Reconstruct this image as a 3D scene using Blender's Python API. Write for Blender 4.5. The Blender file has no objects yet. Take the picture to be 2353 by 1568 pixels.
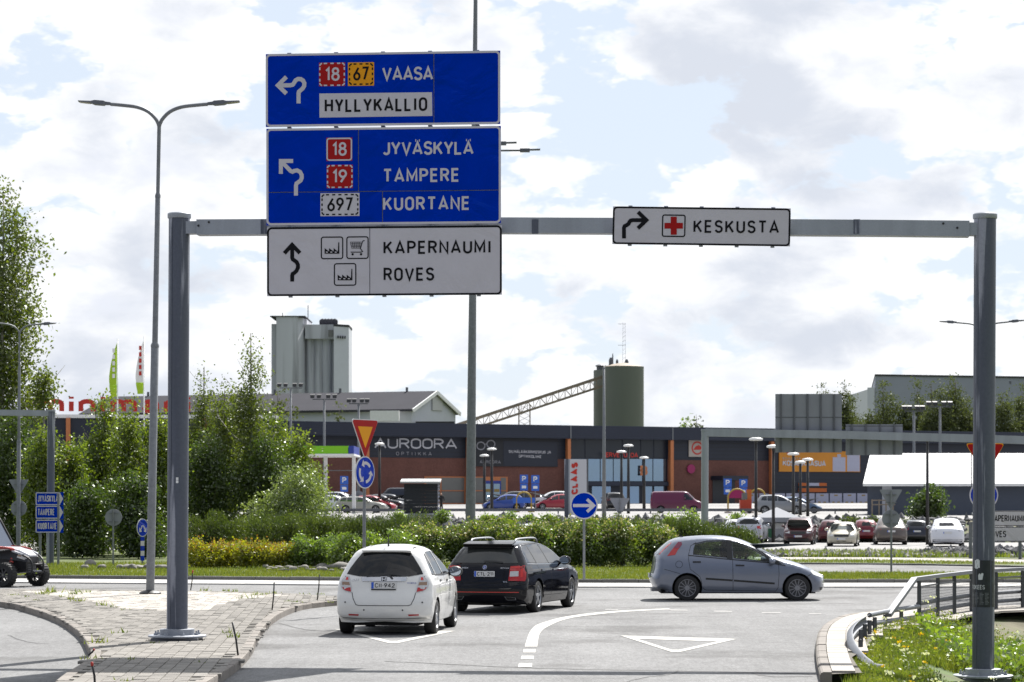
import bpy, bmesh, math, random
import numpy as np
from mathutils import Vector, Matrix
from mathutils.geometry import delaunay_2d_cdt

R = math.radians
random.seed(7)
rng = np.random.default_rng(7)
scene = bpy.context.scene
C = scene.collection

# ------------------------------------------------------------------ camera
F, H, CX, HY = 6000.0, 2.27, 1176.5, 1152.0          # focal length and horizon in photo units (2353 wide)
cam_d = bpy.data.cameras.new('camera')
cam = bpy.data.objects.new('camera', cam_d)
C.objects.link(cam)
cam.location = (0, 0, H)
cam.rotation_euler = (R(90), 0, 0)
cam_d.sensor_width = 36.0
cam_d.lens = 36.0 * F / 2353.0
cam_d.shift_y = (HY - 784.0) / 2353.0
cam_d.clip_start = 0.5
cam_d.clip_end = 6000
cam_d.dof.use_dof = True
cam_d.dof.focus_distance = 45.0
cam_d.dof.aperture_fstop = 5.0
scene.camera = cam
scene.render.resolution_x, scene.render.resolution_y = 1024, 682

# ------------------------------------------------------------------ sky and sun
SUN = Vector((0.34, 0.80, 1.0)).normalized()
sun_el = math.asin(SUN.z)
sun_az = math.atan2(SUN.x, SUN.y)
w = bpy.data.worlds.new('World')
scene.world = w
w.use_nodes = True
nt = w.node_tree
nt.nodes.clear()
def N(tree, typ, **kw):
    n = tree.nodes.new(typ)
    for k, v in kw.items():
        setattr(n, k, v)
    return n
out = N(nt, 'ShaderNodeOutputWorld')
bg = N(nt, 'ShaderNodeBackground')
sky = N(nt, 'ShaderNodeTexSky', sky_type='NISHITA', sun_disc=False)
sky.sun_elevation = sun_el
sky.sun_rotation = sun_az
sky.air_density, sky.dust_density, sky.ozone_density = 1.0, 0.6, 1.0
tc = N(nt, 'ShaderNodeTexCoord')
def math_node(tree, op, a, b=None, c=None, clamp=False):
    n = N(tree, 'ShaderNodeMath', operation=op, use_clamp=clamp)
    for i, v in enumerate((a, b, c)):
        if v is None: continue
        if isinstance(v, (int, float)): n.inputs[i].default_value = v
        else: tree.links.new(v, n.inputs[i])
    return n.outputs[0]
def mix_rgb(tree, fac, a, b, mode='MIX'):
    n = N(tree, 'ShaderNodeMix', data_type='RGBA', blend_type=mode)
    for i, v in ((0, fac), (6, a), (7, b)):
        if isinstance(v, (int, float)): n.inputs[i].default_value = v
        elif isinstance(v, (tuple, list)): n.inputs[i].default_value = tuple(v) + ((1,) if len(v) == 3 else ())
        else: tree.links.new(v, n.inputs[i])
    return n.outputs[2]
def ramp01(tree, v, lo, hi):
    n = N(tree, 'ShaderNodeMapRange', interpolation_type='SMOOTHSTEP', clamp=True)
    tree.links.new(v, n.inputs[0]); n.inputs[1].default_value = lo; n.inputs[2].default_value = hi
    return n.outputs[0]
def noise(tree, vec, scale, detail=4, rough=.55, dist=0, lac=2.0):
    n = N(tree, 'ShaderNodeTexNoise')
    if vec is not None: tree.links.new(vec, n.inputs['Vector'])
    n.inputs['Scale'].default_value = scale; n.inputs['Detail'].default_value = detail
    n.inputs['Roughness'].default_value = rough; n.inputs['Distortion'].default_value = dist
    n.inputs['Lacunarity'].default_value = lac
    return n
# cumulus: 3-D noise over the view direction, flattened a little so that banks have level undersides
mp = N(nt, 'ShaderNodeMapping')
nt.links.new(tc.outputs['Generated'], mp.inputs['Vector'])
mp.inputs['Location'].default_value = (0.4, 2.1, 0.3)
mp.inputs['Scale'].default_value = (1.0, 1.0, 2.0)
big = noise(nt, mp.outputs[0], 8.5, 2.5, .5)
fine = noise(nt, mp.outputs[0], 24.0, 9, .58, .25)
wob = N(nt, 'ShaderNodeVectorMath', operation='MULTIPLY_ADD')           # cauliflower heads: cells on a gently warped field
nz = noise(nt, mp.outputs[0], 30.0, 4, .6)
nt.links.new(nz.outputs['Color'], wob.inputs[0]); wob.inputs[1].default_value = (.045, .045, .045); nt.links.new(mp.outputs[0], wob.inputs[2])
vor = N(nt, 'ShaderNodeTexVoronoi', feature='F1'); nt.links.new(wob.outputs[0], vor.inputs['Vector'])
vor.inputs['Scale'].default_value = 24.0; vor.inputs['Detail'].default_value = 3.0; vor.inputs['Roughness'].default_value = .5
puff = math_node(nt, 'SUBTRACT', .97, vor.outputs['Distance'])
mp2 = N(nt, 'ShaderNodeMapping')
nt.links.new(tc.outputs['Generated'], mp2.inputs['Vector'])
mp2.inputs['Location'].default_value = (0.4, 2.1, 0.3 + 0.055)   # the same field a little higher: what shades a bank from above
mp2.inputs['Scale'].default_value = (1.0, 1.0, 2.0)
big2 = noise(nt, mp2.outputs[0], 8.5, 2.5, .5)
den = math_node(nt, 'ADD', math_node(nt, 'ADD', math_node(nt, 'MULTIPLY', big.outputs[0], .62), math_node(nt, 'MULTIPLY', fine.outputs[0], .24)), math_node(nt, 'MULTIPLY', puff, .22))
cover = ramp01(nt, den, .366, .428)
body = ramp01(nt, math_node(nt, 'ADD', math_node(nt, 'MULTIPLY', big2.outputs[0], .8), math_node(nt, 'MULTIPLY', fine.outputs[0], .35)), .545, .70)
lit = noise(nt, mp.outputs[0], 19.0, 5, .55)
# towards the sun the veil is white and the banks shine; away from it the air is blue and the banks duller
dotn = N(nt, 'ShaderNodeVectorMath', operation='DOT_PRODUCT')
nt.links.new(tc.outputs['Generated'], dotn.inputs[0]); dotn.inputs[1].default_value = SUN
fwd = ramp01(nt, dotn.outputs['Value'], -.55, .55)
cloud_w = mix_rgb(nt, body, (12.2, 12.3, 12.5), (8.1, 8.6, 9.6))
cloud = mix_rgb(nt, ramp01(nt, lit.outputs[0], .50, .72), cloud_w, (9.5, 9.9, 10.9))
cloud = mix_rgb(nt, 1.0, cloud, mix_rgb(nt, fwd, (.29, .32, .40), (1.0, 1.0, 1.0)), 'MULTIPLY')
veil = mix_rgb(nt, math_node(nt, 'MULTIPLY', fwd, .80), sky.outputs[0], (9.3, 10.3, 11.8))
nt.links.new(mix_rgb(nt, cover, veil, cloud), bg.inputs['Color'])
bg.inputs['Strength'].default_value = 0.05
nt.links.new(bg.outputs[0], out.inputs['Surface'])

sun_d = bpy.data.lights.new('sun', 'SUN')
sun_d.energy = 5.0
sun_d.angle = R(0.53)
sun_d.color = (1.0, 0.965, 0.915)
sun = bpy.data.objects.new('sun', sun_d)
C.objects.link(sun)
sun.rotation_euler = (-SUN).to_track_quat('-Z', 'Y').to_euler()
sun.location = (20, 60, 80)

vs = scene.view_settings
vs.view_transform = 'Standard'
vs.look = 'None'
vs.exposure = 0.85
vs.gamma = 1.0
vs.use_curve_mapping = False
scene.cycles.max_bounces = 8
scene.cycles.transparent_max_bounces = 12
scene.cycles.caustics_reflective = False
scene.cycles.caustics_refractive = False
scene.cycles.use_denoising = True

# ------------------------------------------------------------------ helpers
def P(px, py, Y):
    return Vector(((px - CX) * Y / F, Y, H - (py - HY) * Y / F))
def G(px, py, z=0.0):
    Y = F * (H - z) / (py - HY)
    return P(px, py, Y)
def terrain(x, y):
    z = np.interp(y, [0, 103, 138, 170, 180, 232, 268, 400, 900, 3000], [0, 0, -.4, -.4, .95, 1.2, 1.9, 2.6, 6.0, 14.0])
    return float(z)
def GT(px, py):
    """where the ray through a photo point meets the terrain"""
    y = 30.0
    while y < 900:
        p = P(px, py, y)
        if p.z <= terrain(p.x, y): break
        y += 0.25
    return P(px, py, y)

MATS = {}
def M(name, col, rough=.6, metal=0.0, var=0.0, vs_=4.0, bump=0.0, bs=60.0, spec=.5, coat=0.0, rnd=0.0, streak=False, fine=0.0, fs=120.0, alt=None, alt_s=2.0, alt_lo=.5, alt_hi=.62, isl=0.0):
    m = bpy.data.materials.new(name)
    m.use_nodes = True
    t = m.node_tree
    b = t.nodes['Principled BSDF']
    b.inputs['Roughness'].default_value = rough
    b.inputs['Metallic'].default_value = metal
    b.inputs['Specular IOR Level'].default_value = spec
    b.inputs['Coat Weight'].default_value = coat
    b.inputs['Coat Roughness'].default_value = .04
    c = tuple(col) + (1,)
    sock = None
    geo = N(t, 'ShaderNodeNewGeometry')
    pos = geo.outputs['Position']
    if streak:
        mm = N(t, 'ShaderNodeMapping'); t.links.new(pos, mm.inputs[0]); mm.inputs['Scale'].default_value = (1, 1, .06)
        pos_v = mm.outputs[0]
    else: pos_v = pos
    def cur(): return sock if sock is not None else c[:3]
    if alt is not None:
        n = noise(t, pos_v, alt_s, 5, .6)
        sock = mix_rgb(t, ramp01(t, n.outputs[0], alt_lo, alt_hi), cur(), alt)
    for amt, sc, de in ((var, vs_, 5), (fine, fs, 2)):
        if amt:
            n = noise(t, pos_v if amt == var else pos, sc, de, .6)
            mr = N(t, 'ShaderNodeMapRange'); t.links.new(n.outputs[0], mr.inputs[0])
            mr.inputs[1].default_value, mr.inputs[2].default_value = .25, .75
            mr.inputs[3].default_value, mr.inputs[4].default_value = 1 - amt, 1 + amt
            cc = N(t, 'ShaderNodeCombineColor')
            for i in range(3): t.links.new(mr.outputs[0], cc.inputs[i])
            sock = mix_rgb(t, 1.0, cur(), cc.outputs[0], 'MULTIPLY')
    for amt, src in ((rnd, 'o'), (isl, 'i')):
        if amt:
            rr = N(t, 'ShaderNodeObjectInfo').outputs['Random'] if src == 'o' else geo.outputs['Random Per Island']
            mr = N(t, 'ShaderNodeMapRange'); t.links.new(rr, mr.inputs[0])
            mr.inputs[3].default_value, mr.inputs[4].default_value = 1 - amt, 1 + amt
            cc = N(t, 'ShaderNodeCombineColor')
            for i in range(3): t.links.new(mr.outputs[0], cc.inputs[i])
            sock = mix_rgb(t, 1.0, cur(), cc.outputs[0], 'MULTIPLY')
    if sock is None: b.inputs['Base Color'].default_value = c
    else: t.links.new(sock, b.inputs['Base Color'])
    if bump:
        n = noise(t, pos, bs, 4, .6)
        bp = N(t, 'ShaderNodeBump'); bp.inputs['Strength'].default_value = bump; bp.inputs['Distance'].default_value = .02
        t.links.new(n.outputs[0], bp.inputs['Height']); t.links.new(bp.outputs[0], b.inputs['Normal'])
    MATS[name] = m
    return m
def glass(name, tint=(.5, .56, .55), fres=.12):
    m = bpy.data.materials.new(name); m.use_nodes = True; t = m.node_tree; t.nodes.clear()
    o = N(t, 'ShaderNodeOutputMaterial'); mx = N(t, 'ShaderNodeMixShader'); tr = N(t, 'ShaderNodeBsdfTransparent'); gl = N(t, 'ShaderNodeBsdfGlossy')
    tr.inputs[0].default_value = tuple(tint) + (1,); gl.inputs['Roughness'].default_value = .02
    lw = N(t, 'ShaderNodeFresnel'); lw.inputs[0].default_value = 1.5
    t.links.new(lw.outputs[0], mx.inputs[0]); t.links.new(tr.outputs[0], mx.inputs[1]); t.links.new(gl.outputs[0], mx.inputs[2]); t.links.new(mx.outputs[0], o.inputs[0])
    MATS[name] = m
    return m
def leafmat(name, a, b, trans=.45, gloss=.08, b_amt=.5):
    m = bpy.data.materials.new(name); m.use_nodes = True; t = m.node_tree; t.nodes.clear()
    o = N(t, 'ShaderNodeOutputMaterial'); geo = N(t, 'ShaderNodeNewGeometry')
    n = noise(t, geo.outputs['Position'], .9, 3, .6)
    f = math_node(t, 'ADD', math_node(t, 'MULTIPLY', geo.outputs['Random Per Island'], .6), math_node(t, 'MULTIPLY', ramp01(t, n.outputs[0], .35, .65), .4))
    col = mix_rgb(t, f, a, b)
    d = N(t, 'ShaderNodeBsdfDiffuse'); tl = N(t, 'ShaderNodeBsdfTranslucent'); g = N(t, 'ShaderNodeBsdfGlossy')
    t.links.new(col, d.inputs[0])
    t.links.new(mix_rgb(t, 1.0, col, (1.5, 1.6, .7), 'MULTIPLY'), tl.inputs[0])
    g.inputs['Roughness'].default_value = .42; g.inputs[0].default_value = (.95, 1, .9, 1)
    m1 = N(t, 'ShaderNodeMixShader'); m1.inputs[0].default_value = trans
    m2 = N(t, 'ShaderNodeMixShader'); m2.inputs[0].default_value = gloss
    t.links.new(d.outputs[0], m1.inputs[1]); t.links.new(tl.outputs[0], m1.inputs[2])
    t.links.new(m1.outputs[0], m2.inputs[1]); t.links.new(g.outputs[0], m2.inputs[2]); t.links.new(m2.outputs[0], o.inputs[0])
    MATS[name] = m
    return m

def wmat(o):
    m = Matrix.LocRotScale(o.location, o.rotation_euler, o.scale)
    return wmat(o.parent) @ m if o.parent else m
def tag(o, label=None, cat=None, group=None, kind=None):
    if label: o['label'] = label
    if cat: o['category'] = cat
    if group: o['group'] = group
    if kind: o['kind'] = kind
    return o
def thing(name, label, cat, loc=(0, 0, 0), rz=0.0, group=None):
    o = bpy.data.objects.new(name, None)
    o.empty_display_size = .3
    C.objects.link(o)
    o.location = loc
    o.rotation_euler = (0, 0, rz)
    return tag(o, label, cat, group)
def link(name, me, mat, parent=None):
    o = bpy.data.objects.new(name, me)
    C.objects.link(o)
    if mat is not None and len(me.materials) == 0: me.materials.append(mat)
    if parent is not None: o.parent = parent
    return o
def copy_tree(o, parent=None):
    c = o.copy(); C.objects.link(c)
    if parent is not None: c.parent = parent
    for ch in list(o.children):
        if ch is not c: copy_tree(ch, c)
    return c

class MB:
    def __init__(s): s.v, s.f = [], []
    def add(s, vs_, fs_):
        b = len(s.v); s.v += [tuple(p) for p in vs_]; s.f += [tuple(b + i for i in f) for f in fs_]; return s
    def box(s, x0, x1, y0, y1, z0, z1):
        return s.add([(x0, y0, z0), (x1, y0, z0), (x1, y1, z0), (x0, y1, z0), (x0, y0, z1), (x1, y0, z1), (x1, y1, z1), (x0, y1, z1)],
                     [(0, 3, 2, 1), (4, 5, 6, 7), (0, 1, 5, 4), (1, 2, 6, 5), (2, 3, 7, 6), (3, 0, 4, 7)])
    def bar(s, a, b, w_, h_, up=(0, 0, 1)):
        a, b = Vector(a), Vector(b); d = (b - a).normalized(); upv = Vector(up)
        sd = d.cross(upv)
        if sd.length < 1e-4: sd = d.cross(Vector((1, 0, 0)))
        sd.normalize(); u = sd.cross(d).normalized(); vs_ = []
        for p in (a, b):
            for i, j in ((-1, -1), (1, -1), (1, 1), (-1, 1)): vs_.append(p + sd * (i * w_ / 2) + u * (j * h_ / 2))
        return s.add(vs_, [(3, 2, 1, 0), (4, 5, 6, 7), (0, 1, 5, 4), (1, 2, 6, 5), (2, 3, 7, 6), (3, 0, 4, 7)])
    def tube(s, pts, r, n=10, caps=True):
        pts = [Vector(p) for p in pts]; k = len(pts)
        rs = [r] * k if isinstance(r, (int, float)) else list(r)
        vs_, fs_, last = [], [], None
        for i, p in enumerate(pts):
            d = (pts[min(i + 1, k - 1)] - pts[max(i - 1, 0)]).normalized()
            if last is None:
                a = d.cross(Vector((0, 0, 1)))
                if a.length < .01: a = d.cross(Vector((0, 1, 0)))
            else: a = last - d * last.dot(d)
            a.normalize(); last = a; b = d.cross(a)
            for j in range(n):
                t = 2 * math.pi * j / n; vs_.append(p + (a * math.cos(t) + b * math.sin(t)) * rs[i])
        for i in range(k - 1):
            for j in range(n): fs_.append((i * n + j, i * n + (j + 1) % n, (i + 1) * n + (j + 1) % n, (i + 1) * n + j))
        if caps: fs_ += [tuple(range(n))[::-1], tuple((k - 1) * n + j for j in range(n))]
        return s.add(vs_, fs_)
    def lathe(s, prof, n=16, o=(0, 0, 0), ax=(0, 0, 1), caps=True):
        ax = Vector(ax).normalized(); o = Vector(o)
        a = ax.cross(Vector((0, 0, 1)))
        if a.length < .01: a = Vector((1, 0, 0))
        a.normalize(); b = ax.cross(a); vs_, fs_ = [], []
        for r, h in prof:
            for j in range(n):
                t = 2 * math.pi * j / n; vs_.append(o + ax * h + (a * math.cos(t) + b * math.sin(t)) * r)
        k = len(prof)
        for i in range(k - 1):
            for j in range(n): fs_.append((i * n + j, i * n + (j + 1) % n, (i + 1) * n + (j + 1) % n, (i + 1) * n + j))
        if caps: fs_ += [tuple(range(n))[::-1], tuple((k - 1) * n + j for j in range(n))]
        return s.add(vs_, fs_)
    def poly(s, pts): return s.add(pts, [tuple(range(len(pts)))])
    def prism(s, pts, d):
        """extrude a planar loop of 3-D points along d"""
        d = Vector(d); n = len(pts); a = [Vector(p) for p in pts]; b = [p + d for p in a]
        return s.add(a + b, [tuple(range(n))[::-1], tuple(range(n, 2 * n))] + [(i, (i + 1) % n, n + (i + 1) % n, n + i) for i in range(n)])
    def build(s, name, mat, parent=None, smooth=False, world=False, fix=True):
        v = s.v
        if world and parent is not None:
            inv = wmat(parent).inverted(); v = [tuple(inv @ Vector(p)) for p in v]
        me = bpy.data.meshes.new(name)
        me.from_pydata([tuple(p) for p in v], [], s.f)
        if fix and len(s.f) < 4000:
            bm = bmesh.new(); bm.from_mesh(me); bmesh.ops.recalc_face_normals(bm, faces=bm.faces); bm.to_mesh(me); bm.free()
        me.update()
        if smooth:
            me.polygons.foreach_set('use_smooth', [True] * len(me.polygons))
            if smooth is not True:
                try: me.set_sharp_from_angle(angle=R(smooth))
                except Exception: pass
        return link(name, me, mat, parent)

class Frame:
    """a plane in the scene: (u, v) in metres along ux, uy; n faces out"""
    def __init__(s, o, ux, uy):
        s.o, s.ux, s.uy = Vector(o), Vector(ux).normalized(), Vector(uy).normalized(); s.n = s.ux.cross(s.uy).normalized()
    @classmethod
    def px(c, tl, tr, base, d):
        """vertical plane through base along d; the u axis runs from photo point tl to tr"""
        d = Vector(d).normalized(); f = c(base, d, (0, 0, 1)); a = f.hit(*tl); b = f.hit(*tr); ux = (b - a).normalized(); uy = f.n.cross(ux)
        return c(a, ux, uy)
    def hit(s, px, py):
        cam_o = Vector((0, 0, H)); r = P(px, py, 1.0) - cam_o
        return cam_o + r * ((s.o - cam_o).dot(s.n) / r.dot(s.n))
    def uv(s, px, py):
        p = s.hit(px, py) - s.o; return (p.dot(s.ux), p.dot(s.uy))
    def at(s, u, v, off=0.0): return s.o + s.ux * u + s.uy * v + s.n * off
    def rect(s, mb, u0, u1, v0, v1, off):
        return mb.poly([s.at(u0, v0, off), s.at(u1, v0, off), s.at(u1, v1, off), s.at(u0, v1, off)])
    def box(s, mb, u0, u1, v0, v1, o0, o1):
        return mb.prism([s.at(u0, v0, o0), s.at(u1, v0, o0), s.at(u1, v1, o0), s.at(u0, v1, o0)], s.n * (o1 - o0))
    def ring(s, mb, u0, u1, v0, v1, t, off, r=.06, n=5):
        a, b = rrect(u0, u1, v0, v1, r, n), rrect(u0 + t, u1 - t, v0 + t, v1 - t, max(r - t, .004), n); k = len(a)
        return mb.add([s.at(*p, off) for p in a] + [s.at(*p, off) for p in b], [(i, (i + 1) % k, k + (i + 1) % k, k + i) for i in range(k)])
def rrect(u0, u1, v0, v1, r, n=5):
    o = []
    for cx, cy, a0 in ((u1 - r, v1 - r, 0), (u0 + r, v1 - r, 90), (u0 + r, v0 + r, 180), (u1 - r, v0 + r, 270)):
        for i in range(n + 1):
            t = R(a0 + 90 * i / n); o.append((cx + r * math.cos(t), cy + r * math.sin(t)))
    return o

# ---- a stroke alphabet: centre lines in a box of height 1
def arc(cx, cy, rx, ry, a0, a1, n=8):
    return [(cx + rx * math.cos(R(a0 + (a1 - a0) * i / n)), cy + ry * math.sin(R(a0 + (a1 - a0) * i / n))) for i in range(n + 1)]
GL = {
 'A': (.64, [[(0, 0), (.32, 1), (.64, 0)], [(.1, .27), (.54, .27)]]),
 'B': (.54, [[(.02, 0), (0, 0), (0, 1), (.28, 1)] + arc(.28, .77, .22, .23, 90, -90) + [(0, .54)], [(.28, .54)] + arc(.28, .27, .26, .27, 90, -90) + [(0, 0)]]),
 'C': (.54, [arc(.27, .73, .27, .27, 10, 180) + arc(.27, .27, .27, .27, 180, 350)]),
 'D': (.56, [[(0, 0), (0, 1), (.26, 1)] + arc(.26, .7, .3, .3, 90, 0) + arc(.26, .3, .3, .3, 0, -90) + [(0, 0)]]),
 'E': (.46, [[(.46, 1), (0, 1), (0, 0), (.46, 0)], [(0, .52), (.42, .52)]]),
 'F': (.46, [[(.46, 1), (0, 1), (0, 0)], [(0, .52), (.42, .52)]]),
 'G': (.54, [arc(.27, .73, .27, .27, 20, 180) + arc(.27, .27, .27, .27, 180, 360) + [(.54, .45), (.3, .45)]]),
 'H': (.54, [[(0, 0), (0, 1)], [(.54, 0), (.54, 1)], [(0, .52), (.54, .52)]]),
 'I': (.14, [[(.07, 0), (.07, 1)]]),
 'J': (.40, [[(.40, 1)] + arc(.2, .22, .2, .22, 0, -160)]),
 'K': (.56, [[(0, 0), (0, 1)], [(.53, 1), (.02, .38)], [(.2, .62), (.56, 0)]]),
 'L': (.44, [[(0, 1), (0, 0), (.44, 0)]]),
 'M': (.70, [[(0, 0), (0, 1), (.35, .2), (.70, 1), (.70, 0)]]),
 'N': (.56, [[(0, 0), (0, 1), (.56, 0), (.56, 1)]]),
 'O': (.54, [arc(.27, .73, .27, .27, 0, 180) + arc(.27, .27, .27, .27, 180, 360) + [(.54, .73)]]),
 'P': (.52, [[(0, 0), (0, 1), (.27, 1)] + arc(.27, .74, .25, .26, 90, -90) + [(0, .48)]]),
 'R': (.54, [[(0, 0), (0, 1), (.27, 1)] + arc(.27, .75, .25, .25, 90, -90) + [(0, .5)], [(.28, .5), (.54, 0)]]),
 'S': (.52, [arc(.26, .76, .25, .24, 15, 250) + arc(.26, .26, .26, .26, 70, -165)]),
 'T': (.56, [[(0, 1), (.56, 1)], [(.28, 1), (.28, 0)]]),
 'U': (.54, [[(0, 1)] + arc(.27, .27, .27, .27, 180, 360) + [(.54, 1)]]),
 'V': (.60, [[(0, 1), (.30, 0), (.60, 1)]]),
 'W': (.86, [[(0, 1), (.2, 0), (.43, .8), (.66, 0), (.86, 1)]]),
 'Y': (.58, [[(0, 1), (.29, .42), (.58, 1)], [(.29, .46), (.29, 0)]]),
 'Z': (.52, [[(0, 1), (.52, 1), (0, 0), (.52, 0)]]),
 '1': (.2, [[(0, .78), (.2, 1), (.2, 0)]]),
 '2': (.52, [arc(.26, .74, .26, .26, 170, -35) + [(0, 0), (.52, 0)]]),
 '3': (.5, [arc(.25, .76, .24, .24, 150, -80), arc(.25, .26, .25, .26, 80, -160)]),
 '4': (.56, [[(.4, 0), (.4, 1), (0, .3), (.56, .3)]]),
 '6': (.52, [[(.42, 1), (.06, .42)], arc(.26, .28, .26, .28, 0, 360, 14)]),
 '7': (.5, [[(0, 1), (.5, 1), (.16, 0)]]),
 '8': (.52, [arc(.26, .77, .22, .23, 0, 360, 12), arc(.26, .27, .26, .27, 0, 360, 12)]),
 '9': (.52, [[(.1, 0), (.46, .58)], arc(.26, .72, .26, .28, 0, 360, 14)]),
 '-': (.12, [[(0, .45), (.12, .45)]]),
 ' ': (.2, []),
 'm': (.8, [[(0, 0), (0, .7)], [(0, .45)] + arc(.2, .5, .2, .2, 180, 0) + [(.4, 0)], [(.4, .45)] + arc(.6, .5, .2, .2, 180, 0) + [(.8, 0)]]),
 'n': (.44, [[(0, 0), (0, .7)], [(0, .45)] + arc(.22, .48, .22, .22, 180, 0) + [(.44, 0)]]),
 'i': (.0, [[(0, 0), (0, .68)], [(0, .88), (0, 1.02)]]),
 'a': (.44, [arc(.22, .5, .22, .2, 150, 0) + [(.44, 0)], arc(.22, .2, .21, .2, 0, 360, 10)]),
}
GL['\u00c4'] = (GL['A'][0], GL['A'][1] + [[(.14, 1.16), (.21, 1.16)], [(.43, 1.16), (.50, 1.16)]])
def stroke(mb, fr, pts, t, off):
    pts = [Vector(p) for p in pts]; n = len(pts)
    if n < 2: return
    closed = (pts[0] - pts[-1]).length < 1e-6 and n > 3
    L_, R_ = [], []
    for i in range(n):
        if closed: a, b = pts[i - 1] if i else pts[n - 2], pts[i + 1] if i < n - 1 else pts[1]
        else: a, b = pts[max(i - 1, 0)], pts[min(i + 1, n - 1)]
        d1 = (pts[i] - a); d2 = (b - pts[i])
        if d1.length < 1e-9: d1 = d2
        if d2.length < 1e-9: d2 = d1
        d1 = d1.normalized(); d2 = d2.normalized(); m = (d1 + d2)
        if m.length < .1: m = d2
        m.normalize(); nn = Vector((-m.y, m.x)); k = 1 / max(.45, nn.dot(Vector((-d2.y, d2.x))))
        L_.append(pts[i] + nn * (t / 2 * k)); R_.append(pts[i] - nn * (t / 2 * k))
    mb.add([fr.at(p.x, p.y, off) for p in L_] + [fr.at(p.x, p.y, off) for p in R_], [(n + i, n + i + 1, i + 1, i) for i in range(n - 1)])
def write(mb, fr, word, bl, br, cap, wt=.15, off=.004, gap=.30, shear=0.0):
    """set a word between two baseline points of the frame"""
    t = wt * cap; xs, x = [], 0.0
    for ch in word:
        xs.append(x); x += GL[ch][0] + gap
    W = x - gap; bl, br = Vector(bl), Vector(br); ux = (br - bl); ln = ux.length; ux.normalize(); uy = Vector((-ux.y, ux.x)); sx = (ln - t) / W; k = 0
    for ch, x0 in zip(word, xs):
        for pl in GL[ch][1]:
            q = []
            for (a, b) in pl:
                yy = t / 2 + b * (cap - t); xx = t / 2 + (x0 + a) * sx + shear * yy; q.append(bl + ux * xx + uy * yy)
            stroke(mb, fr, q, t, off + .0004 * (k % 5)); k += 1

def leaves_mesh(name, pts, size, mat, parent=None, tall=1.0, droop=0.0, aspect=.6, up=0.0):
    """one small bent leaf (two triangles) at every point"""
    n = len(pts)
    a = rng.normal(size=(n, 3)); a[:, 2] += up; a /= np.linalg.norm(a, axis=1)[:, None]
    b = rng.normal(size=(n, 3)); b -= a * (a * b).sum(1)[:, None]; b /= np.linalg.norm(b, axis=1)[:, None]
    s = (size if np.ndim(size) else np.full(n, size)) * rng.uniform(.65, 1.35, n)
    a *= s[:, None]; b *= (s * aspect)[:, None]
    v = np.empty((n, 4, 3)); v[:, 0] = pts - a * .5; v[:, 1] = pts + b * .5; v[:, 2] = pts + a * .5; v[:, 3] = pts - b * .5
    v[:, 2, 2] -= droop * s
    me = bpy.data.meshes.new(name)
    me.vertices.add(4 * n); me.loops.add(4 * n); me.polygons.add(n)
    me.vertices.foreach_set('co', v.reshape(-1)); me.loops.foreach_set('vertex_index', np.arange(4 * n, dtype=np.int32))
    me.polygons.foreach_set('loop_start', np.arange(0, 4 * n, 4, dtype=np.int32))
    me.update(calc_edges=True)
    return link(name, me, mat, parent)
def blob_points(blobs, n, clump=.25, per=18, shell=.55, flat_bottom=None):
    """points in clumps spread through a set of ellipsoids (cx,cy,cz,rx,ry,rz)"""
    bl = np.array(blobs, float); vol = (bl[:, 3] * bl[:, 4] * bl[:, 5]) ** .8; k = max(1, n // per)
    ci = rng.choice(len(bl), k, p=vol / vol.sum()); d = rng.normal(size=(k, 3)); d /= np.linalg.norm(d, axis=1)[:, None]
    r = rng.uniform(0, 1, k) ** (1 / 3); r = shell + (1 - shell) * r
    cen = bl[ci, :3] + d * r[:, None] * bl[ci, 3:]
    q = np.repeat(cen, per, axis=0) + rng.normal(size=(k * per, 3)) * clump * np.array([1, 1, .8])
    if flat_bottom is not None: q = q[q[:, 2] > flat_bottom]
    return q
def inside(poly, x, y):
    c = False; n = len(poly); j = n - 1
    for i in range(n):
        xi, yi = poly[i][0], poly[i][1]; xj, yj = poly[j][0], poly[j][1]
        if (yi > y) != (yj > y) and x < (xj - xi) * (y - yi) / (yj - yi) + xi: c = not c
        j = i
    return c
def inside_np(poly, x, y):
    c = np.zeros(len(x), bool); n = len(poly); j = n - 1
    for i in range(n):
        xi, yi = poly[i][0], poly[i][1]; xj, yj = poly[j][0], poly[j][1]
        if yi != yj:
            k = ((yi > y) != (yj > y)) & (x < (xj - xi) * (y - yi) / (yj - yi) + xi); c ^= k
        j = i
    return c
def smooth_line(pts, step):
    """Catmull-Rom through 2-D/3-D points, resampled"""
    p = [Vector(q) for q in pts]; o = []
    for i in range(len(p) - 1):
        a, b, c, d = p[max(i - 1, 0)], p[i], p[i + 1], p[min(i + 2, len(p) - 1)]; k = max(1, int((c - b).length / step))
        for j in range(k):
            t = j / k; o.append(.5 * ((2 * b) + (c - a) * t + (2 * a - 5 * b + 4 * c - d) * t * t + (3 * b - a - 3 * c + d) * t ** 3))
    o.append(p[-1]); return o
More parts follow.
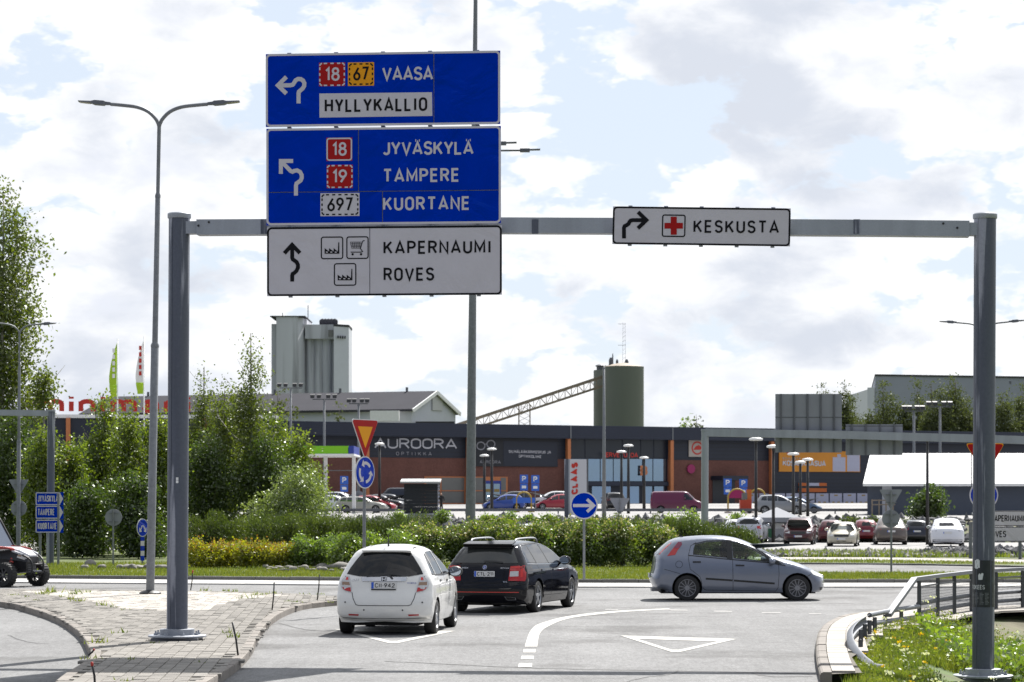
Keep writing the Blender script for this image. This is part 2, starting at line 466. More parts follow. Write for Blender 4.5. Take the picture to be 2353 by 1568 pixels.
# ------------------------------------------------------------------ materials
asphalt = M('asphalt', (.182, .182, .182), .9, var=.15, vs_=.35, fine=.30, fs=45, bump=.6, bs=40, alt=(.118, .117, .116), alt_s=.30, alt_lo=.5, alt_hi=.66, spec=.3)
lot_mat = M('pale_asphalt', (.26, .255, .25), .9, var=.12, vs_=.2, fine=.1, fs=20)
paver_g = M('grey_paver', (.20, .187, .168), .9, var=.15, vs_=1.2, rnd=.16, isl=.16, fine=.1, fs=70, bump=.3, bs=60)
paver_p = M('pale_paver', (.36, .335, .30), .9, var=.10, vs_=1.0, rnd=.07, isl=.07, fine=.08, fs=70)
joint_m = M('joint_sand', (.12, .108, .09), .95, var=.25, vs_=9, alt=(.06, .085, .03), alt_s=3, alt_lo=.6, alt_hi=.7)
kerb_m = M('kerb_concrete', (.20, .18, .16), .85, var=.2, vs_=2.5, rnd=.1, fine=.15, fs=60, bump=.3, bs=35)
kerb_d = M('kerb_granite', (.13, .128, .122), .85, var=.15, vs_=2.5, rnd=.08, fine=.15, fs=60)
soil = M('verge_soil', (.11, .10, .06), .95, var=.3, vs_=1.2, alt=(.07, .11, .025), alt_s=.7, alt_lo=.42, alt_hi=.58)
grass_base = M('turf', (.075, .10, .022), .95, var=.3, vs_=1.3, alt=(.13, .12, .05), alt_s=.8, alt_lo=.55, alt_hi=.7)
gravel = M('gravel_path', (.36, .34, .31), .95, var=.15, vs_=1.5, fine=.2, fs=30)
paint_m = M('road_paint', (.42, .41, .38), .7, var=.06, vs_=2, fine=.12, fs=40, alt=(.30, .29, .28), alt_s=7, alt_lo=.62, alt_hi=.75)
worn_m = M('worn_paint', (.30, .295, .285), .8, var=.2, vs_=3)
apron_m = M('apron_stone', (.45, .44, .42), .9, var=.10, vs_=2)
galv = M('galvanised_steel', (.085, .095, .125), .5, .25, var=.28, vs_=2.6, streak=True, fine=.10, fs=30, alt=(.30, .31, .36), alt_s=4.2, alt_lo=.555, alt_hi=.62)
galv_b = M('galvanised_beam', (.31, .33, .37), .5, .3, alt=(.20,.20,.21), alt_s=2.0, alt_lo=.64, alt_hi=.72, var=.16, vs_=2.2, streak=True, fine=.07, fs=50)
galv_l = M('lamp_pole_steel', (.18, .19, .205), .55, .3, var=.2, vs_=9, fine=.12, fs=40)
galv_d = M('dark_steel', (.12, .125, .14), .5, .4, var=.15, vs_=3)
rail_m = M('rail_steel', (.16, .17, .19), .5, .35, var=.12, vs_=3, fine=.05, fs=60)
post_m = M('rail_post_steel', (.075, .08, .09), .5, .3, var=.15, vs_=4)
alu_back = M('sign_back_aluminium', (.24, .25, .28), .6, .2, var=.08, vs_=2)
black_m = M('black_paint', (.012, .012, .014), .45, var=.2, vs_=4)
white_m = M('white_paint', (.78, .78, .78), .5, var=.06, vs_=3)

def mottle(m, specs):
    """wheel polish, grit and patches: extra value noise on a material, each (x scale, y scale, noise scale, amount)"""
    t = m.node_tree; b = t.nodes['Principled BSDF']; src = b.inputs['Base Color'].links[0].from_socket; geo = N(t, 'ShaderNodeNewGeometry')
    for sx_, sy_, sc, amt in specs:
        mm = N(t, 'ShaderNodeMapping'); t.links.new(geo.outputs['Position'], mm.inputs[0]); mm.inputs['Scale'].default_value = (sx_, sy_, 1)
        n = noise(t, mm.outputs[0], sc, 3, .6); mr = N(t, 'ShaderNodeMapRange'); t.links.new(n.outputs[0], mr.inputs[0]); mr.inputs[1].default_value, mr.inputs[2].default_value = .3, .7; mr.inputs[3].default_value, mr.inputs[4].default_value = 1 - amt, 1 + amt
        cc = N(t, 'ShaderNodeCombineColor')
        for i in range(3): t.links.new(mr.outputs[0], cc.inputs[i])
        src = mix_rgb(t, 1.0, src, cc.outputs[0], 'MULTIPLY')
    t.links.new(src, b.inputs['Base Color'])
mottle(asphalt, [(1, .07, 1.1, .10), (1, .25, 9, .13), (1, .2, 26, .16)])
def sheet(name, pts, mat, kind='structure', parent=None):
    mb = MB(); mb.poly(pts); o = mb.build(name, mat, parent, fix=False)
    if o.data.polygons[0].normal.z < 0: o.data.flip_normals()
    if parent is None and kind: o['kind'] = kind
    return o
def sstep(t):
    t = min(max(t, 0.0), 1.0); return t * t * (3 - 2 * t)
def bank_x(y): return float(np.interp(y, [25, 30, 36.5, 39, 43.5, 46.5, 51, 53, 56], [3.6, 4.0, 4.6, 5.3, 6.0, 7.3, 9.2, 11, 40]))
def ground_z(x, y):
    z = terrain(x, y) - .03
    if y < 56: z -= .52 * sstep((x - bank_x(y)) / 2.2)
    return z
# the ground: one sheet to the horizon, fine near the verge that falls away beside the road
xs = [-3000, -600, -200, -80, -40] + [i for i in range(-30, 0, 6)] + [i * .75 for i in range(0, 27)] + [24, 30, 40, 80, 200, 600, 3000]
ys = [-60, 0, 20] + [24 + i * .75 for i in range(0, 46)] + [62, 75, 103, 112, 120, 130, 138, 150, 170, 172, 176, 180, 200, 232, 250, 268, 330, 400, 600, 900, 1500, 3000, 5200]
mb = MB()
mb.v = [(x, y, ground_z(x, y)) for y in ys for x in xs]
nx = len(xs)
mb.f = [(j * nx + i, j * nx + i + 1, (j + 1) * nx + i + 1, (j + 1) * nx + i) for j in range(len(ys) - 1) for i in range(nx - 1)]
ground = mb.build('ground', soil, fix=False); ground['kind'] = 'structure'

# roadway
kerb_r = [(1884, 1545), (1876, 1510), (1875, 1475), (1883, 1445), (1903, 1426), (1935, 1413), (1985, 1405), (2080, 1398), (2353, 1390), (2700, 1384)]
kr = [G(a, b, .12) for a, b in kerb_r]
kr_s = smooth_line(kr, .5)
road_pts = [(-70, -40, 0), (3.3, -40, 0), (3.7, 26, 0)] + [(p.x, p.y, 0) for p in kr] + [(70, 66, 0), (70, 99, 0), (-70, 99, 0)]
road = sheet('road', road_pts, asphalt)

def strip_sheet(name, x0, x1, y0, y1, mat, lift):
    bp = [y0] + [b for b in (103, 138, 170, 180, 232, 268) if y0 < b < y1] + [y1]
    m = MB(); m.v = [(x, y, terrain(x, y) + lift) for y in bp for x in (x0, x1)]
    m.f = [(2 * i, 2 * i + 1, 2 * i + 3, 2 * i + 2) for i in range(len(bp) - 1)]
    o = m.build(name, mat, fix=False); o['kind'] = 'structure'; return o
strip_sheet('parking_lot', -60, 120, 134, 168, lot_mat, .006)
strip_sheet('upper_parking_lot', -120, 160, 184, 262, lot_mat, .006)
strip_sheet('shop_forecourt', -120, 160, 262.3, 330, lot_mat, .012)

# kerbs of single stones
def kerb(parent, line, zt, zb, wd, length, side=1, mat=None, radius=.02):
    """stones along a 3-D line (outer top edge); side=+1 puts the stone left of the walking direction"""
    acc = [0.0]
    for a, b in zip(line, line[1:]): acc.append(acc[-1] + (b - a).length)
    def pt(s):
        i = min(max(int(np.searchsorted(acc, s)) - 1, 0), len(line) - 2); t = (s - acc[i]) / max(acc[i + 1] - acc[i], 1e-6); return line[i].lerp(line[i + 1], t)
    n = max(1, int(acc[-1] / length)); ln = acc[-1] / n
    for k in range(n):
        a, b = pt(k * ln + .006), pt((k + 1) * ln - .006); m_ = MB(); rows = []
        dz = random.uniform(-.006, .006)
        d = (b - a); d.z = 0; d.normalize(); nrm = Vector((-d.y, d.x, 0)) * side
        for p in (a, b):
            prof = [(0.0, zb), (0.0, zt - radius + dz), (radius * .35, zt - radius * .3 + dz), (radius, zt + dz), (wd, zt + dz), (wd, zb)]
            rows.append([Vector((p.x, p.y, 0)) + nrm * u + Vector((0, 0, z)) for u, z in prof])
        q = len(rows[0]); m_.add(rows[0] + rows[1], [(i, i + 1, q + i + 1, q + i) for i in range(q - 1)] + [tuple(range(q)), tuple(range(q, 2 * q))])
        m_.build('kerb_stone', mat or kerb_m, parent)

# ---- the splitter island with its pavers
isl_far = [(-260, 1349), (0, 1353), (200, 1355), (400, 1357), (600, 1361), (770, 1370), (850, 1384), (872, 1394)]
isl_right = [(872, 1394), (850, 1391), (780, 1379), (700, 1388), (650, 1405), (615, 1430), (592, 1460), (577, 1490), (540, 1526), (465, 1572), (380, 1640)]
isl_left = [(30, 1640), (118, 1572), (152, 1545), (190, 1521), (208, 1503), (203, 1485), (180, 1450), (130, 1418), (60, 1395), (0, 1383), (-260, 1356)]
ZI = .12
lf = smooth_line([G(a, b, ZI) for a, b in isl_far], .6)
lr = smooth_line([G(a, b, ZI) for a, b in isl_right[2:]], .5)
ll = smooth_line([G(a, b, ZI) for a, b in isl_left], .5)
isl_poly = [(p.x, p.y) for p in lf + lr + ll]
island = sheet('traffic_island', [(x, y, .108) for x, y in isl_poly], joint_m)
island['label'] = 'paved traffic island'
kerb(island, lf[::-1], ZI, -.02, .13, 1.0, 1)
kerb(island, lr[::-1], ZI, -.02, .15, .8, 1)
kerb(island, ll[::-1], ZI, -.02, .15, .8, 1)
pale = [(G(a, b, ZI).x, G(a, b, ZI).y) for a, b in [(40, 1359), (200, 1358), (420, 1360), (600, 1364), (660, 1369), (560, 1376), (520, 1385), (470, 1402), (380, 1403), (285, 1398), (235, 1386), (130, 1369)]]
def dist_line(line, x, y):
    a = np.array([(p.x, p.y) for p in line]); return np.min(np.hypot(a[:, None, 0] - x, a[:, None, 1] - y), axis=0)
pw, plen = .172, .285
ang = R(3.5); ca, sa = math.cos(ang), math.sin(ang)
gx, gy = np.meshgrid(np.arange(-70, 70), np.arange(-10, 140))
lx = gx * pw; ly = gy * plen + (gx % 2) * plen / 2 + 28
wx = (-4.5 + ca * lx - sa * (ly - 40)).ravel(); wy = (40 + sa * lx + ca * (ly - 40)).ravel()
ok = inside_np(isl_poly, wx, wy) & (wx > -16) & (wy > 29.5)
wx, wy = wx[ok], wy[ok]
dl = np.minimum(dist_line(lr, wx, wy), np.minimum(dist_line(ll, wx, wy), dist_line(lf, wx, wy)))
ok = dl > .215
wx, wy = wx[ok], wy[ok]
order = np.argsort(wy)
pal = inside_np(pale, wx, wy)
def paver_geom(cx, cy, dz=0.0, tilt=(0, 0)):
    hw, hl, zt = pw / 2 - .005, plen / 2 - .005, .124 + dz; b_ = .006
    v = []
    for (sx, sy) in ((-1, -1), (1, -1), (1, 1), (-1, 1)): v.append((sx * hw, sy * hl, .085))
    for (sx, sy) in ((-1, -1), (1, -1), (1, 1), (-1, 1)): v.append((sx * hw, sy * hl, zt - b_))
    for (sx, sy) in ((-1, -1), (1, -1), (1, 1), (-1, 1)): v.append((sx * (hw - b_), sy * (hl - b_), zt + sx * tilt[0] + sy * tilt[1]))
    v = [(cx + ca * x - sa * y, cy + sa * x + ca * y, z) for x, y, z in v]
    f = [(8, 9, 10, 11)] + [(4 + i, 4 + (i + 1) % 4, 8 + (i + 1) % 4, 8 + i) for i in range(4)] + [(i, (i + 1) % 4, 4 + (i + 1) % 4, 4 + i) for i in range(4)]
    return v, f
near = [i for i in order if 31.6 < wy[i] and -7.6 < wx[i]][:290]
near_set = set(int(i) for i in near)
mb = MB(); mb.add(*paver_geom(0, 0)); pv0 = mb.build('paver', paver_g, island, fix=False)
for k, i in enumerate(near):
    o = pv0 if k == 0 else pv0.copy()
    if k: C.objects.link(o)
    o.location = (float(wx[i]), float(wy[i]), random.uniform(-.003, .003)); o.rotation_euler = (random.uniform(-.008, .008), random.uniform(-.012, .012), random.uniform(-.01, .01))
for nm, mat_, sel in (('paver_field', paver_g, ~pal), ('pale_paver_field', paver_p, pal)):
    m_ = MB()
    for i in np.nonzero(sel)[0]:
        if int(i) in near_set: continue
        m_.add(*paver_geom(float(wx[i]), float(wy[i]), random.uniform(-.003, .003), (random.uniform(-.002, .002), random.uniform(-.003, .003))))
    o = m_.build(nm, mat_, island, fix=False); o['kind'] = 'stuff'

# ---- pavement on the outer corner
ped_in = [(4.45, 33.2), (4.75, 36.5), (5.3, 39), (6.1, 43.5), (7.5, 46.6), (9.4, 51.0), (11.5, 52.4), (16, 53.2)]
kr_in = [p for p in kr_s if p.x < 16]
ped_poly = [(p.x, p.y) for p in kr_in] + [(x, y) for x, y in ped_in[::-1]]
corner = sheet('pavement', [(x, y, .09) for x, y in ped_poly], joint_m)
kerb(corner, kr_in[::-1], .12, -.02, .15, .8, 1, kerb_m, .045)
m_ = MB(); base_n = 0
acc_len = 0
for k in range(len(kr_in) - 1):          # flagstones laid in courses that follow the kerb
    a, b = kr_in[k], kr_in[k + 1]; d = (b - a); d.z = 0; ln = d.length; d.normalize(); nr = Vector((d.y, -d.x, 0))
    for c_ in range(9):
        o0, o1 = .16 + c_ * .30, .16 + (c_ + 1) * .30 - .008; n_ = max(1, int(ln / .28))
        for j in range(n_):
            p0 = a.lerp(b, (j + .01) / n_); p1 = a.lerp(b, (j + .99) / n_); z = .118 + random.uniform(-.002, .002)
            q = [p0 + nr * o0, p1 + nr * o0, p1 + nr * o1, p0 + nr * o1]; cx = sum(v.x for v in q) / 4; cy = sum(v.y for v in q) / 4
            if not inside(ped_poly, cx, cy): continue
            mb = MB(); mb.prism([Vector((v.x, v.y, .085)) for v in q], (0, 0, z - .085))
            if base_n < 200: mb.build('flagstone', paver_p, corner)
            else: m_.add(mb.v, mb.f)
            base_n += 1
if m_.v: m_.build('flagstone_field', paver_p, corner)['kind'] = 'stuff'

# ---- roundabout: pale apron, kerb, turf
front = [(-300, 1319), (110, 1322.5), (770, 1327), (1340, 1331.5), (1900, 1331.5), (2353, 1331), (2700, 1329)]
fl = smooth_line([G(a, b, .13) for a, b in front], 1.0)
back_r = [G(2700, 1315, .13), G(2353, 1316.5, .13), G(1850, 1315, .13), G(1760, 1300, .13)]
rb_poly = [(p.x, p.y) for p in fl] + [(p.x, p.y) for p in back_r] + [(10, 112), (-45, 118), (-45, 74)]
turf = sheet('roundabout_turf', [(x, y, .115) for x, y in rb_poly], grass_base)
kerb(turf, fl, .135, -.02, .14, 1.0, 1, kerb_d, .02)
kerb(turf, smooth_line(back_r[:3], 1.0), .135, -.02, .14, 1.0, 1, kerb_d, .02)
ap_out = [Vector((p.x, p.y - 3.1, 0)) for p in fl]
apron = sheet('roundabout_apron', [(p.x, p.y - .005, .035) for p in fl] + [(p.x, p.y, .035) for p in ap_out[::-1]], apron_m)
kerb(apron, ap_out, .036, -.02, .10, 1.0, 1, apron_m, .01)

# ---- beyond: side road verge, path, rough bank
def px_sheet(name, pts, mat, z):
    return sheet(name, [G(a, b, z) for a, b in pts], mat)
px_sheet('verge', [(1500, 1294), (2000, 1294), (2353, 1300.5), (2800, 1306), (2800, 1298), (2353, 1293.5), (2000, 1287), (1500, 1286)], grass_base, .05)
px_sheet('footpath', [(1500, 1285.5), (2000, 1286.5), (2353, 1293), (2800, 1297.5), (2800, 1292), (2353, 1286.5), (2000, 1281), (1500, 1280)], gravel, .03)
kerb(bpy.data.objects['verge'], smooth_line([G(a, b, .06) for a, b in [(1500, 1294), (2000, 1294), (2353, 1300.5), (2800, 1306)]], 2.0), .06, -.05, .14, 1.0, 1, kerb_d)

# ---- markings
def c2(x, y): return (1176.6 + .3301 * x, 1378.8 + .3301 * y)
def marking(name, pts, z=.006):
    o = sheet(name, [G(a, b, z) for a, b in pts], paint_m); return o
ledge = [(88, 325), (105, 270), (120, 230), (140, 200), (170, 175), (240, 150), (330, 125), (480, 100), (700, 78), (900, 68), (1095, 59)]
redge = [(175, 325), (182, 275), (190, 240), (210, 212), (240, 190), (320, 152), (430, 122), (560, 105), (740, 86), (900, 76), (1095, 65)]
a_ = smooth_line([G(*c2(*p), .006) for p in ledge], .4); b_ = smooth_line([G(*c2(*p), .006) for p in redge], .4)
k = min(len(a_), len(b_)); a_ = [a_[int(i * (len(a_) - 1) / (k - 1))] for i in range(k)]; b_ = [b_[int(i * (len(b_) - 1) / (k - 1))] for i in range(k)]
mb = MB(); mb.v = [tuple(p) for p in a_ + b_]; mb.f = [(i, k + i, k + i + 1, i + 1) for i in range(k - 1)]
ln = mb.build('lane_marking', paint_m, fix=False); ln['kind'] = 'structure'
for q in ([(78, 366), (162, 366), (164, 343), (80, 343)], [(62, 413), (150, 413), (152, 389), (66, 389)], [(42, 467), (138, 467), (140, 440), (48, 440)],
          [(650, 70), (740, 72), (738, 67), (645, 66)], [(1110, 74), (1228, 75), (1215, 69), (1085, 66)], [(1410, 82), (1535, 83), (1525, 77), (1402, 75)], [(1742, 91), (1875, 92), (1865, 87), (1735, 85)], [(2070, 98), (2160, 98), (2150, 94), (2060, 93)]):
    o_ = marking('lane_marking', [c2(*p) for p in q])
    if q[0][1] < 200: o_.data.materials[0] = worn_m
def yield_mark(pts_out, pts_in):
    o_ = [G(a, b, .006) for a, b in pts_out]; i_ = [G(a, b, .006) for a, b in pts_in]; k = len(o_)
    mb = MB(); mb.v = [tuple(p) for p in o_ + i_]; mb.f = [(i, (i + 1) % k, k + (i + 1) % k, k + i) for i in range(k)]
    o = mb.build('yield_marking', paint_m, fix=False); o['kind'] = 'structure'
    if o.data.polygons[0].normal.z < 0: o.data.flip_normals()
yield_mark([c2(*p) for p in [(755, 248), (1110, 362), (1170, 362), (1562, 272)]], [c2(*p) for p in [(868, 270), (1112, 347), (1165, 347), (1432, 289)]])
yield_mark([(768, 1446), (893, 1478), (914, 1478), (1046, 1450)], [(808, 1451), (896, 1473), (912, 1473), (1003, 1454)])

# tar seams and cracks
tar = M('tar_seam', (.07, .07, .07), .8, var=.2)
def crack(pts, t, z=.004):
    class Fl:
        def at(self, u, v, off=0): return Vector((u, v, z + off * .2))
    q = smooth_line([Vector((G(a, b).x, G(a, b).y)) for a, b in pts], .3); q = [Vector((v.x + random.uniform(-.02, .02), v.y + random.uniform(-.06, .06))) for v in q]
    mb = MB(); stroke(mb, Fl(), q, t, 0); o = mb.build('road_seam', tar, fix=False); o['kind'] = 'structure'
    if o.data.polygons[0].normal.z < 0: o.data.flip_normals()
crack([(880, 1520), (1180, 1534), (1400, 1540), (1700, 1545), (1880, 1551)], .05)
crack([(1440, 1568), (1470, 1560), (1540, 1550), (1560, 1542)], .03)
crack([(640, 1432), (700, 1447), (760, 1452)], .04); crack([(20, 1460), (60, 1475), (110, 1480)], .03)
crack([(1730, 1548), (1780, 1556), (1870, 1556)], .06)
# ------------------------------------------------------------------ sign gantry over the road
blue_s = M('sign_blue', (.0, .022, .36), .30, var=.10, vs_=2.2, bump=.0, spec=.5)
blue_s.node_tree.nodes['Principled BSDF'].inputs['Specular Tint'].default_value = (0, .22, 1, 1)
white_s = M('sign_white', (.52, .50, .54), .45, var=.04, vs_=2.5, spec=.3)
black_s = M('sign_black', (.005, .005, .007), .5, spec=.15)
red_s = M('sign_red', (.34, .004, .004), .5, var=.06, spec=.2)
yellow_s = M('sign_yellow', (.72, .30, .006), .5, var=.05, spec=.2)
seam_m = M('panel_seam', (.30, .31, .34), .6, .2)
for mm_ in (blue_s, white_s):                       # the sheeting is not flat: soft buckles catch the sky
    t = mm_.node_tree; b = t.nodes['Principled BSDF']; geo = N(t, 'ShaderNodeNewGeometry')
    n1 = noise(t, geo.outputs['Position'], 1.5, 3, .5, 1.2); bp = N(t, 'ShaderNodeBump'); bp.inputs['Strength'].default_value = .9 if mm_ is blue_s else .3; bp.inputs['Distance'].default_value = .12
    t.links.new(n1.outputs[0], bp.inputs['Height']); t.links.new(bp.outputs[0], b.inputs['Normal'])
GA = R(4.8)
gd = Vector((math.cos(GA), -math.sin(GA), 0))
gl = G(407, 1471, .12)                                # foot of the left post
gn = Vector((-math.sin(GA), -math.cos(GA), 0))        # towards the camera
beam_f = Frame(gl, gd, (0, 0, 1))
face_o = gl + gn * .27
gantry = thing('sign_gantry', 'galvanised steel gantry with two round posts carrying the big direction signs over the road', 'sign gantry', gl)
def pole_part(top, bot, r, name='post'):
    mb = MB(); mb.lathe([(r, 0), (r, (top - bot).length)], 28, bot, top - bot); return mb.build(name, galv, gantry, smooth=40, world=True)
lt = beam_f.hit(412, 498); post_l = pole_part(lt, gl + Vector((0, 0, .05)), .163)
rb = beam_f.hit(2259, 1563); rt = beam_f.hit(2263.5, 499); post_r = pole_part(rt, rb, .165)
for ft_, tp_, par in ((gl, lt, post_l), (rb, rt, post_r)):
    mb = MB(); a_ = R(-34 if par is post_l else -48); o_ = Vector((math.sin(a_) * .1655, -math.cos(a_) * .1655, 0)); mb.tube([ft_ + o_ + Vector((0, 0, .2)), tp_ + o_], .006, 6); mb.build('weld_seam', galv, par, world=True)
for pt_, par in ((lt, post_l), (rt, post_r)):
    mb = MB(); mb.lathe([(.175, -.03), (.182, -.02), (.182, .04), (.165, .055)], 28, pt_); mb.build('post_cap', galv_b, par, smooth=40, world=True)
for ft, par in ((gl, post_l), (rb, post_r)):
    mb = MB(); mb.box(ft.x - .36, ft.x + .36, ft.y - .36, ft.y + .36, ft.z - .01, ft.z + .045); mb.build('grout_pad', galv_d, par, world=True)
    mb = MB(); mb.lathe([(.45, .05), (.45, .075), (.44, .08)], 26, ft); mb.lathe([(.27, .08), (.27, .17), (.18, .175)], 20, ft); mb.build('base_plate', galv_b, par, smooth=40, world=True)
    for k in range(8):
        a = R(22 + 45 * k); p = ft + Vector((math.cos(a) * .34, math.sin(a) * .34, .08)); mb = MB(); mb.lathe([(.03, 0), (.03, .035), (.014, .036), (.014, .07)], 6, p); mb.build('bolt', galv_b, par, world=True)
# cambered box beam
bpx = [(455, 524), (612, 523.2), (900, 521.5), (1155, 519.5), (1405, 520.5), (1620, 522), (1817, 524), (2040, 525.5), (2226, 527.5)]
bc = [beam_f.hit(*p) for p in bpx]
def sweep_box(mb, pts, hw, hh, o0=0):
    vs_ = []
    for p in pts:
        for i, j in ((-1, -1), (1, -1), (1, 1), (-1, 1)): vs_.append(p + gn * (i * hw) + Vector((0, 0, j * hh)))
    n = len(pts); fs_ = [(0, 1, 2, 3), tuple(4 * (n - 1) + i for i in (3, 2, 1, 0))]
    for k in range(n - 1):
        for i in range(4): fs_.append((4 * k + i, 4 * k + (i + 1) % 4, 4 * k + 4 + (i + 1) % 4, 4 * k + 4 + i))
    mb.add(vs_, fs_)
mb = MB(); sweep_box(mb, bc, .13, .118); beam = mb.build('beam', galv_b, gantry, world=True)
mb = MB(); sweep_box(mb, [beam_f.hit(428, 524.5), beam_f.hit(458, 524)], .105, .095); mb.build('beam_stub', galv_b, gantry, world=True)
mb = MB(); sweep_box(mb, [beam_f.hit(2222, 527.5), beam_f.hit(2246, 528)], .105, .095); mb.build('beam_stub', galv_b, gantry, world=True)
for px_ in (610, 1231, 1968):
    c_ = beam_f.hit(px_, 523); mb = MB(); mb.bar(c_ + gn * .131 + Vector((0, 0, -.11)), c_ + gn * .131 + Vector((0, 0, .11)), .10, .012, gn); mb.build('splice_plate', galv, beam, world=True)
for px_, py_ in ((460, 521), (484, 513), (2198, 526), (2166, 516)):
    c_ = beam_f.hit(px_, py_) + gn * .129; mb = MB(); mb.lathe([(.018, 0), (.018, .012)], 8, c_, gn); mb.build('bolt', black_m, beam, world=True)

def c1(x, y): return (597.5 + .2711 * x, 103.4 + .2711 * y)
def cw(x, y): return (597.5 + .24415 * x, 494.1 + .24415 * y)
def ck(x, y): return (1378.8 + .1953 * x, 448.1 + .1953 * y)
class Sign:
    def __init__(s, name, label, cv, tl, tr, bl, mat, border, base=None, d=None):
        s.cv = cv; s.f = Frame.px(cv(*tl), cv(*tr), base if base is not None else face_o, d or gd); s.W = s.f.uv(*cv(*tr))[0]; s.Hh = -s.f.uv(*cv(*bl))[1]
        s.root = thing(name, label, 'direction sign', s.f.at(s.W / 2, -s.Hh)); s.bm = border
        s.k = s.W / (tr[0] - tl[0]); s.mat = mat
    def uv(s, x, y): return s.f.uv(*s.cv(x, y))
    def boards(s, cells):
        for u0, u1, v0, v1 in cells:
            g_ = .007; mb = MB(); s.f.box(mb, u0 + g_, u1 - g_, v0 + g_, v1 - g_, -.021, 0); mb.build('panel_board', s.mat, s.root, world=True)
    def stiff(s):
        mb = MB(); s.f.box(mb, .02, s.W - .02, -s.Hh + .02, -.02, -.034, -.022); mb.build('backing_sheet', seam_m, s.root, world=True)
        for k in range(5):
            u = s.W * (k + .5) / 5; mb = MB(); s.f.box(mb, u - .03, u + .03, -s.Hh - .012, .014, -.085, -.035); mb.build('stiffener', galv_b, s.root, world=True)
    def border(s, t=.033, inset=.006, r=.075):
        mb = MB(); s.f.ring(mb, inset, s.W - inset, -s.Hh + inset, -inset, t, .0025, r); mb.build('border', s.bm, s.root, world=True, fix=False)
    def text(s, word, bl, br, cap, mat, wt=.155, parent=None, off=.004, gap=.34):
        mb = MB(); write(mb, s.f, word, s.uv(*bl), s.uv(*br), cap * s.k, wt, off, gap); return mb.build('lettering', mat, parent or s.root, world=True, fix=False)
    def line(s, segs, t, mat, name='arrow', parent=None, off=.004):
        mb = MB()
        for i, pl in enumerate(segs): stroke(mb, s.f, [s.uv(*p) for p in pl], t * s.k, off + i * .0005)
        return mb.build(name, mat, parent or s.root, world=True, fix=False)
    def fill(s, pts, mat, name, parent=None, off=.0025):
        mb = MB(); mb.poly([s.f.at(*s.uv(*p), off) for p in pts]); return mb.build(name, mat, parent or s.root, world=True, fix=False)
    def badge(s, x0, y0, x1, y1, num, bl, br, fillm, ink, dashed):
        u0, v1 = s.uv(x0, y0); u1, v0 = s.uv(x1, y1); mb = MB(); s.f.rect(mb, u0, u1, v0, v1, .0025); bd = mb.build('route_badge', fillm, s.root, world=True, fix=False)
        t = 12 * s.k; e = 8 * s.k if ink is black_s else 1 * s.k; mb = MB(); r = 26 * s.k
        if not dashed: s.f.ring(mb, u0 + e, u1 - e, v0 + e, v1 - e, t, .0042, r); mb.build('badge_border', ink, bd, world=True, fix=False)
        else:
            U0, U1, V0, V1 = u0 + e, u1 - e, v0 + e, v1 - e
            for cx, cy, a0 in ((U1 - r, V1 - r, 0), (U0 + r, V1 - r, 90), (U0 + r, V0 + r, 180), (U1 - r, V0 + r, 270)):
                mb = MB(); stroke(mb, s.f, arc(cx, cy, r - t / 2, r - t / 2, a0, a0 + 90, 5), t, .0042); mb.build('badge_corner', ink, bd, world=True, fix=False)
            nh = max(3, round((U1 - U0 - 2 * r) / (52 * s.k)));  nv = 3
            for n_, hor in ((nh, True), (nv, False)):
                L0, L1 = (U0 + r, U1 - r) if hor else (V0 + r, V1 - r); st = (L1 - L0) / n_
                for k in range(n_):
                    a = L0 + st * (k + .25); b_ = L0 + st * (k + .75)
                    for q in ((V0 + t / 2, V1 - t / 2) if hor else (U0 + t / 2, U1 - t / 2)):
                        mb = MB(); stroke(mb, s.f, [(a, q), (b_, q)] if hor else [(q, a), (q, b_)], t, .0046); mb.build('badge_dash', ink, bd, world=True, fix=False)
        s.text(num, bl, br, 116, ink, .15, bd, .0044, .3)

s1 = Sign('direction_sign', 'blue overhead panel reading VAASA and HYLLYKALLIO, topmost on the gantry', c1, (45, 75), (2040, 45), (50, 700), blue_s, white_s)
us = s1.uv(1473, 300)[0]
s1.boards([(0, us, -s1.Hh, 0), (us, s1.W, -s1.Hh, 0)]); s1.border(); s1.stiff()
s1.line([[(327, 497), (327, 412), (331, 396), (345, 385), (362, 370), (374, 350), (376, 325), (365, 303), (345, 291), (322, 290), (302, 301), (290, 322), (278, 338), (258, 343), (165, 344)], [(224, 272), (152, 344), (224, 414)]], 35, white_s)
s1.badge(500, 152, 722, 349, '18', (553, 308), (676, 306), red_s, white_s, True)
s1.badge(745, 150, 967, 346, '67', (790, 304), (922, 301), yellow_s, black_s, True)
s1.text('VAASA', (1035, 305), (1468, 300), 116, white_s, .165, gap=.22)
s1.fill([(504, 617), (1461, 603), (1458, 402), (503, 413)], white_s, 'place_plate')
s1.text('HYLLYKALLIO', (548, 573), (1418, 561), 116, black_s, .165, off=.0045)
s2 = Sign('direction_sign', 'blue overhead panel reading JYV\u00c4SKYL\u00c4, TAMPERE and KUORTANE', c1, (50, 708), (2045, 683), (57, 1534), blue_s, white_s)
ua, ub = s2.uv(834, 1000)[0], s2.uv(1038, 1400)[0]; vm = s2.uv(834, 1243)[1]
s2.boards([(0, ua, vm, 0), (ua, s2.W, vm, 0), (0, ub, -s2.Hh, vm), (ub, s2.W, -s2.Hh, vm)]); s2.border(); s2.stiff()
s2.line([[(305, 1278), (305, 1192), (310, 1175), (326, 1164), (345, 1150), (354, 1128), (353, 1103), (340, 1078), (316, 1065), (292, 1068), (275, 1076), (258, 1068), (190, 998)], [(281, 985), (177, 985), (177, 1094)]], 34, white_s)
s2.badge(562, 788, 782, 983, '18', (613, 943), (736, 941), red_s, white_s, False)
s2.badge(565, 1018, 787, 1214, '19', (615, 1174), (738, 1172), red_s, white_s, True)
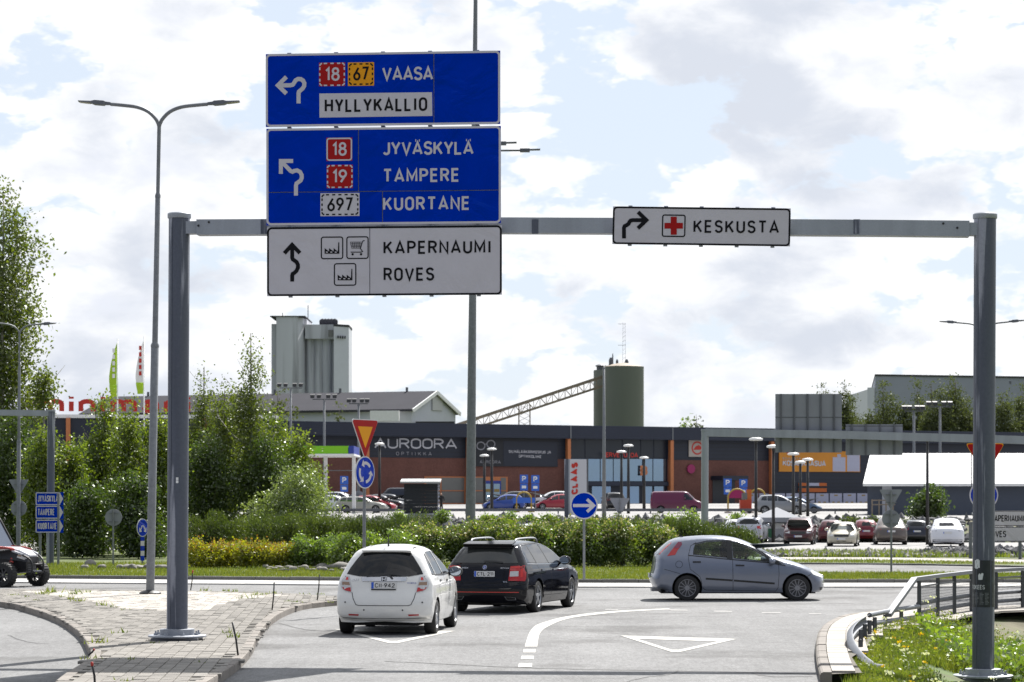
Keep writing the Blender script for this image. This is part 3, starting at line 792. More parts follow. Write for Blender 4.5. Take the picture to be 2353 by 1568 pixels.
s2.badge(512, 1258, 843, 1450, '697', (570, 1412), (785, 1410), white_s, black_s, True)
s2.text('JYV\u00c4SKYL\u00c4', (1040, 936), (1810, 931), 116, white_s, .165, gap=.25)
s2.text('TAMPERE', (1042, 1168), (1690, 1161), 116, white_s, .165)
s2.text('KUORTANE', (1042, 1406), (1778, 1400), 116, white_s, .165)
s3 = Sign('direction_sign', 'white overhead panel reading KAPERNAUMI and ROVES under the blue panels', cw, (62, 114), (2280, 94), (70, 770), white_s, black_s)
us = s3.uv(1033, 400)[0]
s3.boards([(0, us, -s3.Hh, 0), (us, s3.W, -s3.Hh, 0)]); s3.border(.03, .006); s3.stiff()
s3.line([[(303, 628), (303, 572), (307, 556), (325, 545), (345, 525), (357, 497), (357, 470), (345, 445), (325, 430), (308, 418), (303, 402), (303, 300)], [(229, 362), (302, 282), (376, 360)]], 37, black_s)
def factory(s, x, y):
    u0, v1 = s.uv(x, y); u1, v0 = s.uv(x + 212, y + 212); mb = MB(); s.f.ring(mb, u0, u1, v0, v1, 11 * s.k, .003, 26 * s.k); ic = mb.build('pictogram_frame', black_s, s.root, world=True, fix=False)
    q = lambda a, b: (x + a, y + b)
    s.fill([q(36, 161), q(175, 161), q(174, 53), q(165, 53), q(161, 140), q(121, 108), q(121, 140), q(78, 108), q(78, 140), q(36, 108)], black_s, 'factory_pictogram', ic, .0036)
    for k in range(3): s.fill([q(48 + 42 * k, 151), q(66 + 42 * k, 151), q(66 + 42 * k, 141), q(48 + 42 * k, 141)], white_s, 'factory_window', ic, .0046)
factory(s3, 572, 205); factory(s3, 695, 455)
u0, v1 = s3.uv(812, 203); u1, v0 = s3.uv(1023, 415); mb = MB(); s3.f.ring(mb, u0, u1, v0, v1, 11 * s3.k, .003, 26 * s3.k); ic = mb.build('pictogram_frame', black_s, s3.root, world=True, fix=False)
cart = [[(985, 243), (972, 244), (962, 258), (945, 318), (966, 345), (952, 351), (853, 351)]]
s3.line(cart, 8, black_s, 'cart_pictogram', ic)
s3.line([[(850, 256), (956, 256)], [(852, 270), (954, 270)], [(855, 285), (950, 285)], [(858, 299), (946, 299)], [(862, 314), (944, 314)]] + [[(850 + 18 * k, 256), (864 + 15 * k, 314)] for k in range(6)], 4, black_s, 'cart_basket', ic)
for x_ in (872, 951):
    s3.fill([(x_ + 11 * math.cos(R(30 * k)), 371 - 11 * math.sin(R(30 * k))) for k in range(12)], black_s, 'cart_wheel', ic, .004)
s3.text('KAPERNAUMI', (1162, 371), (2178, 363), 124, black_s, .16)
s3.text('ROVES', (1163, 623), (1640, 619), 124, black_s, .16)
s4 = Sign('direction_sign', 'narrow white overhead panel with a red cross reading KESKUSTA', ck, (148, 130), (2250, 155), (142, 584), white_s, black_s)
s4.boards([(0, s4.W, -s4.Hh, 0)]); s4.border(.028, .006, .07); s4.stiff()
s4.line([[(282, 513), (282, 385), (290, 368), (312, 358), (335, 342), (347, 318), (360, 303), (385, 298), (545, 298)], [(447, 202), (546, 298), (445, 394)]], 46, black_s)
u0, v1 = s4.uv(731, 230); u1, v0 = s4.uv(1003, 498); mb = MB(); s4.f.ring(mb, u0, u1, v0, v1, 15 * s4.k, .003, 30 * s4.k); ic = mb.build('pictogram_frame', black_s, s4.root, world=True, fix=False)
s4.fill([(832, 330), (832, 258), (903, 258), (903, 330), (975, 330), (975, 398), (903, 398), (903, 470), (832, 470), (832, 398), (758, 398), (758, 330)], red_s, 'red_cross', ic, .0036)
s4.text('KESKUSTA', (1098, 446), (2105, 456), 152, black_s, .155, gap=.36)
# clips that hold the panels to the beam
for s in (s1, s2, s3, s4): pass

# sticker and posters on the posts
mb = MB(); ft = gl
def on_pole(cx, cy, r, a, z): return Vector((cx + r * math.sin(a), cy - r * math.cos(a), z))
def wrap(mb, c0, r, a0, a1, z0, z1, n=10):
    vs_ = [on_pole(c0.x, c0.y, r, a0 + (a1 - a0) * i / n, z) for z in (z0, z1) for i in range(n + 1)]
    mb.add(vs_, [(i, i + 1, n + 2 + i, n + 1 + i) for i in range(n)])
zc = gl.z + (1471 - 1105) / 148.0
for i in range(2):
    for j in range(2):
        wrap(mb, gl.lerp(lt, .37), .1665, R(-3 + 6.6 * i), R(3 + 6.6 * i), zc - .045 + .047 * j, zc - .003 + .047 * j, 3)
st = mb.build('sticker', white_m, smooth=True, fix=False); tag(st, 'small white square sticker in four parts on the nearer left gantry post', 'sticker')
poster_m = M('poster_black', (.012, .016, .02), .35, var=.4, vs_=9, alt=(.03, .05, .055), alt_s=5, alt_lo=.55, alt_hi=.7)
print_m = M('poster_print', (.62, .64, .66), .5); grey_p = M('poster_grey', (.16, .17, .18), .5, var=.5, vs_=30)
def poster(label, a0, a1, y_top, y_bot, words, photo):
    c0 = rb.lerp(rt, .2); r = .168; s = F / c0.y; zt = H - (y_top - HY) / s; zb_ = H - (y_bot - HY) / s; mb = MB(); wrap(mb, c0, r, a0, a1, zb_, zt)
    root = mb.build('poster', poster_m, smooth=True, fix=False); tag(root, label, 'poster', 'concert posters pasted on the gantry post')
    class Cyl:                                       # a frame bent round the post
        def at(self, u, v, off=0): return on_pole(c0.x, c0.y, r + .002 + off, u / r, v)
    cy = Cyl()
    for wd, (x0, x1), y, cap in words:
        mb = MB(); write(mb, cy, wd, (r * R(x0), H - (y - HY) / s), (r * R(x1), H - (y - HY) / s), cap / s, .2 if cap > 12 else .13, .001); mb.build('poster_lettering', print_m, root, fix=False)
    if photo:
        mb = MB(); f = lambda a, y: cy.at(r * R(a), H - (y - HY) / s, .001)
        mb.poly([f(-36, 1332), f(-16, 1332), f(-10, 1318), f(-18, 1316), f(-24, 1320), f(-30, 1317), f(-38, 1322)]); mb.build('poster_figure', print_m, root, fix=False)
    mb = MB()
    for k in range(9):
        y = 1362 + 3.1 * k
        for q in range(4):
            w0 = math.degrees(a0) + 4 + (math.degrees(a1 - a0) - 8) * q / 4; w1 = w0 + (math.degrees(a1 - a0) - 8) / 4 * random.uniform(.5, .85); vs_ = [cy.at(r * R(w0 + (w1 - w0) * i / 3), H - (yy - HY) / s, .001) for yy in (y + 1.3, y) for i in range(4)]
            mb.add(vs_, [(i, i + 1, 5 + i, 4 + i) for i in range(3)])
    mb.build('poster_small_print', grey_p, root, fix=False)
poster('black concert poster with white lettering IZI wrapped round the front of the right gantry post', R(-88), R(28), 1287.5, 1395, [('IZI', (-60, -28), 1307, 22), ('TOKEES', (-84, -4), 1354, 10)], True)
poster('narrow strip of the second black poster on the far side of the right gantry post', R(36), R(88), 1289, 1395, [('SA', (58, 84), 1354, 9)], False)
# ------------------------------------------------------------------ street lamps
def street_lamp(label, base, top, arm, r0, r1, group='grey double-arm street lamps', rz=0.0, twist=0.0):
    """tapered three-stage pole that forks into two bent arms with flat lamp heads"""
    t = thing('street_lamp', label, 'street lamp', base, 0, group); d = (top - base); L = d.length; d.normalize(); base = Vector((0, 0, 0))
    at = lambda s: base + d * s
    mb = MB(); mb.tube([at(0), at(L * .49), at(L * .492)], [r0, r0 * .93, r0 * .7], 14); mb.tube([at(L * .492), at(L * .785), at(L * .787)], [r0 * .68, r0 * .6, r0 * .45], 14); mb.tube([at(L * .787), at(L * .92)], [r0 * .44, r1], 12)
    mb.build('pole', galv_l, t, smooth=50)
    for f_ in (.49, .785):
        mb = MB(); mb.lathe([(r0 * (.98 if f_ < .6 else .66), -.05), (r0 * (1.0 if f_ < .6 else .68), .0), (r0 * (.72 if f_ < .6 else .46), .06)], 14, at(L * f_), d); mb.build('pole_collar', galv_l, t, smooth=40)
    mb = MB(); mb.lathe([(r0 * 2.6, .0), (r0 * 2.6, .03), (r0 * 2.1, .06), (r0 * 1.1, .09)], 14, base); mb.build('pole_foot', black_m, t, smooth=40)
    ca_, sa_ = math.cos(twist), math.sin(twist)
    for sd in (-1, 1):
        e = lambda u, z: at(L * .92) + Vector((sd * u * ca_, sd * u * sa_, z)) + d * 0
        k = arm / 1.9; rz_ = arm * .285
        ap = smooth_line([e(0, 0), e(.06 * k, .30 * rz_), e(.25 * k, .66 * rz_), e(.52 * k, .87 * rz_), e(.9 * k, .96 * rz_), e(1.15 * k, rz_)], .08)
        mb = MB(); mb.tube(ap, r1 * .95, 10); mb.build('lamp_arm', galv_l, t, smooth=50)
        p = ap[-1]; dr = Vector((sd * ca_, sd * sa_, .075)).normalized(); sdv = Vector((-sa_, ca_, 0)); up = sdv.cross(dr) * (1 if sd < 0 else -1)
        if up.z < 0: up = -up
        mb = MB(); secs = [(0, .05, .05), (.12 * k, .06, .06), (.16 * k, .10, .085), (.38 * k, .12, .08), (.46 * k, .13, .035), (.76 * k, .12, .02)]; vs_ = []
        for u, hw, hh in secs:
            for i, j in ((-1, -.6), (1, -.6), (.8, .6), (-.8, .6)): vs_.append(p + dr * u + sdv * (i * hw) + up * (j * hh + .01))
        n = len(secs); fs_ = [(0, 1, 2, 3), tuple(4 * (n - 1) + i for i in (3, 2, 1, 0))]
        for q in range(n - 1):
            for i in range(4): fs_.append((4 * q + i, 4 * q + (i + 1) % 4, 4 * q + 4 + (i + 1) % 4, 4 * q + 4 + i))
        mb.add(vs_, fs_); hd = mb.build('lamp_head', galv_d, t)
        mb = MB(); a, b = p + dr * (.48 * k) - up * .018, p + dr * (.73 * k) - up * .008; mb.bar(a, b, .19, .012, up); mb.build('lamp_lens', M_lens, hd)
    return t
M_lens = M('lamp_lens', (.35, .34, .25), .2)
nb = G(345, 1365, .12)
street_lamp('tall double-arm street lamp standing on the pale pavers of the traffic island', nb, P(367.5, 199, nb.y), 1.86, .098, .045)
lb = G(42, 1296, .12)
lamp2 = street_lamp('double-arm street lamp at the left edge carrying the backs of two road signs', lb, P(45, 722, lb.y), 1.25, .075, .032, twist=R(20))
rb2 = G(2258, 1283, .1)
street_lamp('double-arm street lamp mostly hidden behind the right gantry post', rb2, P(2258, 724, rb2.y), 1.62, .075, .034, twist=R(-12))
# high mast on the roundabout, its top above the picture
mbse = Vector((0, 0, 0)); bs_ = P(1080, 1290, 93); bs_.z = .1; tp_ = P(1094, -120, 93)
mast = thing('light_mast', 'very tall grey mast rising behind the blue sign panels', 'light mast', bs_)
mb = MB(); mb.tube([Vector((0, 0, 0)), (tp_ - bs_) * .45, tp_ - bs_], [.185, .13, .06], 18); mb.build('pole', galv_l, mast, smooth=50)
mb = MB(); mb.lathe([(.4, 0), (.4, .03), (.2, .05)], 14); mb.build('pole_foot', galv_d, mast)
for dx, py_, k in ((150, 346, 1), (96, 330, 1), (-150, 346, -1), (-96, 330, -1)):
    e = P(1090 + dx, py_, 93) - bs_; c0 = (tp_ - bs_) * ((1290 - 346) / 1410.0); mb = MB(); mb.tube([c0, e - Vector((k * .7, 0, 0))], .035, 8); mb.build('lamp_arm', galv_d, mast)
    mb = MB(); q = e - Vector((k * .7, 0, 0)); mb.bar(q, q + Vector((k * .35, 0, .0)), .2, .12); mb.bar(q + Vector((k * .35, 0, .02)), q + Vector((k * .72, 0, .03)), .22, .04); mb.build('lamp_head', galv_d, mast)

# ------------------------------------------------------------------ small road signs
def disc(mb, fr, u, v, r, off, n=32): mb.poly([fr.at(u + r * math.cos(2 * math.pi * i / n), v + r * math.sin(2 * math.pi * i / n), off) for i in range(n)])
def disc_plate(name, fr, u, v, r, th, mat, parent, off=0.0):
    mb = MB(); mb.prism([fr.at(u + r * math.cos(2 * math.pi * i / 32), v + r * math.sin(2 * math.pi * i / 32), off - th) for i in range(32)], fr.n * th); return mb.build(name, mat, parent, world=True)
def tri_plate(name, fr, u, v, w_, th, mat, parent, off=0.0, rr=.06, down=True):
    """triangle, point down, rounded corners, centred top edge at v"""
    h_ = w_ * .866; c = [Vector((u - w_ / 2, v)), Vector((u + w_ / 2, v)), Vector((u, v - h_))]; pts = []
    for i in range(3):
        p, a, b = c[i], c[i - 1], c[(i + 1) % 3]; d1 = (a - p).normalized(); d2 = (b - p).normalized(); q1 = p + d1 * rr * w_ * 1.6; q2 = p + d2 * rr * w_ * 1.6
        for k in range(5):
            t = k / 4; pts.append((1 - t) ** 2 * q1 + 2 * t * (1 - t) * p + t * t * q2)
    mb = MB(); mb.prism([fr.at(p.x, p.y, off - th) for p in pts], fr.n * th); return mb.build(name, mat, parent, world=True)
def sign_post(label, base, top, r=.03, cat='road sign', name='road_sign', group=None):
    t = thing(name, label, cat, base, 0, group); mb = MB(); mb.tube([Vector((0, 0, 0)), top - base], r, 10); mb.build('pole', galv_l, t, smooth=50); return t
rim_m = M('sign_rim', (.55, .55, .56), .4, .3)
def facing(base, a): return Frame(base, (math.cos(a), math.sin(a), 0), (0, 0, 1))
# yield + roundabout signs, turned well to the right
b0 = P(836, 1397, 52.6); b0.z = .12
ys_ = sign_post('yellow and red yield triangle above a blue roundabout disc beside the white hatchback', b0, P(838, 975, 52.6), .033)
fr = facing(b0 + Vector((.03, -.045, 0)), R(57)); s_ = F / 52.6
vz = lambda py: (H - (py - HY) / s_) - b0.z
y1 = tri_plate('yield_plate', fr, 0, vz(964), .92, .02, rim_m, ys_, 0); y2 = tri_plate('red_field', fr, 0, vz(966), .89, .002, red_s, y1, .003); tri_plate('yellow_field', fr, 0, vz(966) - .13, .50, .002, yellow_s, y2, .006, .02)
vc = vz(1086); d1 = disc_plate('roundabout_plate', fr, 0, vc, .325, .02, rim_m, ys_); d2 = disc_plate('blue_field', fr, 0, vc, .305, .002, blue_s, d1, .003)
for k in range(3):
    mb = MB(); a0 = 100 + 120 * k; stroke(mb, fr, [(p[0], p[1] + vc) for p in arc(0, 0, .19, .19, a0 - 65, a0 + 5, 9)], .062, .006)
    a = R(a0 + 5); tip = R(a0 + 32); mb.poly([fr.at(.105 * math.cos(a), vc + .105 * math.sin(a), .0066), fr.at(.275 * math.cos(a), vc + .275 * math.sin(a), .0066), fr.at(.19 * math.cos(tip), vc + .19 * math.sin(tip), .0066)])
    mb.build('curved_arrow', white_s, d2, world=True, fix=False)
def clamps(t, fr, vs_):
    for v in vs_:
        mb = MB(); fr.box(mb, -.06, .06, v - .015, v + .015, -.05, -.02); mb.build('clamp', galv_l, t, world=True)
clamps(ys_, fr, (vz(990), vz(1060), vz(1110)))
# keep-right arrow disc
b0 = G(1342, 1333, .13); s_ = F / b0.y
ar = sign_post('round blue sign with a white right arrow on the roundabout hedge verge', b0, P(1342, 1140, b0.y), .034)
fr = facing(b0 + Vector((0, -.05, 0)), 0); vc = H - (1162 - HY) / s_ - b0.z; rr_ = 31.5 / s_
d1 = disc_plate('arrow_plate', fr, 0, vc, rr_, .025, rim_m, ar); d2 = disc_plate('blue_field', fr, 0, vc, rr_ * .91, .002, blue_s, d1, .003)
mb = MB(); stroke(mb, fr, [(-.3, vc), (.25, vc)], .085, .006); stroke(mb, fr, [(.08, vc + .17), (.26, vc), (.08, vc - .17)], .085, .0066); mb.build('arrow', white_s, d2, world=True, fix=False)
clamps(ar, fr, (vc + .15, vc - .15))
# backs of signs
def back_sign(label, px_, base_y, parts, z=.12, r=.03, root=None):
    b0 = G(px_, base_y, z); s_ = F / b0.y; top = min(p[1] for p in parts)
    t = root or sign_post(label, b0, P(px_, top + 2, b0.y), r)
    fr = facing(b0 + Vector((0, .07, 0)), 0); vz = lambda py: H - (py - HY) / s_ - b0.z
    for kind, py, size in parts:
        if kind == 't': tri_plate('yield_plate_back', fr, 0, vz(py), size / s_, .02, alu_back, t); sp = (py + 12, py + 30)
        else: disc_plate('round_plate_back', fr, 0, vz(py) - size / s_ / 2, size / s_ / 2, .02, alu_back, t); sp = (py + size * .25, py + size * .75)
        for q in sp:
            mb = MB(); fr.box(mb, -.16, .16, vz(q) - .014, vz(q) + .014, .0, .03); mb.build('clamp', galv_l, t, world=True)
    return t
back_sign('', 42, 1296, [('t', 1102, 47), ('c', 1150, 37)], root=lamp2)
back_sign('grey back of a lone round sign on the grass by the left trees', 260, 1298, [('c', 1170, 39)])
back_sign('grey backs of a triangle and round sign on a thin pole before the parked cars', 2048, 1318, [('t', 1125, 54), ('c', 1172, 41)])
back_sign('grey back of a yield triangle in front of the glass shop entrance', 1424, 1215, [('t', 1145, 48)], z=-.1)
back_sign('grey back of a round sign low before the parked silver cars', 822, 1210, [('c', 1128, 35)], z=-.1)
# yield + blue disc hidden behind the right gantry post
b0 = P(2262, 1380, 62); b0.z = .05; s_ = F / 62
yr = sign_post('red yield triangle and blue disc peeping out behind the right gantry post', b0, P(2262, 1025, 62), .033)
fr = facing(b0 + Vector((0, -.045, 0)), 0); vz = lambda py: H - (py - HY) / s_ - b0.z
y1 = tri_plate('yield_plate', fr, .01, vz(1019), 90 / s_, .02, yellow_s, yr); y2 = tri_plate('red_field', fr, .01, vz(1021), 86 / s_, .002, red_s, y1, .003); tri_plate('yellow_field', fr, .01, vz(1031), 44 / s_, .002, yellow_s, y2, .006, .02)
d1 = disc_plate('round_plate', fr, -.02, vz(1138), 33 / s_, .02, white_s, yr); disc_plate('blue_field', fr, -.02, vz(1138), 30 / s_, .002, blue_s, d1, .003)
# diverge sign with striped post
b0 = G(327, 1297, .12); s_ = F / b0.y; a = R(60)
dv = sign_post('slim blue sign with two white arrows on a blue and white striped post', b0, P(327, 1200, b0.y), .03)
fr = facing(b0 + Vector((.02, -.045, 0)), a); vz = lambda py: H - (py - HY) / s_ - b0.z
d1 = disc_plate('arrow_plate', fr, 0, vz(1213), .31, .02, rim_m, dv); d2 = disc_plate('blue_field', fr, 0, vz(1213), .285, .002, blue_s, d1, .003)
for sg in (-1, 1):
    mb = MB(); vv = vz(1213); stroke(mb, fr, [(sg * .02, vv + .08), (sg * .15, vv - .1)], .05, .006); stroke(mb, fr, [(sg * .06, vv - .11), (sg * .17, vv - .13), (sg * .18, vv - .0)], .045, .0066); mb.build('arrow', white_s, d2, world=True, fix=False)
for k, m_ in enumerate((blue_s, white_s, blue_s, white_s, blue_s)):
    z0, z1 = vz(1232 + 11.4 * k + 11.2), vz(1232 + 11.4 * k); mb = MB(); fr.box(mb, -.10, .10, z0, z1, -.015, -.005); mb.build('stripe', m_, dv, world=True)
# stack of three direction boards
b0 = G(113, 1299, .12); s_ = F / b0.y
db = thing('direction_sign', 'three stacked blue arrow boards reading JYV\u00c4SKYL\u00c4, TAMPERE and KUORTANE by the left trees', 'direction sign', b0)
for px_ in (92, 134):
    q = P(px_, 1299, b0.y) - b0; mb = MB(); mb.tube([Vector((q.x, 0, 0)), Vector((q.x, 0, (1299 - 1134) / s_))], .045, 8); mb.build('pole', galv_l, db, smooth=50)
fr = facing(b0 + Vector((0, -.07, 0)), R(8)); vz = lambda py: H - (py - HY) / s_ - b0.z; uu = lambda px_: (px_ - 113) / s_
for k, wd in enumerate(('JYV\u00c4SKYL\u00c4', 'TAMPERE', 'KUORTANE')):
    y0 = 1131.5 + 31 * k + (1 if k == 2 else 0); mb = MB(); fr.box(mb, uu(83), uu(146), vz(y0 + 30), vz(y0), -.02, 0); bd = mb.build('board', blue_s, db, world=True)
    mb = MB(); fr.ring(mb, uu(83.3), uu(139), vz(y0 + 29.6), vz(y0 + .4), .03, .003, .04); mb.build('border', white_s, bd, world=True, fix=False)
    mb = MB(); mb.poly([fr.at(uu(137.5), vz(y0 + 29.4), .0035), fr.at(uu(145.5), vz(y0 + 15), .0035), fr.at(uu(137.5), vz(y0 + .6), .0035)]); mb.build('arrow_tip', white_s, bd, world=True, fix=False)
    mb = MB(); write(mb, fr, wd, (uu(88), vz(y0 + 22)), (uu(134 if k == 0 else 126 if k == 1 else 131), vz(y0 + 22)), 15 / s_, .12, .004, .42); mb.build('lettering', white_s, bd, world=True, fix=False)
# white boards at the right edge
b0 = P(2300, 1262, 104); b0.z = -.05; s_ = F / 104
wb = thing('direction_sign', 'two white boards reading KAPERNAUMI and ROVES at the right edge of the picture', 'direction sign', b0)
for px_ in (2231, 2246, 2345):
    q = P(px_, 1262, 104) - b0; mb = MB(); mb.tube([Vector((q.x, .1, 0)), Vector((q.x, .1, (1262 - 1176) / s_))], .07, 8); mb.build('pole', rail_m, wb, smooth=50)
mb = MB(); q = P(2246, 1180, 104) - b0; mb.tube([Vector((q.x - .2, .1, q.z)), Vector((q.x, -.3, q.z - .35))], .04, 8); mb.build('brace', rail_m, wb)
fr = facing(b0, 0); vz = lambda py: H - (py - HY) / s_ - b0.z; uu = lambda px_: (px_ - 2300) / s_
for wd, ya, yb, xa, xb, base in (('KAPERNAUMI', 1174, 1209, 2277, 2353, 1199), ('ROVES', 1211, 1245, 2270, 2312, 1235)):
    mb = MB(); fr.box(mb, uu(2262), uu(2385), vz(yb), vz(ya), -.03, 0); bd = mb.build('board', white_s, wb, world=True)
    mb = MB(); fr.ring(mb, uu(2262.5), uu(2384.5), vz(yb - .6), vz(ya + .6), .02, .003, .04); mb.build('border', black_s, bd, world=True, fix=False)
    mb = MB(); write(mb, fr, wd, (uu(xa), vz(base)), (uu(xb), vz(base)), 15 / s_, .15, .004); mb.build('lettering', black_s, bd, world=True, fix=False)

# ------------------------------------------------------------------ gantries seen from behind
bq = G(115, 1297, .12)
g2 = thing('sign_gantry', 'smaller grey gantry post with a white beam leaving the left edge', 'sign gantry', bq)
s_ = F / bq.y; mb = MB(); mb.tube([Vector((0, 0, 0)), P(118, 944, bq.y) - bq], .13, 16); mb.build('post', galv, g2, smooth=50)
mb = MB(); mb.bar(P(-220, 946, bq.y) - bq, P(114, 950, bq.y) - bq, .2, .2); mb.build('beam', galv_b, g2)
mb = MB(); q = P(118, 944, bq.y) - bq; mb.lathe([(.145, -.03), (.145, .03)], 16, q); mb.build('post_cap', galv_b, g2)
bq = P(1619, 1260, 112); bq.z = -.1
g3 = thing('sign_gantry', 'distant gantry beyond the hedge showing the ribbed backs of its sign panels', 'sign gantry', bq)
s_ = F / 112; mb = MB(); mb.tube([Vector((0, 0, 0)), P(1620, 988, 112) - bq], .155, 16); mb.build('post', galv_b, g3, smooth=50)
mb = MB(); mb.lathe([(.175, -.05), (.175, .03)], 16, P(1620, 988, 112) - bq); mb.build('post_cap', galv_b, g3)
for a, b in zip([(1622, 994), (1780, 997), (1945, 1000), (2080, 1004), (2240, 1008)], [(1780, 997), (1945, 1000), (2080, 1004), (2240, 1008), (2420, 1014)]):
    mb = MB(); mb.bar(P(*a, 112) - bq, P(*b, 112) - bq, .3, .34); mb.build('beam', galv_b, g3)
fr = facing(bq + Vector((0, .24, 0)), 0); vz = lambda py: H - (py - HY) / s_ - bq.z; uu = lambda px_: (px_ - 1619) / s_
for x0, x1, y0, y1, nr in ((1783, 1936, 905, 1040, 5), (1945, 2076, 975, 1046, 4)):
    mb = MB(); fr.box(mb, uu(x0), uu(x1), vz(y1), vz(y0), -.03, 0); pb = mb.build('sign_panel_back', alu_back, g3, world=True)
    for k in range(nr):
        u = uu(x0 + (x1 - x0) * (k + .42) / nr); mb = MB(); fr.box(mb, u - .035, u + .035, vz(y1), vz(y0), .002, .07); mb.build('stiffener', galv_d, pb, world=True)
    mb = MB(); ym = y0 + (y1 - y0) * .4 if y1 - y0 > 100 else y0 + 4; fr.box(mb, uu(x0), uu(x1), vz(ym) - .02, vz(ym) + .02, .002, .012); mb.build('panel_joint', galv_d, pb, world=True)

# ------------------------------------------------------------------ guard rail and railing by the underpass
gr_pts = [(2034, 1528, 36.3), (2012, 1525.5, 36.4), (1990, 1510, 36.9), (1970, 1487, 37.6), (1959, 1465, 38.6), (1959, 1446, 39.8), (1970, 1430, 41.3), (1985, 1419, 42.6), (2000, 1411.5, 43.8)]
gp = smooth_line([P(*p) for p in gr_pts], .3)
rail = thing('guard_rail', 'curved steel crash barrier bending round the grass bank', 'guard rail', (5.4, 40.5, -.1))
prof = [(0, 0), (.02, -.01), (.08, -.045), (.08, -.095), (.0, -.135), (.0, -.175), (.08, -.215), (.08, -.265), (.02, -.30), (0, -.31)]
mb = MB(); rows = []
for i, p in enumerate(gp):
    d = (gp[min(i + 1, len(gp) - 1)] - gp[max(i - 1, 0)]); d.z = 0; d.normalize(); nn = Vector((-d.y, d.x, 0))     # left of travel: towards the road
    rows.append([p + nn * u + Vector((0, 0, z)) for u, z in prof] + [p + nn * (u - .012) + Vector((0, 0, z)) for u, z in prof[::-1]])
q = len(rows[0]); vs_ = [v for r_ in rows for v in r_]; fs_ = []
for i in range(len(rows) - 1):
    for j in range(q): fs_.append((i * q + j, i * q + (j + 1) % q, (i + 1) * q + (j + 1) % q, (i + 1) * q + j))
fs_ += [tuple(range(q)), tuple((len(rows) - 1) * q + j for j in range(q))]
mb.add(vs_, fs_); mb.build('rail_band', rail_m, rail, smooth=60, world=True)
def ipost(p, h_, par, name='post', w_=.10):
    mb = MB(); mb.bar((p.x, p.y, p.z - h_), (p.x, p.y, p.z), w_, .012, (1, 0, 0)); mb.bar((p.x, p.y - w_ / 2, p.z - h_), (p.x, p.y - w_ / 2, p.z), .055, .01, (0, 1, 0)); mb.bar((p.x, p.y + w_ / 2, p.z - h_), (p.x, p.y + w_ / 2, p.z), .055, .01, (0, 1, 0)); return mb.build(name, post_m, par, world=True)
for f_ in (.30, .52, .70, .83, .95):
    p = gp[int(f_ * (len(gp) - 1))]; ipost(p + Vector((.12, .0, -.03)), .85, rail)
for a, b, c_ in (((1998, 1414, 43.6), (2046, 1404, 45.2), (2110, 1394, 46.8)), ((2006, 1433, 43.8), (2046, 1427, 45.2), (2110, 1418, 46.8))):
    mb = MB(); mb.tube(smooth_line([P(*a), P(*b), P(*c_)], .4), .042, 12); mb.build('pipe_rail', rail_m, rail, smooth=50, world=True)
for px_, py_, Y_ in ((2034, 1413, 44.8), (2071, 1402, 45.9)): ipost(P(px_, py_, Y_), .8, rail)
fence = thing('railing', 'steel railing with wire mesh panels behind the right gantry post', 'railing', (8.5, 49, 0))
tr_ = [P(2041, 1414, 44.9), P(2101, 1331, 46.8), P(2160, 1323, 48.8), P(2234, 1314.5, 51.2), P(2290, 1311, 52.2), P(2353, 1307.5, 53.0), P(2440, 1304, 54.0)]
for a, b in zip(tr_, tr_[1:]):
    mb = MB(); mb.bar(a, b, .11, .065); mb.build('hand_rail', rail_m, fence, world=True)
pst = [P(2112, 1331, 46.9), P(2155, 1325, 48.6), P(2193, 1320.5, 49.9), P(2232, 1316, 51.1), P(2289, 1312, 52.2), P(2350, 1308.5, 53.0), P(2420, 1305.5, 53.8)]
for p in pst: ipost(p + Vector((0, 0, -.03)), 1.0, fence)
for i, (a, b) in enumerate(zip(pst, pst[1:])):
    mb = MB(); lo = .93
    for k in range(14):
        dz = Vector((0, 0, -.17 - .052 * k)); mb.tube([a + dz, b + dz], .0035, 5)
    n_ = int((b - a).length / .05)
    for k in range(1, n_):
        p = a.lerp(b, k / n_); mb.tube([p + Vector((0, 0, -.15)), p + Vector((0, 0, -lo))], .0022, 4)
    mb.build('mesh_panel', galv_d, fence, world=True)
    for dz in (-.14, -lo):
        mb = MB(); mb.bar(a + Vector((0, 0, dz)), b + Vector((0, 0, dz)), .03, .03); mb.build('panel_bar', galv_d, fence, world=True)
    if i < 6:
        for dz in (-.45, -.62):
            mb = MB(); mb.tube([a + Vector((0, .12, dz)), b + Vector((0, .12, dz))], .04, 10); mb.build('pipe_rail', rail_m, fence, world=True)

# ------------------------------------------------------------------ snow marker sticks on the island
stick_red = M('stick_red', (.4, .03, .02), .6)
for lab, bx_, by_, tx_, ty_, red in (('black marker stick leaning by the kerb right of the gantry foot', 547, 1506, 534, 1430, 0), ('black marker stick on the island kerb behind the gantry foot, left of the white hatchback', 625, 1403, 630, 1338, 0), ('black marker stick nearest to the white hatchback', 729, 1379, 734, 1320, 0),
        ('short marker stick with a red tip just right of the gantry post', 438, 1357, 443, 1311, 1), ('black marker stick at the bottom edge of the island', 219, 1585, 211, 1522, 1), ('broken marker stick lying over the left kerb', 203, 1506, 217, 1492, 1)):
    b0 = G(bx_, by_, .12); t = thing('marker_stick', lab, 'marker stick', b0, 0, 'snow marker sticks on the island'); e = P(tx_, ty_, b0.y) - b0
    mb = MB(); mb.tube([Vector((0, 0, 0)), e * .5 + Vector((.01, 0, 0)), e], .014, 7); mb.build('stick', black_m, t, smooth=True)
    if red: mb = MB(); mb.tube([e * .86, e * 1.01], .0165, 7); mb.build('stick_tip', stick_red, t, smooth=True)
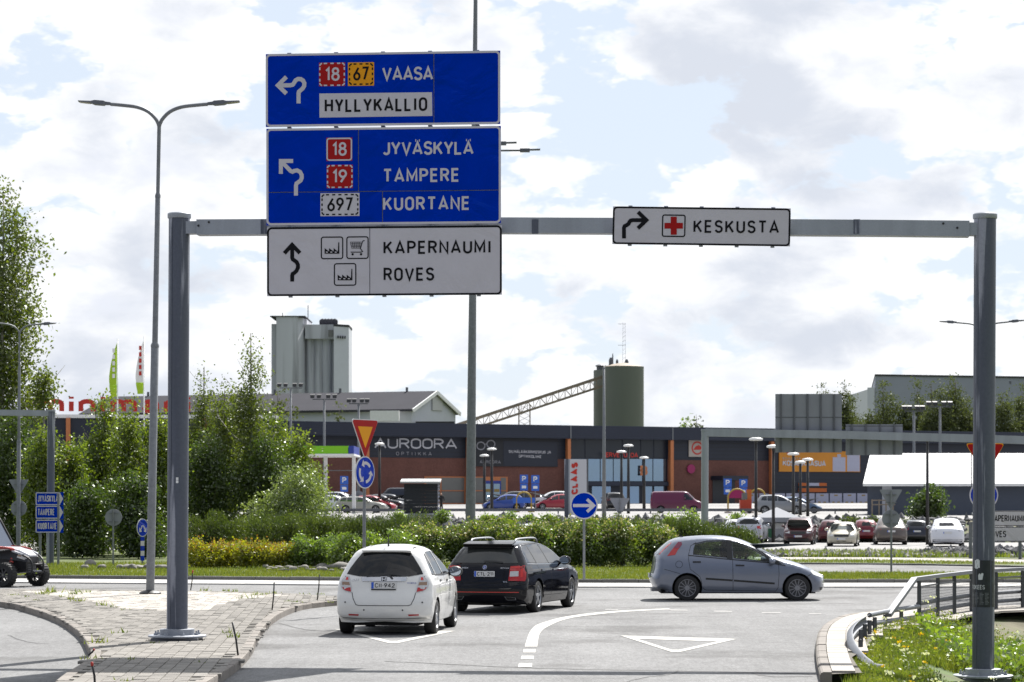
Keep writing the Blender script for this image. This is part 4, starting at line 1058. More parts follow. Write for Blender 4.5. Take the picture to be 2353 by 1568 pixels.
# ------------------------------------------------------------------ plants
bark = M('bark', (.12, .10, .08), .9, var=.3, vs_=6)
bark_w = M('birch_bark', (.34, .32, .28), .85, var=.45, vs_=5)
lf_willow = leafmat('willow_leaf', (0.05, 0.085, 0.008), (0.17, 0.205, 0.025), 0.56, 0.06)
lf_dark = leafmat('dark_leaf', (0.02, 0.042, 0.006), (0.07, 0.105, 0.014), 0.45, 0.07)
lf_pale = leafmat('pale_willow_leaf', (0.075, 0.11, 0.035), (0.21, 0.25, 0.1), 0.46, 0.08)
lf_birch = leafmat('birch_leaf', (0.045, 0.07, 0.008), (0.125, 0.145, 0.026), 0.54, 0.06)
lf_yell = leafmat('golden_spirea_leaf', (.13, .17, .01), (.34, .30, .02), .5, .06)
lf_red = leafmat('spirea_tip', (.22, .13, .02), (.35, .14, .03), .45, .05)
lf_hedge = leafmat('hedge_leaf', (0.06, 0.115, 0.014), (0.2, 0.26, 0.04), 0.5, 0.09)
lf_main = leafmat('shrub_leaf', (0.045, 0.09, 0.01), (0.16, 0.2, 0.03), 0.46, 0.08)
lf_flow = leafmat('cream_flower', (.30, .27, .14), (.42, .37, .22), .3, .04)
lf_pine = leafmat('pine_needle', (0.028, 0.05, 0.011), (0.095, 0.12, 0.022), 0.38, 0.04)
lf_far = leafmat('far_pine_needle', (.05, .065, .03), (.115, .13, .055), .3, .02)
lf_grass = leafmat('grass_blade', (.065, .105, .014), (.20, .20, .045), .42, .03)
lf_weed = leafmat('weed_leaf', (.055, .10, .014), (.20, .21, .04), .45, .04)
fl_white = leafmat('white_flower', (.62, .62, .55), (.75, .74, .68), .25, .03)
fl_yell = leafmat('yellow_flower', (.70, .42, .01), (.78, .55, .03), .25, .03)

def trunk_mesh(parent, h_, r, lean=(0, 0), limbs=6, mat=None, z_low=.35, spread=.3):
    mb = MB(); top = Vector((lean[0], lean[1], h_)); pts = [Vector((0, 0, -.1)), Vector((lean[0] * .3, lean[1] * .3, h_ * .4)), top]
    mb.tube(smooth_line(pts, h_ / 6), [r * (1 - .85 * i / max(1, len(smooth_line(pts, h_ / 6)) - 1)) for i in range(len(smooth_line(pts, h_ / 6)))], 7)
    for k in range(limbs):
        f_ = z_low + (.9 - z_low) * k / max(1, limbs - 1); a = random.uniform(0, 6.28); L_ = h_ * spread * (1.1 - f_) + .3
        b = Vector((lean[0] * f_, lean[1] * f_, h_ * f_)); mb.tube([b, b + Vector((math.cos(a) * L_ * .6, math.sin(a) * L_ * .6, L_ * .45)), b + Vector((math.cos(a) * L_, math.sin(a) * L_, L_ * .95))], [r * .4 * (1.1 - f_), r * .25 * (1.1 - f_), .008], 5)
    return mb.build('trunk', mat or bark, parent, smooth=True)
def tree(name, label, px_, Y, top, hw, leaf, n, size, group, base_z=None, clump=.22, per=16, low=.12, sharp=.8, mat=None, shell=.35, fat=1.0, aspect=.6, cat='tree', r=None, pointed=False):
    s = F / Y; x = (px_ - CX) / s; z0 = terrain(x, Y) if base_z is None else base_z; h_ = H - (top - HY) / s - z0; w_ = hw / s
    t = thing(name, label, cat, (x, Y, z0), 0, group)
    blobs = []; k = max(5, int(h_ / max(w_, .3) * 2.2))
    for i in range(k):
        f_ = low + (1 - low) * (i + .5) / k; q_ = (f_ - low) / (1 - low); prof = min(1.0, 1.15 * (1 - q_) ** .9 + .04) * min(1, .5 + q_ * 3) if pointed else math.sin(math.pi * min(1, q_ * .82 + .16)) ** sharp
        for q in range(2 if w_ > .6 else 1):
            rr = w_ * prof * random.uniform(.5, .78); a = random.uniform(0, 6.28); o_ = w_ * prof * random.uniform(.15, .55)
            blobs.append((math.cos(a) * o_, math.sin(a) * o_ * fat, h_ * f_ + random.uniform(-.1, .1) * w_, rr, rr * fat, rr * random.uniform(.8, 1.25)))
    pts = blob_points(blobs, n, clump, per, shell, .05)
    trunk_mesh(t, h_ * .93, r or max(.03, h_ * .012), (random.uniform(-.1, .1) * w_, 0), 7, mat, .25, .22)
    o = leaves_mesh('crown', pts, size, leaf, t, aspect=aspect, droop=.15)
    return t
WG = 'dense trees and willows left of the roundabout'
L_ = ['dense willow at the far left edge behind the street lamp', 'tall leafy tree behind the stacked blue direction boards', 'leafy tree in the dip right of the grey gantry post', 'tallest willow of the left thicket below the red shop letters', 'leafy tree between the red letters and the street lamp', 'leafy tree just left of the near gantry post',
      'low shrub with leaves coloured dark as shade behind the lone round sign back', 'low shrub with leaves coloured dark as shade beside the striped post']
for (px_, Y, top, hw, lf_, n), lab in zip([(25, 107, 950, 78, lf_dark, 15000), (100, 103, 985, 55, lf_willow, 12000), (162, 104, 1012, 46, lf_willow, 9000), (238, 108, 905, 52, lf_willow, 14000), (300, 105, 922, 58, lf_willow, 13000), (362, 103, 945, 52, lf_willow, 12000), (190, 99, 1120, 75, lf_dark, 9000), (318, 98, 1110, 82, lf_dark, 10000)], L_):  # last two shrubs: dark leaf colour paints in the thicket's lower interior shade
    tree('willow_tree', lab, px_, Y, top, hw, lf_, n, .125, WG, .12, fat=.9, low=.02, sharp=.55)
L_ = ['feathery tree top rising just right of the near gantry post', 'leafy tree below the grey hall roof', 'slender aspen with an airy pointed top in front of the concrete silo', 'leafy tree right of the slender aspen', 'round leafy tree at the right end of the thicket', 'dark leafy tree low beside the gantry post', 'dark leafy tree under the slender aspen', 'pale grey-green willow bush spreading over the dark pine shrubs']
for i, ((px_, Y, top, hw, lf_, n), lab) in enumerate(zip([(466, 118, 812, 50, lf_birch, 11000), (520, 114, 868, 56, lf_birch, 12000), (578, 110, 728, 50, lf_birch, 9500), (632, 114, 925, 56, lf_willow, 11000), (688, 112, 985, 52, lf_willow, 11000), (478, 108, 990, 66, lf_dark, 12000), (600, 109, 1010, 85, lf_dark, 15000), (660, 104, 1092, 112, lf_pale, 17000)], L_)):
    tree('aspen_tree' if i == 2 else 'willow_tree', lab, px_, Y, top, hw, lf_, n, .12 if i != 7 else .105, WG, .12, fat=.8, low=.02, sharp=1.5 if i in (0, 2) else .6, shell=.2 if i == 2 else .35, clump=.26 if i == 2 else .22, mat=bark_w if i == 2 else None, per=16 if i != 2 else 12)
tree('birch_tree', 'tall birch cut by the left edge of the picture', 2, 118, 402, 112, lf_birch, 21000, .17, None, .12, low=.2, sharp=.75, clump=.32, shell=.25, mat=bark_w, r=.16)
tree('birch_tree', 'small birch branch top right of the tall birch', 100, 116, 832, 22, lf_birch, 1300, .15, None, .12, low=.72, sharp=1.0, clump=.26, shell=.2, mat=bark_w)

# ---- shrubs on the roundabout
def shrub(name, label, px_, Y, top, hw, leaf, n, size, group, tips=None, flowers=None, z0=.12, deep=1.0, upright=0.0, aspect=.6, clump=.10, shell=.55):
    s = F / Y; x = (px_ - CX) / s; h_ = H - (top - HY) / s - z0; w_ = hw / s
    t = thing(name, label, 'shrub', (x, Y, z0), 0, group); blobs = []
    for k in range(9):
        a = random.uniform(0, 6.28); o_ = random.uniform(.1, .75); rr = random.uniform(.32, .5)
        blobs.append((math.cos(a) * o_ * w_, math.sin(a) * o_ * w_ * deep, h_ * random.uniform(.30, .64), w_ * rr * 1.3, w_ * rr * 1.3 * deep, h_ * rr * .88))
    pts = blob_points(blobs, n, clump, 12, shell, h_ * .03)
    mb = MB()
    for k in range(7):
        a = random.uniform(0, 6.28); mb.tube([(math.cos(a) * .06, math.sin(a) * .06, -.03), (math.cos(a) * w_ * .5, math.sin(a) * w_ * .5 * deep, h_ * .7)], [.018, .005], 5)
    mb.build('stem', bark, t)
    leaves_mesh('foliage', pts, size, leaf, t, aspect=aspect, up=upright)
    hi = pts[pts[:, 2] > h_ * .55]
    if tips is not None and len(hi):
        q = hi[rng.choice(len(hi), min(len(hi), n // 7))] + rng.normal(size=(min(len(hi), n // 7), 3)) * .03 + np.array([0, 0, .05]); leaves_mesh('new_shoots', q, size * .8, tips, t, aspect=.5)['kind'] = 'stuff'
    if flowers is not None and len(hi):
        m_ = min(len(hi), n // 15); q = hi[rng.choice(len(hi), m_)] + rng.normal(size=(m_, 3)) * .03 + np.array([0, -.03, .04]); leaves_mesh('flower_heads', q, size * .85, flowers, t, aspect=1.0)['kind'] = 'stuff'
    return t
ORD = ['first', 'second', 'third', 'fourth', 'fifth', 'sixth', 'seventh', 'eighth', 'ninth', 'tenth', 'eleventh', 'twelfth', 'thirteenth', 'fourteenth']
for k, px_ in enumerate((446, 486, 528, 570, 612, 650)):
    shrub('spirea_shrub', ORD[k] + ' golden spirea with orange shoots counting right from the near gantry post', px_, 84.5 + random.uniform(-.4, .4), 1236 + random.uniform(-5, 8) + k * 2, 34, lf_yell, 2600, .075, 'golden spirea in the front hedge row', tips=lf_red, deep=1.2)
for k, px_ in enumerate((690, 728, 766, 804, 842, 880, 918)):
    shrub('hedge_shrub', ORD[k] + ' bright green low hedge shrub counting right from the golden spirea', px_, 84.0 + random.uniform(-.4, .4), 1234 - k * 2 + random.uniform(-5, 5), 34, lf_hedge, 3000, .085, 'bright green front hedge', deep=1.2)
for k, px_ in enumerate(range(962, 1530, 47)):
    shrub('flowering_shrub', ORD[k] + ' cream flowered shrub of the tall hedge counting right from the white hatchback', px_, 86.0 + random.uniform(-.6, .6), 1198 + random.uniform(-6, 8) + (12 if px_ > 1490 else 0), 42, lf_main, 5200, .085, 'cream flowering hedge', flowers=lf_flow, deep=1.2)
for k, px_ in enumerate(range(460, 980, 50)):
    shrub('pine_shrub', ORD[k] + ' dark dwarf pine behind the low hedge counting from the near gantry post', px_, 95 + random.uniform(-1, 1), 1176 + random.uniform(-8, 10), 52, lf_pine, 5200, .13, 'dwarf pines behind the low hedge', deep=1.2, upright=1.6, aspect=.22)
for k, px_ in enumerate(range(1262, 1700, 48)):
    shrub('pine_shrub', ORD[k] + ' dark dwarf pine behind the flowering hedge counting right from the white pylon', px_, 94 + random.uniform(-1, 1), 1188 + random.uniform(-8, 8) + max(0, px_ - 1590) * .28, 50, lf_pine, 5600, .13, 'dwarf pines behind the flowering hedge', deep=1.2, upright=1.6, aspect=.22)
for px_, top, hw, Y, lab in ((1585, 1158, 26, 150, 'thin yellow-green bush in front of the purple van'), (1700, 1178, 20, 176, 'small green bush under the yellow trolley hoop'), (1545, 1186, 18, 176, 'small bush on the lot edge left of the yellow-green bush'), (1172, 1178, 16, 178, 'low bush on the lot edge right of the tall mast'), (1120, 1184, 15, 178, 'low bush on the lot edge before the black lamp posts'), (1215, 1185, 17, 178, 'low bush on the lot edge under the blue car'), (1262, 1183, 18, 178, 'low bush on the lot edge left of the white pylon'), (1018, 1172, 13, 178, 'narrow bush right of the dark kiosk'), (918, 1176, 11, 178, 'narrow bush left of the dark kiosk'), (2004, 1186, 38, 174, 'dark bush before the low grey warehouse'), (2070, 1190, 34, 174, 'dark bush behind the bronze car'), (1960, 1190, 26, 174, 'dark bush behind the cream car')):
    shrub('small_bush', lab, px_, Y, top, hw, lf_pine if px_ > 1900 else lf_hedge, 900, .17, 'bushes along the edge of the car park', z0=terrain(0, Y), clump=.15)
tree('round_tree', 'round bushy tree in front of the grey warehouse wall', 2133, 186, 1138, 44, lf_dark, 5000, .22, None, None, low=.05, sharp=.5, clump=.25)
FG = 'pines on the far ridge'
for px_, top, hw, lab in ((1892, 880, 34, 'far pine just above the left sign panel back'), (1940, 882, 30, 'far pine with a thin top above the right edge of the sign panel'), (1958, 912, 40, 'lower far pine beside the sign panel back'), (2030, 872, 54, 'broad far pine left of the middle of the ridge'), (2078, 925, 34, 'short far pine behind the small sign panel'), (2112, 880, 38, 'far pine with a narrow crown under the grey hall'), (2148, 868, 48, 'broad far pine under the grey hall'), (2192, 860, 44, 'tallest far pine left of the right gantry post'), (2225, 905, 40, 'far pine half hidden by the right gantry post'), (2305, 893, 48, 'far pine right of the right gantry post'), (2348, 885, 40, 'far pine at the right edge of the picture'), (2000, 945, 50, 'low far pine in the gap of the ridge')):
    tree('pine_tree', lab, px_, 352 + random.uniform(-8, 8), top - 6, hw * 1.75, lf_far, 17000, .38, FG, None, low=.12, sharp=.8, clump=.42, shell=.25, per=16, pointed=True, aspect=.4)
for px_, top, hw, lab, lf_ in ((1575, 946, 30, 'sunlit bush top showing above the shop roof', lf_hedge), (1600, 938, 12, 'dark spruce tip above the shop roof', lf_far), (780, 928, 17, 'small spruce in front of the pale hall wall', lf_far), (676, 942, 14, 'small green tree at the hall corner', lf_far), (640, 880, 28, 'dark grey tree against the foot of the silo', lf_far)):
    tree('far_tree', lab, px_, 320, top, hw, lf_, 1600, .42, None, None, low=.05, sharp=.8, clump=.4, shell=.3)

# ---- turf, bank and weeds
def blades(name, x, y, z, h_, wd, mat, lean=.35, parent=None):
    n = len(x); a = rng.uniform(0, 2 * np.pi, n); d = np.stack([np.cos(a), np.sin(a)], 1); l = rng.uniform(0, lean, n) * h_; b = rng.uniform(0, 2 * np.pi, n)
    v = np.zeros((n, 3, 3)); v[:, 0] = np.stack([x - d[:, 0] * wd, y - d[:, 1] * wd, z], 1); v[:, 1] = np.stack([x + d[:, 0] * wd, y + d[:, 1] * wd, z], 1); v[:, 2] = np.stack([x + np.cos(b) * l, y + np.sin(b) * l, z + h_], 1)
    me = bpy.data.meshes.new(name); me.vertices.add(3 * n); me.loops.add(3 * n); me.polygons.add(n)
    me.vertices.foreach_set('co', v.reshape(-1)); me.loops.foreach_set('vertex_index', np.arange(3 * n, dtype=np.int32)); me.polygons.foreach_set('loop_start', np.arange(0, 3 * n, 3, dtype=np.int32)); me.update(calc_edges=True)
    return link(name, me, mat, parent)
n = 120000
x = rng.uniform(-17, 18, n); y = 71 + 20 * rng.uniform(0, 1, n) ** 1.6
ok = inside_np(rb_poly, x, y) & (dist_line(fl, x, y) > .25); x, y = x[ok], y[ok]
pat = .6 + .4 * np.sin(x * 1.3 + 2 * np.sin(y * .9)) * np.cos(y * 1.1 + x * .4)
g1 = blades('grass', x, y, np.full(len(x), .11), rng.uniform(.03, .13, len(x)) * (.55 + .6 * pat), .012, lf_grass)
tag(g1, 'short grass on the roundabout between the kerb and the hedge', 'grass', kind='stuff')
n = 16000
x = rng.uniform(8, 24, n); y = rng.uniform(92, 106, n); vp = [(G(a, b, .05).x, G(a, b, .05).y) for a, b in [(1500, 1294), (2000, 1294), (2353, 1300.5), (2800, 1306), (2800, 1298), (2353, 1293.5), (2000, 1287), (1500, 1286)]]
ok = inside_np(vp, x, y); x, y = x[ok], y[ok]
tag(blades('grass', x, y, np.full(len(x), .04), rng.uniform(.04, .12, len(x)), .015, lf_grass), 'strip of grass beyond the side road on the right', 'grass', kind='stuff')
# wild bank below the guard rail
def bank_pts(n, x0, x1, y0, y1):
    x = rng.uniform(x0, x1, n); y = rng.uniform(y0, y1, n); bx = np.array([bank_x(v) for v in y]); ok = (x > bx - .10) & (x < 12) & ~((np.abs(x - rb.x + .25) < .75) & (y > rb.y - 3.4) & (y < rb.y + .5)); x, y = x[ok], y[ok]      # the bank is bare round the foot of the post
    return x, y, np.array([ground_z(a, b) for a, b in zip(x, y)])
x, y, z = bank_pts(52000, 3.6, 9.4, 31, 46.5); hh = rng.uniform(.10, .42, len(x)) * np.clip((x - 4.6) / 3.0, .35, 1)
tag(blades('grass', x, y, z, hh, .009, lf_weed, .55), 'tall wild grass on the bank under the guard rail', 'grass', kind='stuff')
x, y, z = bank_pts(30000, 4.4, 9.6, 31, 47); pts = np.stack([x, y, z + rng.uniform(.03, .42, len(x)) * np.clip((x - 4.6) / 3.0, .25, 1)], 1)
tag(leaves_mesh('wild_plants', pts, .055, lf_weed, aspect=.4, up=.6), 'leafy wild plants growing on the bank under the guard rail', 'wild plants', kind='stuff')
x, y, z = bank_pts(16000, 6.4, 9.8, 31, 45); k = x > 6.9; x, y, z = x[k], y[k], z[k]; pts = np.stack([x, y, z + rng.uniform(.05, .45, len(x))], 1)
tag(leaves_mesh('wild_plants', pts, .10, lf_hedge, aspect=.6, up=.5), 'broad leaved bright plants around the foot of the right gantry post', 'wild plants', kind='stuff')
def flower_patch(label, n, x0, x1, y0, y1, mat, hmin, hmax, size, per):
    x, y, z = bank_pts(n, x0, x1, y0, y1); hh = rng.uniform(hmin, hmax, len(x)) * np.clip((x - 4.4) / 3.0, .3, 1) * .85; mb_p = []
    for a, b, c, d in zip(x, y, z, hh): mb_p.append(np.stack([rng.normal(a, size, per), rng.normal(b, size, per), rng.normal(c + d, size * .3, per)], 1))
    o = leaves_mesh('flower_heads', np.concatenate(mb_p), .034, mat, aspect=1.0, up=1.5); tag(o, label, 'flowers', kind='stuff')
    blades('flower_stems', x, y, z, hh, .006, lf_weed, .05, o)['kind'] = 'stuff'
flower_patch('white umbels of yarrow dotted over the bank', 120, 4.8, 9.5, 31, 46, fl_white, .45, .78, .035, 9)
flower_patch('yellow flower heads on the bank beside the guard rail', 34, 4.9, 7.6, 33, 45, fl_yell, .35, .6, .03, 7)
# weeds in the paving
def weed(px_, py_, h_, n, flower=False):
    b0 = G(px_, py_, .12); t = thing('weed', 'small green weed growing from the joints of the island paving', 'weed', b0, 0, 'weeds in the paving joints')
    n = max(6, int(n * .7)); x = rng.normal(0, .04 + h_ * .22, n); y = rng.normal(0, .1, n); o = blades('leaves', x, y, np.full(n, -.005), rng.uniform(.2, .75, n) * h_, .014, lf_weed, 1.1, t)
for a, b, c_, d in ((118, 1362, .28, 60), (100, 1366, .2, 40), (170, 1366, .25, 30), (182, 1362, .16, 26), (205, 1362, .14, 20), (165, 1378, .18, 40), (182, 1382, .15, 34), (140, 1372, .1, 20), (242, 1392, .2, 24), (60, 1372, .09, 22), (30, 1368, .09, 22), (85, 1380, .08, 18), (255, 1396, .1, 18), (292, 1402, .07, 14), (341, 1403, .07, 14), (473, 1358, .18, 26), (520, 1359, .14, 22), (536, 1360, .14, 20), (560, 1376, .28, 22), (590, 1368, .2, 26), (612, 1366, .16, 26), (630, 1364, .12, 22), (665, 1382, .07, 20), (682, 1384, .09, 22), (225, 1478, .22, 18), (275, 1455, .18, 14), (540, 1465, .16, 20), (525, 1456, .2, 14), (205, 1515, .12, 24), (283, 1566, .08, 18), (350, 1478, .06, 12), (295, 1516, .08, 14), (465, 1523, .06, 10), (704, 1366, .1, 12), (735, 1366, .1, 16), (760, 1384, .07, 14)):
    weed(a, b, c_, d)
# ---- stones
stone_m = M('field_stone', (.19, .18, .165), .9, var=.25, vs_=5, rnd=.2, bump=.5, bs=12)
dark_rock = M('blasted_rock', (.12, .12, .125), .95, var=.35, vs_=2, isl=.4)
ico = bmesh.new(); bmesh.ops.create_icosphere(ico, subdivisions=2, radius=1.0)
def stone_mesh(seed):
    rs = np.random.default_rng(seed); vs_ = [v.co.copy() for v in ico.verts]; d = rs.normal(size=(6, 3)); out_ = []
    for v in vs_:
        f_ = 1.0
        for q in d: f_ += .09 * math.sin(2.2 * v.dot(Vector(q)) + q[0] * 5)
        out_.append(v * f_)
    me = bpy.data.meshes.new('stone'); me.from_pydata([tuple(v) for v in out_], [], [tuple(v.index for v in f.verts) for f in ico.faces]); me.polygons.foreach_set('use_smooth', [True] * len(me.polygons)); me.materials.append(stone_m); return me
sm = [stone_mesh(k) for k in range(5)]
def stone(px_, py_, r):
    p = G(px_, py_, .13); o = bpy.data.objects.new('stone', random.choice(sm)); C.objects.link(o); o.location = (p.x, p.y, .12 + r * .25); o.scale = (r * random.uniform(1, 1.6), r * random.uniform(.8, 1.2), r * random.uniform(.6, .85)); o.rotation_euler = (0, 0, random.uniform(0, 6))
    tag(o, 'rounded grey field stone lying in the grass in front of the hedge', 'stone', 'field stones along the hedge')
for k in range(34): stone(610 + k * 6.9, 1309 + random.uniform(-4, 4), random.uniform(.07, .16))
for px_, py_, r in ((796, 1305, .3), (778, 1307, .26), (745, 1306, .2), (207, 1299, .17), (440, 1301, .2), (470, 1303, .2), (195, 1307, .12), (275, 1306, .13), (290, 1306, .15), (305, 1307, .16), (320, 1306, .15), (345, 1306, .15), (370, 1307, .13), (235, 1306, .12)): stone(px_, py_, r)
def rubble(name, label, n, fx, smin, smax, mat):
    mb = MB(); tet = [(1, 1, 1), (-1, -1, 1), (-1, 1, -1), (1, -1, -1), (0, 0, 1.5), (0, -1.4, 0)]
    bmv = [Vector(v.co) for v in ico.verts][:12]; base = bmesh.new(); bmesh.ops.create_icosphere(base, subdivisions=1, radius=1.0); bv = np.array([v.co[:] for v in base.verts]); bf = np.array([[v.index for v in f.verts] for f in base.faces]); base.free()
    P_ = fx(n); n = len(P_); s = rng.uniform(smin, smax, (n, 1, 1)) * rng.uniform(.6, 1.4, (n, 1, 3)); jit = rng.uniform(.6, 1.3, (n, len(bv), 1)); v = bv[None] * jit * s + P_[:, None, :]
    f = (bf[None] + (np.arange(n) * len(bv))[:, None, None]).reshape(-1, 3); me = bpy.data.meshes.new(name); me.from_pydata(v.reshape(-1, 3).tolist(), [], f.tolist()); me.update(); o = link(name, me, mat); tag(o, label, 'rubble', kind='stuff')
def bank_rub(n):
    x = rng.uniform(8, 34, n); y = rng.uniform(110, 134, n); return np.stack([x, y, np.array([terrain(a, b) for a, b in zip(x, y)]) - .02], 1)
rubble('rubble', 'loose grey stones on the rough strip between footpath and parked cars', 2600, bank_rub, .06, .22, M('grey_rubble', (.25, .24, .23), .95, var=.3, vs_=2, isl=.4))
def bank_rub2(n):
    x = rng.uniform(19.5, 30, n); y = rng.uniform(112, 128, n); return np.stack([x, y, np.array([terrain(a, b) for a, b in zip(x, y)]) + .25 * np.exp(-((x - 23) / 3) ** 2) * rng.uniform(0, 1, n)], 1)
rubble('rubble', 'pile of dark rock under the white boards at the right edge', 1500, bank_rub2, .08, .24, dark_rock)
def emb(n):
    x = rng.uniform(-45, 60, n); y = rng.uniform(169, 181, n); return np.stack([x, y, np.array([terrain(a, b) for a, b in zip(x, y)]) - .02], 1)
rubble('rubble', 'dark rock bank between the lower and the upper car park', 3200, emb, .12, .42, dark_rock)
x = rng.uniform(8, 26, 9000); y = rng.uniform(108, 133, 9000); z = np.array([terrain(a, b) for a, b in zip(x, y)])
tag(blades('grass', x, y, z, rng.uniform(.05, .28, len(x)), .03, lf_weed), 'sparse weeds among the stones beyond the footpath', 'grass', kind='stuff')
# ------------------------------------------------------------------ buildings
brick = M('red_brick', (.15, .062, .048), .85, var=.12, vs_=.8, fine=.2, fs=6)
navy = M('navy_cladding', (.013, .018, .034), .55, var=.08, vs_=.6)
navy_l = M('navy_parapet', (.017, .024, .048), .55, var=.06, vs_=.6)
orange_m = M('orange_steel', (.50, .17, .06), .55, var=.1)
concrete = M('stained_concrete', (.50, .515, .56), .9, var=.16, vs_=.12, streak=True, alt=(.27, .275, .30), alt_s=.35, alt_lo=.45, alt_hi=.65)
white_clad = M('pale_cladding', (.50, .52, .58), .6, var=.05, vs_=.5)
roof_grey = M('grey_roof', (.055, .055, .064), .95, spec=.1, var=.08, vs_=.3)
green_silo = M('olive_silo', (.125, .14, .115), .6, var=.08, vs_=.3, streak=True)
rust = M('rusty_steel', (.26, .21, .16), .7, var=.2, vs_=1)
wh_roof = M('white_metal_roof', (.47, .475, .48), .6, var=.07, vs_=.4, streak=True)
wh_wall = M('blue_grey_wall', (.085, .10, .135), .7, var=.06, vs_=.5)
hall_m = M('grey_blue_hall', (.27, .29, .35), .6, var=.05, vs_=.2)
mirror = M('shop_glass', (.30, .42, .58), .05, .9)
dark_glass = M('dark_shop_glass', (.028, .034, .046), .25, spec=.4)
gl_int = M('grey_window', (.16, .16, .15), .3, var=.15, vs_=.5)
red_l = M('red_letters', (.48, .022, .012), .5); silver_l = M('silver_letters', (.5, .5, .54), .4, .2); grey_l = M('grey_letters', (.25, .25, .28), .5)
banner_m = M('dark_banner', (.012, .014, .020), .6, var=.1); amber = M('amber_banner', (.60, .24, .02), .6, var=.08, vs_=.3); orange_p = M('orange_panel', (.50, .12, .02), .6)
poster_w = M('white_poster', (.42, .43, .55), .5, var=.05); ochre = M('ochre_print', (.32, .22, .06), .6)
lime = M('lime_green', (.20, .52, .01), .5); lime_f = M('lime_flag', (.36, .55, .02), .7); blue_m = M('deep_blue', (.02, .045, .28), .5); bluep = M('parking_blue', (.03, .12, .52), .5)
cream_m = M('cream_panel', (.42, .38, .34), .6); magenta = M('magenta_panel', (.30, .012, .10), .5); ylw = M('yellow_tube', (.38, .26, .03), .6)

A = P(640, HY, 267); B = P(1838, HY, 297); A.z = B.z = 0
fm = Frame(A, B - A, (0, 0, 1)); s_of = lambda px_: F / fm.hit(px_, HY).y
def U(px_): return fm.uv(px_, HY)[0]
def V(px_, py_): return fm.uv(px_, py_)[1]
mall = thing('shop_building', 'long brick and navy shopping centre with a tall navy parapet', 'building', fm.at(U(1250), 1.6))
def fbox(name, mat, x0, x1, y0, y1, o0, o1, ref=None, parent=None):
    r_ = ref if ref is not None else x0; mb = MB(); fm.box(mb, U(x0), U(x1), V(r_, y1), V(r_, y0), o0, o1); return mb.build(name, mat, parent or mall, world=True)
def zbox(name, mat, x0, x1, z0, z1, o0, o1, parent=None):
    mb = MB(); fm.box(mb, U(x0), U(x1), z0, z1, o0, o1); return mb.build(name, mat, parent or mall, world=True)
zbox('brick_wall', brick, 640, 1306, 1.0, 6.84, -40, 0)
zbox('brick_wall', brick, 1533, 1768, 1.0, 6.84, -40, 0)
for x0, x1 in ((640, 1306), (1533, 1768)):
    c = zbox('upper_cladding', navy, x0, x1, 6.84, 9.03, -40, .05)
for k in range(5):
    z = 7.0 + k * .42
    for x0, x1 in ((640, 1306), (1533, 1768)): zbox('cladding_groove', banner_m, x0, x1, z, z + .05, .05, .065)
par = zbox('parapet', navy_l, 600, 2460, 9.03, 10.46, -41, .9)
for k in range(6): zbox('parapet_rib', navy, 600, 2460, 9.12 + k * .23, 9.17 + k * .23, .9, .93, par)
for x_ in (1083, 1302, 1536, 1770): zbox('parapet_joint', galv_l, x_ - 1.2, x_ + 1.2, 9.03, 10.45, .9, .95, par)
nv = zbox('navy_wall', navy, 1768, 2460, 1.0, 9.03, -40, 0)
for k in range(16): zbox('cladding_groove', banner_m, 1768, 2000, 2.2 + k * .42, 2.25 + k * .42, .0, .015, nv)
for x_ in (838, 1071, 1300, 1536, 1767): zbox('orange_column', orange_m, x_ - 3.6, x_ + 3.6, 1.3, 9.0, .3, .8)
# lettering of the optician
def ftext(word, x0, y0, x1, y1, cap_px, mat, wt=.13, gap=.25, off=.12, par_=None, shear=0):
    mb = MB(); write(mb, fm, word, (U(x0), V(x0, y0)), (U(x1), V(x1, y1)), cap_px / s_of((x0 + x1) / 2), wt, off, gap, shear); return mb.build('lettering', mat, par_ or mall, world=True, fix=False)
ftext('AUROORA', 859, 1031, 1049, 1032.5, 24, silver_l, .15, .16)
ftext('OPTIIKKA', 909, 1047, 991, 1047.5, 8.5, grey_l, .16, .6)
bn = fbox('banner', banner_m, 1092, 1280, 997, 1072, .06, .16)
b2 = fbox('banner_field', navy, 1155, 1279, 1014, 1071, .16, .18, parent=bn)
ftext('SILM\u00c4L\u00c4\u00c4K\u00c4RIKESKUS JA', 1167, 1041, 1264, 1043, 6.5, silver_l, .17, .22, .2, bn)
ftext('OPTIKKOLIIKE', 1190, 1052, 1242, 1053, 6.5, silver_l, .17, .22, .2, bn)
ftext('AUROORA', 1100, 1065, 1149, 1066, 7, grey_l, .16, .2, .2, bn)
for cx, cy in ((1103, 1025), (1126, 1021)):
    mb = MB(); u, v = U(cx), V(cx, cy); stroke(mb, fm, arc(u, v, .48, .40, 0, 360, 18), .12, .2); mb.build('glasses_emblem', grey_l, bn, world=True, fix=False)
mb = MB(); stroke(mb, fm, [(U(1112), V(1112, 1022)), (U(1118), V(1118, 1020))], .1, .201); mb.build('glasses_bridge', grey_l, bn, world=True, fix=False)
# optician's windows and doors
fbox('window_surround', orange_m, 975, 1166, 1095, 1160, .01, .06)
for x0, x1 in ((979, 1011), (1014, 1066), (1079, 1112), (1150, 1162)):
    w_ = fbox('window', gl_int, x0, x1, 1098, 1156, .06, .08); zb_ = V(x0, 1128); mb = MB(); fm.box(mb, U(x0), U(x1), zb_ - .05, zb_ + .05, .08, .12); mb.build('glazing_bar', orange_m, w_, world=True)
fbox('door', blue_m, 1111, 1150, 1105, 1160, .06, .13)
for x0 in (1114, 1133): d_ = fbox('door_pane', mirror, x0, x0 + 14, 1112, 1158, .13, .15); fbox('door_notice', ochre, x0 + 1, x0 + 13, 1124, 1131, .15, .16, parent=d_)
